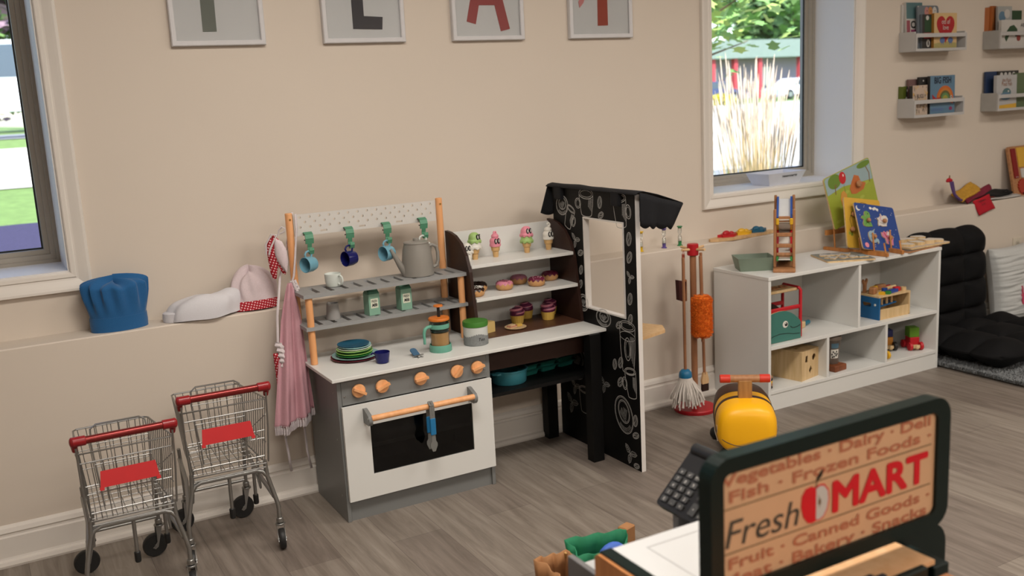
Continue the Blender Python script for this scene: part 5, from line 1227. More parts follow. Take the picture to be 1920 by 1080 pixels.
solid(M_ty, lambda m: m.box((0, 0, .013), (.05, .022, .026), bev=.004), 'yellow wooden block behind the brown cube', 'toy_block', 3.832, 3.262, zt, .2)
solid(M_tan, lambda m: m.box((0, 0, .014), (.060, .026, .028), bev=.005), 'brown wooden bar at the back of the toy tool box', 'toy_block', 3.885, 3.268, zt, -.15)
solid(M_ply, lambda m: m.cyl((-.035, 0, .009), (.035, 0, .009), .009), 'pale wooden rod at the back right of the toy tool box', 'toy_rod', 3.935, 3.245, zt, .1)
solid(M_tr, lambda m: m.cyl((-.022, 0, .008), (.022, 0, .008), .008), 'red wooden peg lying near the back right corner of the tool box', 'toy_peg', 3.940, 3.272, zt, .05)
# shape sorter
t_ = thing('shape_sorter', 'square birch shape sorter box with cut-out shapes on the lower shelf', 'shape sorter', M=T(3.232, 3.146, S1) @ R(.22))
M_dark = mat('inside_dark', (.02, .012, .008), .9)
s_ = .136
MB(M_ply).prism([rect(0, 0, s_, s_*.98), [(.022, .085), (.028, .115), (.046, .115), (.048, .082)], circ(.098, .098, .016, 20), [(.068, .020), (.084, .042), (.070, .064), (.056, .040)]], -.006, 0, M=XZ((0, 0, 0))).build('front_panel', t_, local=True)
sd = MB(M_ply).bx(-.006, 0, 0, .175, 0, s_*.98).build('side_panel', t_, local=True); MB(M_ply).bx(s_-.006, s_, .006, .175, 0, s_*.98).build('side_panel', t_, local=True)
MB(M_ply).bx(0, s_, .169, .175, 0, s_*.98).build('back_panel', t_, local=True); MB(M_ply).bx(0, s_-.006, .006, .169, 0, .005).build('bottom_panel', t_, local=True)
MB(M_ply).prism([rect(-.006, 0, s_, .175), [(.03, .05), (.06, .05), (.06, .08), (.03, .08)], circ(.095, .115, .018, 18), [(.03, .11), (.06, .11), (.045, .14)]], s_*.98, s_*.98+.006).build('top_panel', t_, local=True)
# coffee cup style container on wooden blocks
t_ = thing('lidded_cup', 'tall smoky toy cup with cow-spot label standing on a brown wooden block', 'cup', (3.492, 3.215, S1+.030))
m = MB(mat('smoky_cup', (.14, .11, .09), .35)); m.lathe([(.033, 0), (.034, .002), (.043, .118), (.0001, .118)], seg=32); m.build('cup_body', t_, local=True)
m = MB(mat('cup_lid', (.25, .20, .16), .4)); m.lathe([(.044, .117), (.0465, .119), (.0465, .128), (.043, .134), (.0001, .135)], seg=32); m.build('lid', t_, local=True)
n = 14; vs = []
for z, r_ in ((.030, .0372), (.074, .0402)):
    for k in range(n): a = -PI/2-.95+.98*k/(n-1)+.08; vs.append((r_*math.cos(a), r_*math.sin(a), z))
m = MB(M_iwhite); m.add(vs, [[k, k+1, k+1+n, k+n] for k in range(n-1)], smooth=True)
for k, (a, z) in enumerate(((-2.3, .05), (-2.15, .062), (-1.95, .055), (-1.8, .045), (-2.05, .040), (-1.75, .064), (-2.25, .037), (-1.68, .052))):
    p = V((.0396*math.cos(a), .0396*math.sin(a), z)); m.sph(p, (.0032, .0032, .0050), M_ink, seg=8, rings=6)
m.build('label', t_, local=True)
vs = []
for z, r_ in ((.080, .0408), (.104, .0425)):
    for k in range(n): a = -PI/2-.90+.92*k/(n-1)+.08; vs.append((r_*math.cos(a), r_*math.sin(a), z))
MB(mat('label_blue', (.10, .20, .28), .5)).add(vs, [[k, k+1, k+1+n, k+n] for k in range(n-1)], smooth=True).build('blue_sticker', t_, local=True)
m = MB(wood('redwood', '#6d3a1e', '#8a4d2a', 4)); m.box((0, 0, .015), (.085, .10, .030), bev=.003); single(m, 'wooden_block', 'flat brown wooden block under the smoky toy cup', 'wooden block', (3.490, 3.205, S1), .1)
t_ = thing('toy_stack', 'small striped brown and yellow toy at the lower shelf left edge', 'toy', (3.045, 3.165, S1))
for k in range(5): MB([M_brown, M_tan, M_ty, M_brown, M_tan][k]).lathe([(.012, 0), (.015, .003), (.015, .009), (.012, .012)], seg=20, loc=(0, 0, .012*k)).build('ring', t_, local=True)
# little block vehicles on the lower right shelf
def blockcar(label, x, y, rz, top, body, wheel, h=1.0, sc_=1.0):
    t_ = thing('block_vehicle', label, 'toy vehicle', M=T(x, y, S1) @ R(rz) @ Mx.Scale(sc_, 4), group='wooden block vehicles on the lower right shelf')
    MB(M_ply).bx(-.018, .018, -.055, .045, .014, .028, bev=.002).build('chassis', t_, local=True)
    MB(body).box((0, 0, .048), (.052, .056, .040), bev=.002).build('body_block', t_, local=True)
    if top: MB(top).box((0, .004, .068+.026*h), (.054, .054, .052*h), bev=.002).build('top_block', t_, local=True)
    MB(M_ply).sph((0, -.058, .022), (.011, .010, .012)).build('peg', t_, local=True); MB(M_ply).cyl((-.030, -.040, .022), (.030, -.040, .022), .007).build('axle', t_, local=True)
    for s_ in (-1, 1):
        for yy in (-.036, .036): m = MB(wheel); m.cyl((s_*.021, yy, .022), (s_*.038, yy, .022), .022, seg=24); m.cyl((s_*.038, yy, .022), (s_*.040, yy, .022), .012, seg=16); m.build('wheel', t_, local=True)
    return t_
blockcar('green block on red toy vehicle with red wheels, right one on the lower shelf', 4.068, 3.215, -.42, mat('lime_block', (.10, .24, .015), .45), M_tr, M_tr, sc_=.95)
blockcar('blue-topped orange toy vehicle with black wheels on the lower shelf', 3.962, 3.290, -.42, mat('navy_block', (.015, .02, .10), .45), mat('orange_block', (.58, .24, .03), .45), M_rubber, .7)
m = MB(M_ty); m.cyl((0, 0, .020), (.016, 0, .020), .020, seg=24); m.box((-.02, .01, .022), (.03, .04, .03), bev=.003); single(m, 'toy_vehicle', 'small yellow toy vehicle partly behind the lower divider', 'toy vehicle', (3.815, 3.165, S1), -.1)
# ------------------------------------------------------------------ things on the ledge and window sill
t_ = thing('fidget_board', 'long wooden leaf-shaped board with red, yellow and blue animals on the ledge', 'wooden toy', M=T(3.235, 3.555, LZ+.001) @ R(.05))
MB(M_beech).prism([[(-.21, -.012), (-.18, -.035), (-.10, -.052), (.02, -.050), (.12, -.042), (.20, -.030), (.21, .01), (.12, .040), (-.02, .046), (-.14, .032), (-.20, .012)]], 0, .012).build('board', t_, local=True)
for cx, mt in ((-.085, M_tr), (.015, M_ty), (.115, mat('petrol_blue', (.01, .10, .18), .45))):
    pts = [(cx+(.054+.008*math.sin(5*a)+.005*math.sin(9*a+1))*math.cos(a), (.024+.006*math.sin(4*a+1))*math.sin(a)) for a in [2*PI*k/40 for k in range(40)]]
    m = MB(mt).prism([pts], .012, .026); m.sph((cx-.012, 0, .028), (.022, .014, .014)); m.sph((cx+.024, .004, .026), (.016, .012, .009)); m.build('animal_piece', t_, local=True)
M_hg = mk_glass('timer_glass', (.93, .95, .95), .12)
def timer(x, y, label, cols, z0=LZ):
    t_ = thing('sand_timer', label, 'sand timer', (x, y, z0), 0, 'sand timers on the ledge')
    mt = mat('timer_'+cols, cols, .4)
    MB(mt).lathe([(.0125, 0), (.013, .003), (.008, .006), (.0085, .022), (.0001, .022)], seg=20).build('base_cap', t_, local=True)
    MB(mt).lathe([(.0085, .083), (.0085, .087), (.013, .089), (.0125, .093), (.0001, .093)], seg=20).build('top_cap', t_, local=True)
    MB(M_hg).lathe([(.009, .018), (.009, .044), (.003, .053), (.009, .062), (.009, .088)], seg=20, cap=False).build('glass_tube', t_, local=True)
    MB(M_iwhite).lathe([(.0065, .024), (.0065, .036), (.0001, .042)], seg=14).build('sand', t_, local=True)
timer(2.868, 3.566, 'green-capped sand timer, right one on the ledge near the mop stand', '#2f7d4a')
timer(2.775, 3.566, 'purple-capped sand timer under the awning corner', '#5a4a8c')
timer(2.640, 3.563, 'yellow and black capped sand timer beside the chalkboard edge', '#d8b020')
m = bin_mb(MB(mat('white_tray', (.60, .62, .70), .5)), .115, .055, .145, .075, .062, .005)
A2 = XZ((0, -.0655, .031)); A2 = T(0, 0, 0) @ plane((.0, -.0655, .031), (1, 0, 0), (0, -.31, .95))
m.text('THENEWTONETTER', .0125, A2 @ T(-.035, .008, 0), M_ink, .0015, off=.0004)
single(m, 'plastic_tray', 'white plastic tray with small black lettering on the window sill', 'tray', (3.640, 3.735, W2[2]+.006), .10)
# ------------------------------------------------------------------ toy cleaning stand
SX, SY = 2.770, 3.355
t_ = thing('cleaning_stand', 'round red base and wooden post stand holding toy mop, duster and brushes', 'cleaning stand', (SX, SY, 0))
M_redp = mat('red_paint', (.42, .008, .015), .4)
MB(M_redp).lathe([(.094, 0), (.096, .004), (.096, .014), (.092, .018), (.0001, .018)], seg=48).build('base', t_)
# built about the origin, so move it to the stand
t_.children[-1].data.transform(T(SX, SY, 0))
M_dowel = wood('dowel', '#8f5f3f', '#a87450', 5, .5, (8, 8, 1))
MB(M_dowel).cyl((SX, SY, .018), (SX, SY, .728), .0145, seg=18).build('post', t_)
MB(M_redp).cyl((SX, SY, .720), (SX, SY, .772), .0255, seg=28).build('top_cap', t_)
for a in (.15, PI/2+.15, PI+.15, 1.5*PI+.15): MB(M_beech).cyl((SX+.020*math.cos(a), SY+.020*math.sin(a), .748), (SX+.070*math.cos(a), SY+.070*math.sin(a), .752), .0062, seg=12).build('hanging_peg', t_)
def cord(m, x, y): m.tube([(x-.003, y, .718), (x-.004, y, .742), (x+.0, y-.004, .757), (x+.004, y, .742), (x+.003, y, .718)], .0011, M_redp, seg=6)
# mop
mx_, my = SX-.078, SY-.030
t_ = thing('toy_mop', 'toy string mop with blue dome hanging on the cleaning stand', 'mop', (mx_, my, .1))
MB(M_dowel).cyl((mx_, my, .205), (mx_-.002, my, .722), .0066, seg=14).build('handle', t_)
m = MB(M_redp); cord(m, mx_, my); m.build('hanging_loop', t_)
m = MB(mat('mop_blue', (.012, .14, .28), .4)); m.lathe([(.029, .170), (.030, .185), (.027, .200), (.018, .211), (.0001, .215)], seg=28, M=T(mx_, my, 0)); m.build('dome', t_)
m = MB(mat('mop_string', (.60, .55, .50), .95, var=.15, scale=60, bump=.4)); rnd = random.Random(4)
for k in range(150):
    a = 2*PI*k/150*3.0; r0 = .024; r1 = rnd.uniform(.030, .078); zb = rnd.uniform(.040, .095); 
    c, s_ = math.cos(a), math.sin(a); ww = rnd.uniform(-.004, .004)
    if s_ > .5: r1 = min(r1, .05)
    m.tube([(mx_+r0*c, my+r0*s_, .186), (mx_+(r0+.008)*c, my+(r0+.008)*s_, .160), (mx_+r1*.8*c+ww, my+r1*.8*s_, .12), (mx_+r1*c, my+r1*s_, zb+.02), (mx_+(r1+.006)*c+ww, my+(r1+.006)*s_, zb)], [.0026, .003, .003, .003, .0032], seg=6)
m.build('mop_strings', t_)
# orange duster
dx_, dy = SX+.006, SY-.048
t_ = thing('toy_duster', 'fluffy bright orange toy duster hanging on the cleaning stand', 'duster', (dx_, dy, .33))
MB(M_dowel).cyl((dx_+.005, dy, .36), (dx_-.004, dy, .722), .0070, seg=14).build('handle', t_)
MB(M_dowel).cyl((dx_+.002, dy, .345), (dx_+.003, dy, .33), .006, seg=10).build('handle_tip', t_)
m = MB(mat('duster_orange', (.75, .16, .01), .9, var=.25, scale=90)); rnd = random.Random(6)
m.lathe([(.02, .352), (.040, .362), (.043, .40), (.043, .50), (.038, .535), (.02, .545)], seg=20, M=T(dx_, dy, 0))
for k in range(2600):
    a = rnd.uniform(0, 2*PI); z = rnd.uniform(.352, .545); rr = .043*min(1, .45+(z-.345)*28, .45+(.552-z)*22); c, s_ = math.cos(a), math.sin(a)
    p = V((dx_+rr*c, dy+rr*s_, z)); d = V((c+rnd.uniform(-.8, .8), s_+rnd.uniform(-.8, .8), rnd.uniform(-.9, .8))).normalized(); L_ = rnd.uniform(.006, .012); q = d.orthogonal().normalized()*.0016; q2 = d.cross(q).normalized()*.0016
    m.add([p+q, p-q*.5+q2, p-q*.5-q2, p+d*L_], [[0, 1, 3], [1, 2, 3], [2, 0, 3]])
m.build('fluff', t_, kind='stuff')
# broom and brush behind
t_ = thing('toy_broom', 'toy broom with flat wooden head hanging behind the orange duster', 'broom', (SX+.078, SY+.03, .1))
bx_, by = SX+.062, SY+.020
MB(M_dowel).cyl((bx_+.012, by, .150), (bx_, by, .722), .0068, seg=14).build('handle', t_)
MB(M_beech).prism([[(-.018, 0), (.018, 0), (.020, .02), (.010, .055), (-.010, .055), (-.020, .02)]], -.006, .006, M=XZ((bx_+.014, by, .105))).build('head', t_)
m = MB(M_brown); m.box((bx_+.014, by, .088), (.040, .014, .038), bev=.003); m.build('bristles', t_)
t_ = thing('toy_dustpan_brush', 'toy hand brush with dark red-brown bristles hanging at the stand left side', 'brush', (SX-.07, SY+.02, .6))
qx, qy = SX-.030, SY+.030
MB(M_dowel).cyl((qx, qy, .60), (qx, qy, .724), .0068, seg=14).build('handle', t_)
m = MB(mat('bristle_maroon', (.05, .010, .008), .9, var=.4, scale=150)); m.prism([[(-.034, .52), (-.004, .508), (.006, .60), (-.038, .612)]], -.012, .012, M=XZ((qx, qy, 0))); m.build('bristles', t_)
MB(M_dowel).box((qx+.006, qy, .560), (.010, .024, .10), bev=.003).build('brush_back', t_)
# ------------------------------------------------------------------ ride-on bee
fa = math.atan2(-.80, -.60)                     # facing direction
A = T(2.592, 2.840, 0) @ R(fa-PI/2+PI) @ Mx.Diagonal((1.03, 1.03, .91, 1))           # local -Y is the facing direction
t_ = thing('ride_on_bee', 'yellow and brown striped ride-on bee with smiling face and wooden handlebar', 'ride-on toy', M=A)
M_by = mat('bee_yellow', (.92, .46, .006), .38, var=.04, scale=8); M_bb = mat('bee_brown', (.050, .022, .012), .45); M_pipe = mat('bee_piping', (.50, .40, .30), .5)
n = 48
def sec(y, w_, h_, zc, e=2.75):
    o = []
    for k in range(n):
        a = 2*PI*k/n; c, s_ = math.cos(a), math.sin(a)
        o.append((w_*math.copysign(abs(c)**(2/e), c), y, zc+h_*math.copysign(abs(s_)**(2/e), s_)))
    return o
secs = [(-.178, .035, .03, .150), (-.176, .070, .068, .150), (-.168, .094, .093, .151), (-.152, .107, .106, .152), (-.120, .113, .113, .153), (-.072, .113, .116, .154), (-.070, .1145, .1175, .154), (-.048, .1145, .1175, .154), (-.046, .113, .116, .155), (.000, .112, .117, .156), (.002, .1135, .1185, .156), (.060, .1125, .119, .157), (.12, .106, .113, .157), (.155, .090, .095, .157), (.175, .06, .062, .157), (.180, .02, .02, .157)]
rows = [sec(*q) for q in secs]
def loft(m, i0, i1, cap0=False, cap1=False):
    vs = [p for r in rows[i0:i1+1] for p in r]; k = i1-i0
    fs = [[i*n+j, (i+1)*n+j, (i+1)*n+(j+1) % n, i*n+(j+1) % n] for i in range(k) for j in range(n)]
    if cap0: fs.append(list(range(n)))
    if cap1: fs.append([k*n+j for j in range(n)][::-1])
    m.add(vs, fs, smooth=True); return m
bd = MB(M_by); loft(bd, 0, 5, cap0=True)
bd.cur = M_bb; loft(bd, 5, 8); bd.cur = M_by; loft(bd, 8, 9); bd.cur = M_bb; loft(bd, 9, 15, cap1=True)
body = bd.build('body', t_, local=True)
m = MB(M_pipe)

for s_ in (-1, 1): m.tube([(s_*.106, -.10, .085), (s_*.108, .02, .080), (s_*.106, .08, .088)], .0025, seg=6)
m.build('piping', t_, local=True)
from mathutils.bvhtree import BVHTree
_bvh = BVHTree.FromPolygons(bd.v, bd.f)
def onface(x, z, off=.0):
    h_ = _bvh.ray_cast(V((x, -1, z)), V((0, 1, 0))); return h_[0]+h_[1]*(-off if h_[1].y > 0 else off)
m = MB(M_bb)
pts = [onface(-.094+.188*k/24, .118-.030*math.sin(PI*k/24)**.8, .0006) for k in range(25)]; m.tube(pts, .0015, seg=6); m.build('smile', t_, local=True)
for s_ in (-1, 1):
    q = _bvh.ray_cast(V((s_*.5, -.128, .150)), V((-s_, 0, 0)))[0]
    m = MB(M_iwhite); m.sph(q, (.0016, .011, .019), seg=20); m.sph((q.x+s_*.0012, q.y-.001, q.z), (.0016, .008, .0155), M_ink, seg=20); m.build('eye', t_, local=True)
m = MB(wood('bar_wood', '#9a6c3a', '#b5854e', 5)); m.box((0, -.062, .305), (.052, .034, .090), bev=.006, seg=2); m.build('handle_post', t_, local=True)
MB(M_tan).cyl((-.058, -.062, .352), (.058, -.062, .352), .0165, seg=24).build('handlebar', t_, local=True)
for s_ in (-1, 1): MB(mat('grip_red', (.62, .04, .02), .4)).cyl((s_*.054, -.062, .352), (s_*.094, -.062, .352), .0180, seg=24).build('handle_grip', t_, local=True)
for s_ in (-1, 1):
    for y, x in ((-.11, .08), (.13, .10)):
        m = MB(M_rubber); m.sph((s_*x, y, .028), (.022, .028, .028), seg=20); m.build('wheel', t_, local=True)
MB(M_rubber).box((0, 0, .042), (.15, .26, .012), bev=.004).build('underframe', t_, local=True)
# ------------------------------------------------------------------ framed letters on the wall
M_frame = mat('frame_pale', (.60, .59, .60), .4); M_paper = mat('letter_paper', (.64, .65, .65), .7, var=.02)
M_pglass = mk_glass('picture_glass', (.96, .96, .96), .10)
BZ = 1.686
def picture(x0, x1, label, shapes):
    t_ = thing('framed_picture', label, 'picture', (x0, UY, BZ), group='framed paper letters high on the wall')
    h_ = .45; m = MB(M_frame); PR = [(-.018, 0), (-.018, .018), (-.015, .021), (-.003, .021), (0, .018), (0, 0)]
    sweep(m, x0, x1, BZ, BZ+h_, [(a, b_) for a, b_ in PR], UY-.001); m.build('frame', t_)
    MB(M_paper).bx(x0+.016, x1-.016, UY-.010, UY-.003, BZ+.016, BZ+h_-.016).build('backing_paper', t_)
    m = MB(shapes[0][1]); A2 = XZ((0, UY-.010, 0))
    for q_, (pts, mt) in enumerate(shapes): m.prism([pts], .0002, .0014+.0004*q_, mt, A2)
    m.build('paper_letter', t_)
    MB(M_pglass).bx(x0+.017, x1-.017, UY-.0165, UY-.0150, BZ+.017, BZ+h_-.017).build('glass', t_)
M_g1 = mat('letter_grey_green', (.16, .18, .155), .7); M_g2 = mat('letter_charcoal', (.050, .050, .060), .7); M_g3 = mat('letter_rose', (.35, .075, .075), .7); M_g4 = mat('letter_brick', (.36, .06, .035), .7); M_g5 = mat('letter_pink', (.62, .25, .25), .7)
picture(.685, 1.018, 'white frame with grey-green paper letter, leftmost of the four', [([(.797, 1.735), (.846, 1.735), (.850, 2.03), (.801, 2.03)], M_g1), ([(.848, 2.03), (.905, 2.025), (.938, 1.99), (.935, 1.93), (.90, 1.895), (.848, 1.892), (.848, 1.925), (.885, 1.93), (.90, 1.955), (.895, 1.985), (.848, 1.995)], M_g1)])
picture(1.238, 1.572, 'white frame with dark charcoal letter L, second from the left', [([(1.360, 1.738), (1.479, 1.735), (1.484, 1.782), (1.407, 1.786), (1.409, 2.02), (1.361, 2.02)], M_g2)])
picture(1.779, 2.112, 'white frame with rose-red paper letter A, third from the left', [([(1.847, 1.762), (1.888, 1.751), (1.958, 2.03), (1.915, 2.03)], M_g3), ([(2.003, 1.722), (2.046, 1.731), (1.975, 2.03), (1.932, 2.03)], M_g3), ([(1.895, 1.826), (2.00, 1.826), (1.99, 1.862), (1.905, 1.862)], M_g3)])
picture(2.338, 2.669, 'white frame with brick-red paper letter, rightmost of the four', [([(2.487, 1.739), (2.541, 1.740), (2.541, 1.88), (2.49, 1.88)], M_g4), ([(2.395, 2.02), (2.44, 2.03), (2.52, 1.90), (2.48, 1.87)], M_g4), ([(2.63, 2.02), (2.585, 2.03), (2.50, 1.89), (2.54, 1.87)], M_g4), ([(2.395, 1.815), (2.415, 1.835), (2.425, 1.86), (2.405, 1.862), (2.39, 1.84)], M_g5)])
# ------------------------------------------------------------------ wall book shelves
M_rack = mat('shelf_grey_white', (.46, .45, .44), .55, var=.04, scale=20); M_rackd = mat('shelf_warm_grey', (.36, .35, .33), .6, var=.12, scale=20)
def wshelf(x0, z0, label, w_=.408, h_=.102, mt=M_rack):
    t_ = thing('wall_book_shelf', label, 'book shelf', (x0, UY, z0), group='small white book shelves on the wall')
    y0, y1 = 3.538, UY
    for x in (x0, x0+w_-.008): MB(mt).bx(x, x+.008, y0, y1, z0, z0+h_, bev=.0015).build('side_panel', t_)
    MB(M_rack).bx(x0+.008, x0+w_-.008, y0, y1, z0, z0+.008).build('bottom_panel', t_); MB(M_rack).bx(x0+.008, x0+w_-.008, y1-.008, y1, z0+.008, z0+h_).build('back_panel', t_)
    MB(M_rack).bx(x0, x0+w_, y0-.009, y0, z0, z0+.014).build('lower_rail', t_); MB(M_rack).bx(x0, x0+w_, y0-.009, y0, z0+.072, z0+.092).build('front_rail', t_)
    for x in (x0, x0+w_-.010): MB(M_rack).bx(x, x+.010, y0-.009, y0, z0+.014, z0+.072).build('rail_end', t_)
wshelf(4.430, 1.580, 'white wall book shelf holding the red heart book, upper left of four')
wshelf(4.430, 1.234, 'white wall book shelf holding the blue fish book, lower left of four')
wshelf(5.128, 1.580, 'grey-sided wall book shelf at the upper right picture edge', mt=M_rackd)
wshelf(5.132, 1.234, 'grey-sided wall book shelf at the lower right picture edge', mt=M_rackd)
def book(label, x0, x1, z0, h_, y, th, cov, deco=None, spine=None, lean=.0, rot=0, grp='picture books on the wall shelves', rr=.002):
    A2 = plane((x0, y, z0), (math.cos(rot), math.sin(rot), 0), (0, lean, 1)); w_ = x1-x0
    t_ = thing('picture_book', label, 'book', M=A2, group=grp)
    m = MB(cov).prism([rrect(0, 0, w_, h_, rr, 4)], -.0015, 0, side=spine or cov); 
    if deco: deco(m, w_, h_)
    m.build('front_cover', t_, local=True)
    MB(cov).prism([rrect(0, 0, w_, h_, rr, 4)], -th, -th+.0015).build('back_cover', t_, local=True)
    MB(spine or cov).bx(-.0015, .0005, .001, h_-.001, -th, 0).build('spine', t_, local=True)
    MB(mat('page_block', (.55, .52, .46), .8, var=.1, scale=200)).bx(.002, w_-.002, .002, h_-.002, -th+.0015, -.0015).build('pages', t_, local=True)
C = lambda n_, c: mat(n_, c, .5)
M_cream = C('cover_cream', (.58, .40, .19)); M_heart = C('heart_red', (.36, .012, .018)); M_bkblue = C('cover_blue', (.10, .19, .28)); M_teal2 = C('cover_teal', (.08, .16, .17)); M_wht = C('cover_white', (.50, .48, .45))
M_mag = C('cover_magenta', (.22, .03, .10)); M_gr = C('cover_grey', (.14, .16, .18)); M_dk = C('cover_dark', (.03, .028, .026)); M_olive = C('cover_olive', (.09, .12, .015)); M_org = C('cover_orange', (.36, .10, .015))
M_ltbl = C('soft_blue', (.10, .16, .34)); M_meadow = C('meadow_tan', (.36, .31, .12)); M_ink2 = C('title_navy', (.010, .018, .04)); M_cardw = C('card_white', (.52, .50, .47)); M_leafg = C('deep_green', (.02, .06, .025))
def heart(cx, cy, s_):
    o = []
    for k in range(40):
        a = 2*PI*k/40; o.append((cx+s_*.9*math.sin(a)**3, cy+s_*(.8125*math.cos(a)-.3125*math.cos(2*a)-.125*math.cos(3*a)-.0625*math.cos(4*a))))
    return o[::-1]
def dk_heart(m, w_, h_):
    m.flat([(0.001, .001), (w_-.001, .001), (w_-.001, h_*.17), (w_*.5, h_*.22), (.001, h_*.16)], I4, M_meadow); m.flat(heart(w_*.50, h_*.60, .080), I4, M_heart, .001)
    m.text('ots of', .036, I4 @ T(w_*.5, h_*.70, 0), M_cardw, .0016, ax='CENTER', sx=.8); m.text('love', .036, I4 @ T(w_*.5, h_*.54, 0), M_cardw, .0016, ax='CENTER', sx=.8)
    m.rib([(w_*.3, h_*.42), (w_*.4, h_*.45), (w_*.52, h_*.42), (w_*.68, h_*.44)], .002, I4, M_pp, .0016)
    for x, mt in ((w_*.36, M_ltbl), (w_*.72, M_ltbl)): m.flat(circ(x, h_*.25, .020, 16, .016), I4, mt, .0014); m.rib([(x-.008, h_*.19), (x-.009, h_*.12)], .003, I4, mt, .0014); m.rib([(x+.008, h_*.19), (x+.009, h_*.12)], .003, I4, mt, .0014)
z1 = 1.588
book('pink, teal and white picture book with letters CO, left on the upper left shelf', 4.455, 4.585, z1, .252, 3.606, .012, M_wht, lambda m, w_, h_: (m.flat([(0.002, h_*.66), (w_-.002, h_*.66), (w_-.002, h_-.002), (.002, h_-.002)], I4, M_teal2), m.flat([(.002, .08), (.028, .08), (.028, .158), (.002, .158)], I4, C('dusty_pink', (.28, .07, .09)), .0008), m.flat([(.034, .012), (.075, .012), (.075, .11), (.034, .11)], I4, M_mag, .0008), m.text('CO', .052, I4 @ T(.032, .118, 0), M_ink, .0012, off=.002), m.flat([(.002, .002), (.034, .002), (.034, .05), (.002, .05)], I4, M_pyel, .0009)), M_wht, .06)
book('thin white-spined book behind the CO book on the upper left shelf', 4.438, 4.53, z1, .240, 3.628, .010, M_wht, None, M_wht, .01)
def dk_grey(m, w_, h_):
    for x, mt in ((w_*.42, C('bear_pink', (.45, .20, .18))), (w_*.60, C('bear_orange', (.48, .20, .06))), (w_*.80, M_cardw)): m.flat(circ(x, h_*.86, .017, 18, .026), I4, mt, .0008); m.flat(circ(x+.003, h_*.88, .003, 8), I4, M_ink, .0012)
book('grey-blue board book with rounded corners and three small bears, upper left shelf', 4.515, 4.682, z1, .232, 3.585, .010, M_gr, dk_grey, M_gr, .04, rr=.02)
def dk_dark(m, w_, h_):
    m.flat([(.02, h_*.5), (w_-.01, h_*.5), (w_-.01, h_*.92), (.02, h_*.92)], I4, M_leafg); m.flat(circ(.04, h_*.9, .012, 14), I4, M_cardw, .0012); m.flat([(.014, .06), (w_-.004, .06), (w_-.004, h_*.48), (.014, h_*.48)], I4, M_heart, .0008)
    m.flat(circ(.048, .034, .013, 16, .020), I4, M_cardw, .0012); m.flat(circ(.048, .034, .006, 12, .012), I4, M_dk, .0016)
book('dark green and red board book tucked left of the heart book', 4.530, 4.62, z1, .185, 3.572, .014, M_dk, dk_dark, M_gr, .02)
book('yellow board book with a big red heart on the cover', 4.605, 4.790, z1, .190, 3.556, .016, M_cream, dk_heart, C('spine_ochre', (.36, .17, .03)), .02)
z2 = 1.242
def dk_fish(m, w_, h_):
    m.text('BIG FISH', .047, I4 @ T(w_*.5, h_*.80, 0), M_ink2, .0012, ax='CENTER', off=.0012, sx=.80)
    for k, c in enumerate(((.50, .12, .02), (.48, .17, .03), (.10, .10, .03), (.10, .22, .08), (.33, .30, .05))):
        r_ = .070-.012*k; m.flat(circ(w_*.60, h_*.38, r_, 22, r_*1.05, -.35, PI*.95)+[(w_*.60, h_*.36)], I4, C('fish_band%d' % k, c), .0008+.0003*k)
    m.flat([(w_*.08, h_*.52), (w_*.22, h_*.42), (w_*.42, h_*.44), (w_*.44, h_*.34), (w_*.12, h_*.33)], I4, M_heart, .002); m.flat(circ(w_*.84, h_*.44, .008, 12), I4, M_cardw, .0024); m.flat(circ(w_*.84, h_*.44, .004, 10), I4, M_ink, .0028)
    m.text('LITTLE FISH', .024, I4 @ T(w_*.06, h_*.09, 0), M_ltbl, .0012, off=.0006, sx=.78); m.flat(circ(w_*.83, h_*.14, .013, 14, .010), I4, M_mag, .0012)
def dk_bugs(m, w_, h_):
    r2 = random.Random(2)
    for k in range(60):
        x = r2.uniform(.006, w_-.006); y = r2.uniform(.01, h_*.95); 
        if abs(x-w_*.5) < .03 and h_*.55 < y < h_*.9: continue
        a = r2.uniform(1.0, 2.1); l_ = r2.uniform(.008, .022); m.rib([(x, y), (x+l_*math.cos(a), min(h_-.002, y+l_*math.sin(a)))], .003, I4, r2.choice([M_dk, M_dk, M_olive, M_pyel]), .0008+.0001*(k % 5))
    m.text('BUGS', .030, I4 @ T(w_*.5, h_*.58, 0), M_dk, .0016, ax='CENTER', sx=.75)
book('small dark green board book at the left end of the lower left shelf', 4.440, 4.50, z2, .160, 3.612, .026, M_olive, lambda m, w_, h_: (m.flat([(w_*.55, .002), (w_-.002, .002), (w_-.002, h_-.002), (w_*.55, h_-.002)], I4, M_dk), m.flat(circ(w_*.72, h_*.86, .007, 10), I4, M_cardw, .001), m.flat(circ(w_*.62, h_*.6, .008, 10), I4, M_cardw, .001)), M_olive, .0, .2)
book('pinkish-brown book standing behind the cream bugs book', 4.490, 4.575, z2, .195, 3.615, .012, C('cover_mauve', (.16, .09, .085)), None, None, .02)
book('cream board book with dark bug drawings titled BUGS', 4.462, 4.580, z2, .162, 3.565, .020, C('cover_shell', (.48, .38, .30)), dk_bugs, M_dk, .03)
book('black board book with white dots left of the blue fish book', 4.548, 4.66, z2, .205, 3.592, .014, M_dk, lambda m, w_, h_: [m.flat(circ(w_*.28, h_*(.15+.15*k), .005, 8), I4, M_cardw) for k in range(6)], M_dk, .02)
book('blue board book titled BIG FISH with a rainbow fish', 4.592, 4.795, z2, .208, 3.558, .018, M_bkblue, dk_fish, M_dk, .02)
book('orange book spine at the left of the upper right shelf', 5.150, 5.215, z1, .225, 3.620, .030, M_org, None, M_org, .0, .5)
book('second orange book beside the grey-white one on the upper right shelf', 5.165, 5.235, z1, .232, 3.612, .014, M_org, None, M_org, 0, .3)
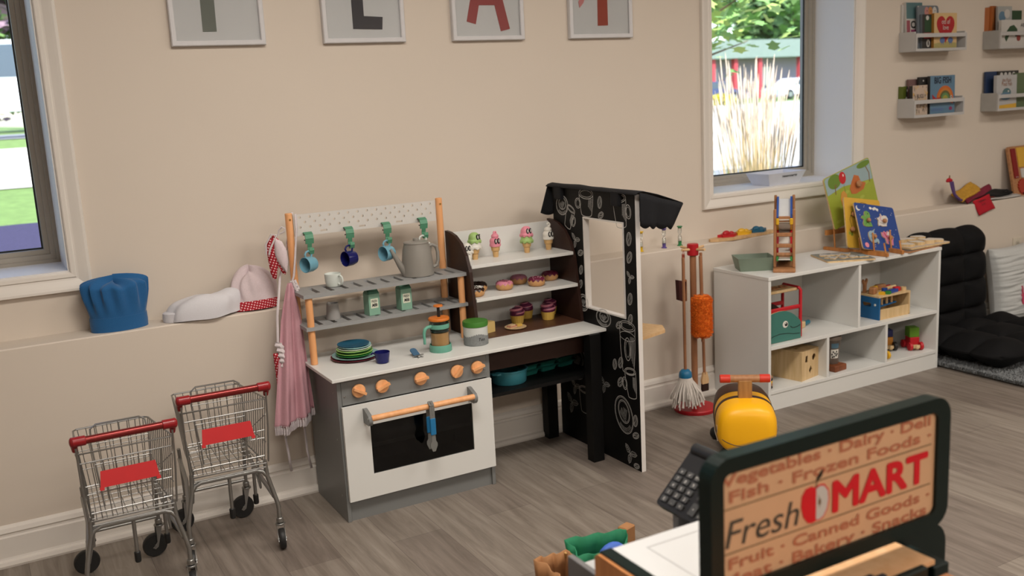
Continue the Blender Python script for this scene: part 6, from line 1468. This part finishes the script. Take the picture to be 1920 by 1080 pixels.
book('pale grey book with soft blue patches on the upper right shelf', 5.195, 5.320, z1, .228, 3.592, .012, C('cover_pale', (.36, .37, .36)), lambda m, w_, h_: (m.flat(circ(w_*.3, h_*.75, .03, 16), I4, M_bkblue), m.flat(circ(w_*.65, h_*.82, .025, 16), I4, M_cardw, .001)), None, .03)
book('dark green book behind the white one on the upper right shelf', 5.290, 5.42, z1, .205, 3.600, .014, M_leafg, None, None, .02)
book('white board book with green leaf shapes at the upper right picture edge', 5.175, 5.43, z1, .150, 3.556, .018, M_cardw, lambda m, w_, h_: (m.flat([(.03, .05), (.045, .085), (.075, .115), (.11, .122), (.14, .10), (.145, .06), (.13, .055), (.11, .075), (.08, .08), (.06, .05), (.045, .03)], I4, M_leafg), m.flat(circ(.155, .05, .018, 14), I4, C('leaf_red', (.25, .04, .03)), .001), m.text('AB', .03, I4 @ T(.17, .11, 0), M_dk, .001)), None, .02)
book('navy blue book behind the pale fish book, lower right shelf', 5.140, 5.30, z2, .215, 3.612, .012, C('cover_navy', (.02, .04, .10)), None, None, .02)
book('dark patterned book at the back of the lower right shelf', 5.235, 5.42, z2, .215, 3.602, .010, M_dk, lambda m, w_, h_: [m.flat(circ(w_*(.15+.2*k), h_*.9, .014, 10), I4, M_cardw) for k in range(4)], None, .02)
def dk_pout(m, w_, h_):
    m.text('the Pout-', .030, I4 @ T(w_*.5, h_*.80, 0), C('title_rust', (.25, .10, .04)), .001, ax='CENTER', sx=.75); m.text('Pout Fish', .034, I4 @ T(w_*.5, h_*.68, 0), C('title_rust', 0), .001, ax='CENTER', sx=.75)
    m.flat(circ(w_*.5, h_*.48, .038, 20, .026), I4, M_teal2, .0008); m.flat(circ(w_*.45, h_*.38, .05, 20, .022), I4, M_bkblue, .0012); m.flat([(.002, .002), (w_-.002, .002), (w_-.002, .03), (.002, .022)], I4, M_pyel, .0008); m.flat(circ(w_*.58, h_*.52, .006, 10), I4, M_cardw, .0016)
book('pale board book with a blue fish titled Pout-Pout Fish at the right picture edge', 5.158, 5.340, z2, .192, 3.558, .018, C('cover_cloud', (.42, .42, .42)), dk_pout, None, .02)
book('green and dark book right of the pale fish book, lower right shelf', 5.350, 5.46, z2, .200, 3.575, .014, C('cover_moss', (.10, .14, .07)), None, None, .02)
# ------------------------------------------------------------------ cloth books and activity board on the ledge
M_purp = mat('cloth_purple', (.085, .045, .16), .9, var=.5, scale=60, bump=.3); M_redc = mat('cloth_red', (.42, .008, .02), .9, bump=.3, scale=150); M_yelc = mat('cloth_yellow', (.50, .27, .03), .9, var=.4, scale=60); M_mar = mat('cloth_maroon', (.16, .012, .03), .9, var=.3, scale=60)
def cloth(m, p, u, v, nu=10, nv=8, amp=.006, mt=None, th=.004, curve=None):
    vs = []
    for i in range(nu+1):
        for j in range(nv+1):
            a = i/nu; b_ = j/nv; q = V(p)+V(u)*a+V(v)*b_; nn = V(u).cross(V(v)).normalized()
            q += nn*(amp*math.sin(5*a+3*b_+p[0]*40)+.5*amp*math.sin(11*a-7*b_))+(curve(a, b_) if curve else V((0, 0, 0))); vs.append(q)
    m.add(vs, [[i*(nv+1)+j, (i+1)*(nv+1)+j, (i+1)*(nv+1)+j+1, i*(nv+1)+j+1] for i in range(nu) for j in range(nv)], mt, smooth=True); return m
t_ = thing('cloth_book', 'floppy purple, yellow and red cloth book spilling over the ledge', 'cloth book', (4.90, 3.58, LZ))
def thick(o, t_=.004): o.modifiers.new('th', 'SOLIDIFY').thickness = t_
thick(cloth(MB(M_purp), (4.755, 3.540, .868), (.075, .045, -.012), (.105, .0, -.122), amp=.004, curve=lambda a, b_: V((-.02*math.sin(PI*b_), 0, -.018*math.sin(PI*b_)))).build('purple_page', t_), .010)
m = MB(M_redc); m.sph((4.757, 3.548, .876), (.016, .014, .012), seg=12); m.sph((4.740, 3.545, .872), (.009, .009, .007), seg=10); m.sph((4.777, 3.552, .872), (.011, .010, .010), seg=10); m.tube([(4.762, 3.55, .880), (4.764, 3.55, .902)], [.005, .003], mat('twig', 0), seg=6); m.build('red_tassel', t_)
thick(cloth(MB(M_yelc), (4.86, 3.535, .752), (.17, .0, .055), (.02, .09, .030), amp=.004).build('yellow_page', t_), .012)
thick(cloth(MB(M_mar), (4.885, 3.520, .740), (.20, -.01, .062), (.012, .03, .024), amp=.004).build('maroon_page', t_), .014)
thick(cloth(MB(M_redc), (4.918, 3.512, .745), (.130, -.006, .030), (.040, -.012, -.085), amp=.003).build('red_flap', t_), .006)
A2 = plane((4.958, 3.494, .722), (.130, -.006, .030), (-.040, .012, .085)); m = MB(M_ink); m.text('Where', .019, A2 @ T(0, .012, 0), None, .0018); m.text('is it?', .017, A2 @ T(.012, -.010, 0), None, .0018); m.build('flap_text', t_)
t_ = thing('cloth_book', 'black and white cloth book lying on the ledge near the activity board', 'cloth book', (5.2, 3.58, LZ))
thick(cloth(MB(M_blackfab), (5.06, 3.52, .762), (.26, .02, .0), (.01, .09, .010), amp=.004).build('black_page', t_), .012)
thick(cloth(MB(mat('cloth_white', (.46, .44, .42), .9, var=.1)), (5.06, 3.512, .742), (.30, .0, .0), (.02, .10, .004), amp=.002).build('white_page', t_), .007)
thick(cloth(MB(mat('cloth_coral', (.42, .10, .07), .9)), (5.04, 3.53, .752), (.10, .0, .002), (.02, .07, .004), amp=.002).build('coral_page', t_), .005)
m = MB(M_blackfab); m.tube([(5.22, 3.53, .772), (5.24, 3.525, .782), (5.26, 3.53, .770), (5.29, 3.52, .762)], .004, seg=6); m.tube([(5.36, 3.50, .755), (5.375, 3.495, .738), (5.39, 3.495, .730)], .004, seg=6); m.build('ties', t_)
t_ = thing('activity_board', 'upright wooden activity board with red strip and gear at the right edge', 'activity board', M=plane((5.350, 3.545, LZ), (1, .02, 0), (0, .22, 1)))
MB(M_tan).prism([rrect(0, 0, .40, .295, .02, 5)], -.014, 0).build('board', t_, local=True)
m = MB(mat('strip_red', (.20, .005, .006), .5)); m.prism([rrect(.020, .105, .062, .282, .006)], 0, .006); m.build('red_strip', t_, local=True)
m = MB(M_cardw); 
for x in (.034, .048): m.flat(circ(x, .112, .0025, 8), I4, M_cardw, .008)
m.build('rivets', t_, local=True)
MB(mat('gear_red', (.34, .03, .015), .5)).prism([[((.040 if k % 2 else .048)*math.cos(2*PI*k/32)+.085, (.040 if k % 2 else .048)*math.sin(2*PI*k/32)+.052) for k in range(32)]], 0, .008).build('gear', t_, local=True)
MB(M_pyel).prism([rect(.078, .168, .20, .285)], 0, .005).build('yellow_tile', t_, local=True); MB(M_cardw).prism([rrect(.088, .105, .20, .160, .008)], 0, .006).build('white_tile', t_, local=True)
# ------------------------------------------------------------------ black floor chair, pillow and rug
M_velv = mat('black_velvet', (.0028, .0028, .0034), .8, var=.3, scale=20, spec=.25)
def tufted(W, Hh, D, nx, nz, name, t_, M_):
    # cushion in local x,z with depth along -y
    n1, n2 = nx*14, nz*12; vs = []; fs = []
    def d_(u, v):
        a = abs(math.sin(PI*u*nx))**.45; b_ = abs(math.sin(PI*v*nz))**.45; e = min(1, (min(u, 1-u)*nx*2.2))**.5*min(1, (min(v, 1-v)*nz*2.2))**.5
        return D*(.50+.50*min(a, b_)*(.75+.25*a*b_))*max(.12, e)
    for side in (1, -1):
        for i in range(n1+1):
            for j in range(n2+1):
                u, v = i/n1, j/n2; eb = .012*(abs(math.sin(PI*v*nz))**.6); eu = .010*(abs(math.sin(PI*u*nx))**.6)
                cu, cv = abs(2*u-1), abs(2*v-1); x = (u-.5)*(W+2*eb)*(1-.10*cv**9*cu); z = (v-.5)*(Hh+2*eu)*(1-.10*cu**9*cv)+Hh/2
                vs.append((x, -side*d_(u, v)*.5, z))
    k = (n1+1)*(n2+1)
    for s_ in range(2):
        for i in range(n1):
            for j in range(n2):
                f = [s_*k+i*(n2+1)+j, s_*k+(i+1)*(n2+1)+j, s_*k+(i+1)*(n2+1)+j+1, s_*k+i*(n2+1)+j+1]; fs.append(f if s_ == 0 else f[::-1])
    ring = [i*(n2+1) for i in range(n1+1)]+[n1*(n2+1)+j for j in range(1, n2+1)]+[i*(n2+1)+n2 for i in range(n1-1, -1, -1)]+[j for j in range(n2-1, 0, -1)]
    for a in range(len(ring)): b_ = (a+1) % len(ring); fs.append([ring[a], ring[a]+k, ring[b_]+k, ring[b_]])
    return MB(M_velv).add(vs, fs, M=M_, smooth=True).build(name, t_)
t_ = thing('floor_chair', 'black tufted velvet floor chair with upright back beside the white cabinet', 'floor chair', (4.55, 3.2, .02))
tufted(.67, .585, .165, 3, 4, 'backrest', t_, T(4.542, 3.385, .045) @ R(-.06, 'X'))
tufted(.74, .52, .150, 3, 3, 'seat_cushion', t_, T(4.565, 3.325, .095) @ R(PI/2, 'X') @ Mx.Diagonal((1, 1, 1, 1)))
t_ = thing('pillow', 'crinkled white pillow with a pink mark leaning on the wall at the right edge', 'pillow', (5.2, 3.42, .03))
n1, n2 = 60, 120; vs = []
for s_ in (1, -1):
    for i in range(n1+1):
        for j in range(n2+1):
            u, v = i/n1*2-1, j/n2*2-1; e = max(0, (1-u**4))*max(0, (1-v**4)); pin = 1-.09*(u*u*(1-v*v)*-1+0)-.06*(1-abs(u*v))
            x = u*.225*(1-.07*(1-v*v)*abs(u)); z = v*.225*(1-.07*(1-u*u)*abs(v)); y = -s_*(.075*e**.42)+(.011*(noise.noise((x*5, z*48, 1))+.5*noise.noise((x*9, z*95, 5)))*(e**.25) if s_ > 0 else 0)
            vs.append((x, y, z))
k = (n1+1)*(n2+1); fs = []
for s_ in range(2):
    for i in range(n1):
        for j in range(n2):
            f = [s_*k+i*(n2+1)+j, s_*k+(i+1)*(n2+1)+j, s_*k+(i+1)*(n2+1)+j+1, s_*k+i*(n2+1)+j+1]; fs.append(f if s_ == 0 else f[::-1])
A2 = T(5.175, 3.395, .262) @ R(-.12, 'X') @ R(-.03, 'Y')
MB(mat('pillow_white', (.50, .51, .50), .9, var=.04, bump=.3, scale=80)).add(vs, fs, M=A2, smooth=True).build('cover', t_)
m = MB(mat('pillow_pink', (.50, .06, .12), .9)); m.prism([[(-.075, -.115), (-.050, -.115), (-.050, -.055), (-.060, -.050), (-.060, -.01), (-.068, -.01), (-.068, -.055), (-.075, -.06)]], .0745, .0805, M=A2 @ plane((0, 0, 0), (1, 0, 0), (0, 0, 1))); m.build('pink_print', t_)
m = MB(mat('rug_grey', (.19, .20, .205), .95, var=.45, scale=45)); rnd = random.Random(12)
RX = (4.165, 5.9, 1.9, 3.44)
nx_, ny_ = 60, 50
vs = [(RX[0]+(RX[1]-RX[0])*i/nx_+.008*math.sin(j*1.7), RX[2]+(RX[3]-RX[2])*j/ny_, .018+.004*noise.noise((i*.7, j*.7, 0))) for i in range(nx_+1) for j in range(ny_+1)]
m.add(vs, [[i*(ny_+1)+j, (i+1)*(ny_+1)+j, (i+1)*(ny_+1)+j+1, i*(ny_+1)+j+1] for i in range(nx_) for j in range(ny_)])
m.bx(RX[0]+.01, RX[1], RX[2], RX[3], .001, .014)
for k in range(15000):
    f_ = rnd.random(); x = RX[0]+(.62*rnd.random() if f_ < .75 else 1.6*rnd.random()); y = RX[2]+.55+(RX[3]-RX[2]-.55)*rnd.random()
    if k % 6 == 0: x = RX[0]+rnd.uniform(-.012, .012)
    a = rnd.uniform(0, 6.3); l_ = rnd.uniform(.010, .022); d = V((math.cos(a)*l_*.8, math.sin(a)*l_*.8, rnd.uniform(.004, .018))); q = V((-math.sin(a), math.cos(a), 0))*.0032; p = V((x, y, .012))
    m.add([p-q, p+q, p+d*.6+q*.7+V((0, 0, .004)), p+d], [[0, 1, 2], [0, 2, 3]])
t_ = thing('rug', 'grey shaggy rug under the black floor chair', 'rug', (5, 2.8, 0)); m.build('pile', t_, kind='stuff')
# ------------------------------------------------------------------ toy checkout stand with market sign in the foreground
M_dg = mat('dark_green_plastic', (.0022, .010, .0085), .32, spec=.3); M_counter = mat('counter_white', (.66, .67, .67), .35, var=.01); M_cline = mat('counter_line', (.50, .50, .50), .5); M_mgrey = mat('mid_grey_panel', (.16, .155, .155), .5); M_lgrey = mat('pale_grey_panel', (.48, .48, .47), .5)
M_ply2 = wood('amber_ply', '#b57440', '#c98850', 5, .45); M_tray = wood('tray_ply', '#d9a878', '#e4b78a', 4, .4); M_sign = mat('sign_tan', (.62, .37, .21), .55, var=.06, scale=10); M_stx = mat('sign_text_rust', (.44, .15, .075), .6); M_sln = mat('sign_line_olive', (.19, .12, .05), .6); M_sred = mat('sign_red', (.60, .003, .012), .5)
t_ = thing('checkout_stand', 'toy grocery checkout stand with white counter, wooden till tray and green trim', 'checkout stand', (1.1, 1.0, 0))
MB(M_counter).bx(.851, 1.40, 1.080, 1.258, .690, .700, bev=.001).build('counter_top', t_)
m = MB(M_counter).bx(.851, .885, .45, 1.060, .690, .700, bev=.001); m.build('counter_top', t_)
m = MB(M_cline); m.bx(.905, 1.39, 1.225, 1.2275, .7001, .7006); m.bx(.905, .9075, 1.07, 1.225, .7001, .7006); m.build('counter_groove', t_)
MB(M_ply2).prism([rrect(-1.262, 0, -.45, .700, .012, 4)], -.006, 0, M=plane((.823, 0, 0), (0, -1, 0), (0, 0, 1)) @ T(0, 0, 0)).build('side_panel', t_)
MB(M_dg).bx(.829, .853, .45, 1.256, .690, .7035, bev=.001).build('edge_trim', t_)
MB(M_lgrey).bx(.853, 1.385, 1.235, 1.255, 0, .690).build('back_panel', t_); MB(M_ply2).bx(1.385, 1.40, 1.08, 1.255, 0, .690).build('side_panel', t_)
MB(M_mgrey).bx(.853, 1.20, .60, 1.235, .30, .315).build('inner_shelf', t_)
# rear bagging bin
MB(M_mgrey).bx(.862, .874, 1.262, 1.412, 0, .622, bev=.001).build('bin_side', t_); MB(M_lgrey).bx(.876, 1.36, 1.262, 1.408, .585, .600).build('bin_top', t_)
MB(M_lgrey).bx(.876, 1.36, 1.398, 1.408, 0, .585).build('bin_back', t_); MB(M_mgrey).bx(1.36, 1.372, 1.262, 1.412, 0, .622).build('bin_side', t_)
# till tray and rounded back board
MB(M_tray).bx(.888, 1.288, .962, 1.040, .668, .676).build('till_tray', t_); MB(M_ply2).bx(.888, 1.30, .72, .948, .640, .655).build('till_top', t_)
m = MB(M_dg); m.bx(.888, 1.255, .948, .962, .640, .679, bev=.002); m.build('till_rim', t_); MB(M_dg).bx(1.288, 1.325, .962, 1.040, .640, .662, bev=.002).build('till_rim', t_)
MB(M_dg).prism([rrect(.888, .20, 1.425, .682, .045, 6)], 0, .018, M=XZ((0, 1.062, 0))).build('back_board', t_)
m = MB(mat('clip_dark_blue', (.02, .025, .035), .5)); m.box((1.13, .972, .681), (.05, .012, .009), bev=.003, seg=2); m.box((1.165, .966, .680), (.02, .010, .008), bev=.003, seg=2); m.build('tray_clip', t_)  # small dark blue clip on the till tray
# sign
S_ = thing('market_sign', 'dark green framed toy sign reading Fresh MART on the checkout stand', 'sign', (1.12, 1.02, .69))
SXa, SXb, SZa, SZb, SYs = .856, 1.374, .702, .930, 1.005
MB(M_dg).prism([rrect(SXa, SZa, SXb, SZb, .036, 7), rrect(.880, .727, 1.343, .906, .014, 5)], -.028, 0, M=XZ((0, SYs, 0))).build('sign_frame', S_)
A2 = XZ((0, SYs+.006, 0))
m = MB(M_sign).prism([rrect(.876, .722, 1.347, .910, .012, 5)], -.010, 0, M=A2)
A2 = XZ((-.013, SYs+.006, 0))
m.build('sign_panel', S_)
m = MB(M_stx)
def row(txt, x0, x1, zb, size, mt, bold, shear=0, z=.0008):
    tmp = MB(mt); tmp.text(txt, size, I4, mt, z, shear=shear, off=0)
    xs = [v.x for v in tmp.v]; a, b_ = min(xs), max(xs); [m.add([(x0+(v.x-a)*(x1-x0)/(b_-a)+dx, zb+v.y+dz, v.z+.00004*q) for v in tmp.v], tmp.f, mt, A2) for q, (dx, dz) in enumerate([(0, 0)]+([(bold, 0), (-bold, 0), (0, bold), (0, -bold), (bold*.7, bold*.7), (-bold*.7, bold*.7), (bold*.7, -bold*.7), (-bold*.7, -bold*.7)] if bold > 0 else []))]
m = MB(M_stx); row('Vegetables \u00b7 Dairy \u00b7 Deli', .893, 1.342, .8850, .024, M_stx, .0010); m.build('small_lettering', S_)
m = MB(M_stx); row('Fish \u00b7 Frozen Foods \u00b7', .908, 1.344, .8590, .024, M_stx, .0010); m.build('small_lettering', S_)
m = MB(M_stx); row('Fruit \u00b7 Canned Goods \u00b7', .906, 1.344, .7545, .024, M_stx, .0010); m.build('small_lettering', S_)
m = MB(M_stx); row('Meat \u00b7 Bakery \u00b7 Snacks', .893, 1.338, .7290, .024, M_stx, .0010); m.build('small_lettering', S_)
m = MB(M_sln)
for z in (.8495, .7800): m.rib([(.892, z), (1.346, z+.001)], .0022, A2, M_sln, .0010)
m.build('ruled_lines', S_)
m = MB(C('fresh_ink', (.05, .045, .035)))
row('Fresh', .899, 1.046, .789, .060, m.cur, 0, .22, .0012)
m.build('fresh_lettering', S_)
m = MB(M_sred); row('MART', 1.119, 1.336, .7905, .0700, M_sred, .0030, 0, .0012); m.build('mart_lettering', S_)
lft = [(1.081, .8395), (1.072, .8435), (1.060, .842), (1.0515, .832), (1.050, .815), (1.055, .797), (1.064, .786), (1.073, .7835), (1.081, .7850)]
rgt = [(1.081, .7850), (1.089, .7840), (1.098, .788), (1.106, .799), (1.110, .815), (1.108, .831), (1.099, .8415), (1.089, .8430), (1.081, .8395)]
m = MB(M_sred).prism([lft], 0, .0014, M=A2); m.prism([rgt], 0, .0012, M=A2); m.prism([[(1.081+(p[0]-1.081)*.90, .8135+(p[1]-.8135)*.92) for p in rgt]], 0, .0018, M_cardw, A2)
m.rib([(1.085, .826), (1.089, .818), (1.087, .806)], .0012, A2, M_sln, .0022); m.flat(circ(1.088, .815, .003, 8, .006), A2, M_sln, .0022)
m.rib([(1.081, .840), (1.082, .850), (1.085, .857)], .0018, A2, M_dg, .0020); m.flat([(1.082, .850), (1.086, .860), (1.096, .866), (1.092, .856)], A2, M_dg, .0020); m.build('apple_emblem', S_)
# calculator on a tilted rest
ca = math.radians(44)
CO = V((1.076, 1.428, .664))
A2 = plane(CO, (0, -1, 0), (math.cos(ca), 0, math.sin(ca)))
t_ = thing('calculator', 'black desk calculator with grey keys tilted behind the market sign', 'calculator', M=A2)
M_calc = mat('calculator_black', (.010, .010, .011), .42); M_key = mat('calculator_key', (.06, .06, .06), .6, spec=.3)
MB(M_calc).prism([rrect(0, 0, .136, .138, .010, 5)], -.016, 0).build('case', t_, local=True)
m = MB(M_calc).cyl((.004, .132, -.004), (.132, .132, -.004), .013, seg=18); m.build('paper_roll_bar', t_, local=True)
MB(mat('lcd_grey', (.10, .11, .10), .3)).prism([rrect(.062, .092, .128, .120, .003)], 0, .0012).build('display', t_, local=True)
def key(x, y, w_, h_, s_):
    m = MB(M_key).prism([rrect(x-w_/2, y-h_/2, x+w_/2, y+h_/2, .0018, 3)], 0, .0032)
    m.text(s_, .0092, T(x, y-.0033, 0), M_cardw, .0036, ax='CENTER'); m.build('key', t_, local=True)
for r_, row_ in enumerate((['0', '.', '='], ['1', '2', '3'], ['4', '5', '6'], ['7', '8', '9'], ['x', '\u221a', 'MC'])):
    for c_, s_ in enumerate(row_): key(.017+c_*.0235, .016+r_*.0158, .0165, .0112, s_)
key(.098, .022, .0165, .025, '+'); key(.098, .0478, .0165, .0112, '-'); key(.098, .0636, .0165, .0112, 'x'); key(.098, .0794, .0165, .0112, '\u00f7')
key(.120, .016, .013, .0112, 'C'); key(.120, .0318, .013, .0112, '%')
m = MB(M_mgrey); m.bx(1.085, 1.170, 1.300, 1.316, .600, .655); m.bx(1.085, 1.170, 1.372, 1.388, .600, .655, bev=.003); m.bx(1.130, 1.180, 1.30, 1.388, .600, .690)
o = m.build('calculator_rest'); o['label'] = 'grey rest under the tilted black calculator'; o['category'] = 'stand'
# bags on the floor behind the stand
def bag(label, x0, x1, y0, y1, h_, mt, rz, name, inside=None, flare=.02, notch=.03):
    t_ = thing(name, label, 'bag', M=T((x0+x1)/2, (y0+y1)/2, 0) @ R(rz)); w_ = (x1-x0)/2; d_ = (y1-y0)/2; n = 14; vs = []; per = []
    for (a, b_), (c, e) in zip(((-1, -1), (1, -1), (1, 1), (-1, 1)), ((1, -1), (1, 1), (-1, 1), (-1, -1))):
        for i in range(n): f_ = i/n; per.append((a+(c-a)*f_, b_+(e-b_)*f_))
    rows = 12
    for r_ in range(rows+1):
        f_ = r_/rows
        for q, (a, b_) in enumerate(per):
            fl = 1+flare*6*f_**3; dip = notch*(abs(a) > .95 or False)*math.cos(b_*PI/2)*f_**4
            wv = .006*math.sin(q*1.3+f_*6)*f_
            vs.append((a*w_*fl-(math.copysign(.02*math.cos(b_*PI/2)*f_, a) if abs(a) > .99 else 0)+wv, b_*d_*fl+wv, h_*f_-dip))
    k = len(per); fs = [[i*k+j, i*k+(j+1) % k, (i+1)*k+(j+1) % k, (i+1)*k+j] for i in range(rows) for j in range(k)]+[list(range(k))[::-1]]
    o = MB(mt).add(vs, fs, smooth=True).build('bag_body', t_, local=True); thick(o, .003); return t_
M_gbag = mat('bag_green', (.010, .17, .075), .75, var=.1, bump=.3, scale=60); M_kraft = mat('bag_kraft', (.33, .155, .060), .8, var=.08, bump=.3, scale=40)
t_ = bag('open green cloth bag holding a blue item, behind the checkout stand', 1.160, 1.300, 1.800, 1.885, .375, M_gbag, -.25, 'shopping_bag', flare=.03)
m = MB(mat('blue_item', (.05, .13, .50), .6)); m.sph((0, 0, 0), (.052, .036, .05), seg=24); single(m, 'play_ball', 'blue item inside the open green bag', 'ball', (1.250, 1.84, .335), .2)
o = bpy.data.objects['play_ball']; o.location.z = .318; o.scale = (1, .7, 1)
t_ = bag('brown kraft paper bag with rope handles beside the green bag', 1.032, 1.122, 1.70, 1.84, .385, M_kraft, -.10, 'paper_bag', flare=.01, notch=.01)
M_rope = mat('rope', (.45, .28, .10), .9)
MB(M_rope).tube([(-.03, -.073, .37), (-.045, -.10, .33), (-.04, -.12, .29), (-.02, -.11, .29), (.0, -.075, .36)], .004, seg=8).build('rope_handle', t_, local=True)
MB(M_rope).tube([(.01, .073, .38), (.02, .085, .345), (.035, .085, .345), (.035, .073, .38)], .004, seg=8).build('rope_handle', t_, local=True)
m = MB(M_kraft); m.box((0, 0, .165), (.04, .03, .33), bev=.003); single(m, 'paper_bag', 'narrow brown paper bag corner just behind the green bag', 'bag', (1.385, 1.965, 0), .3)
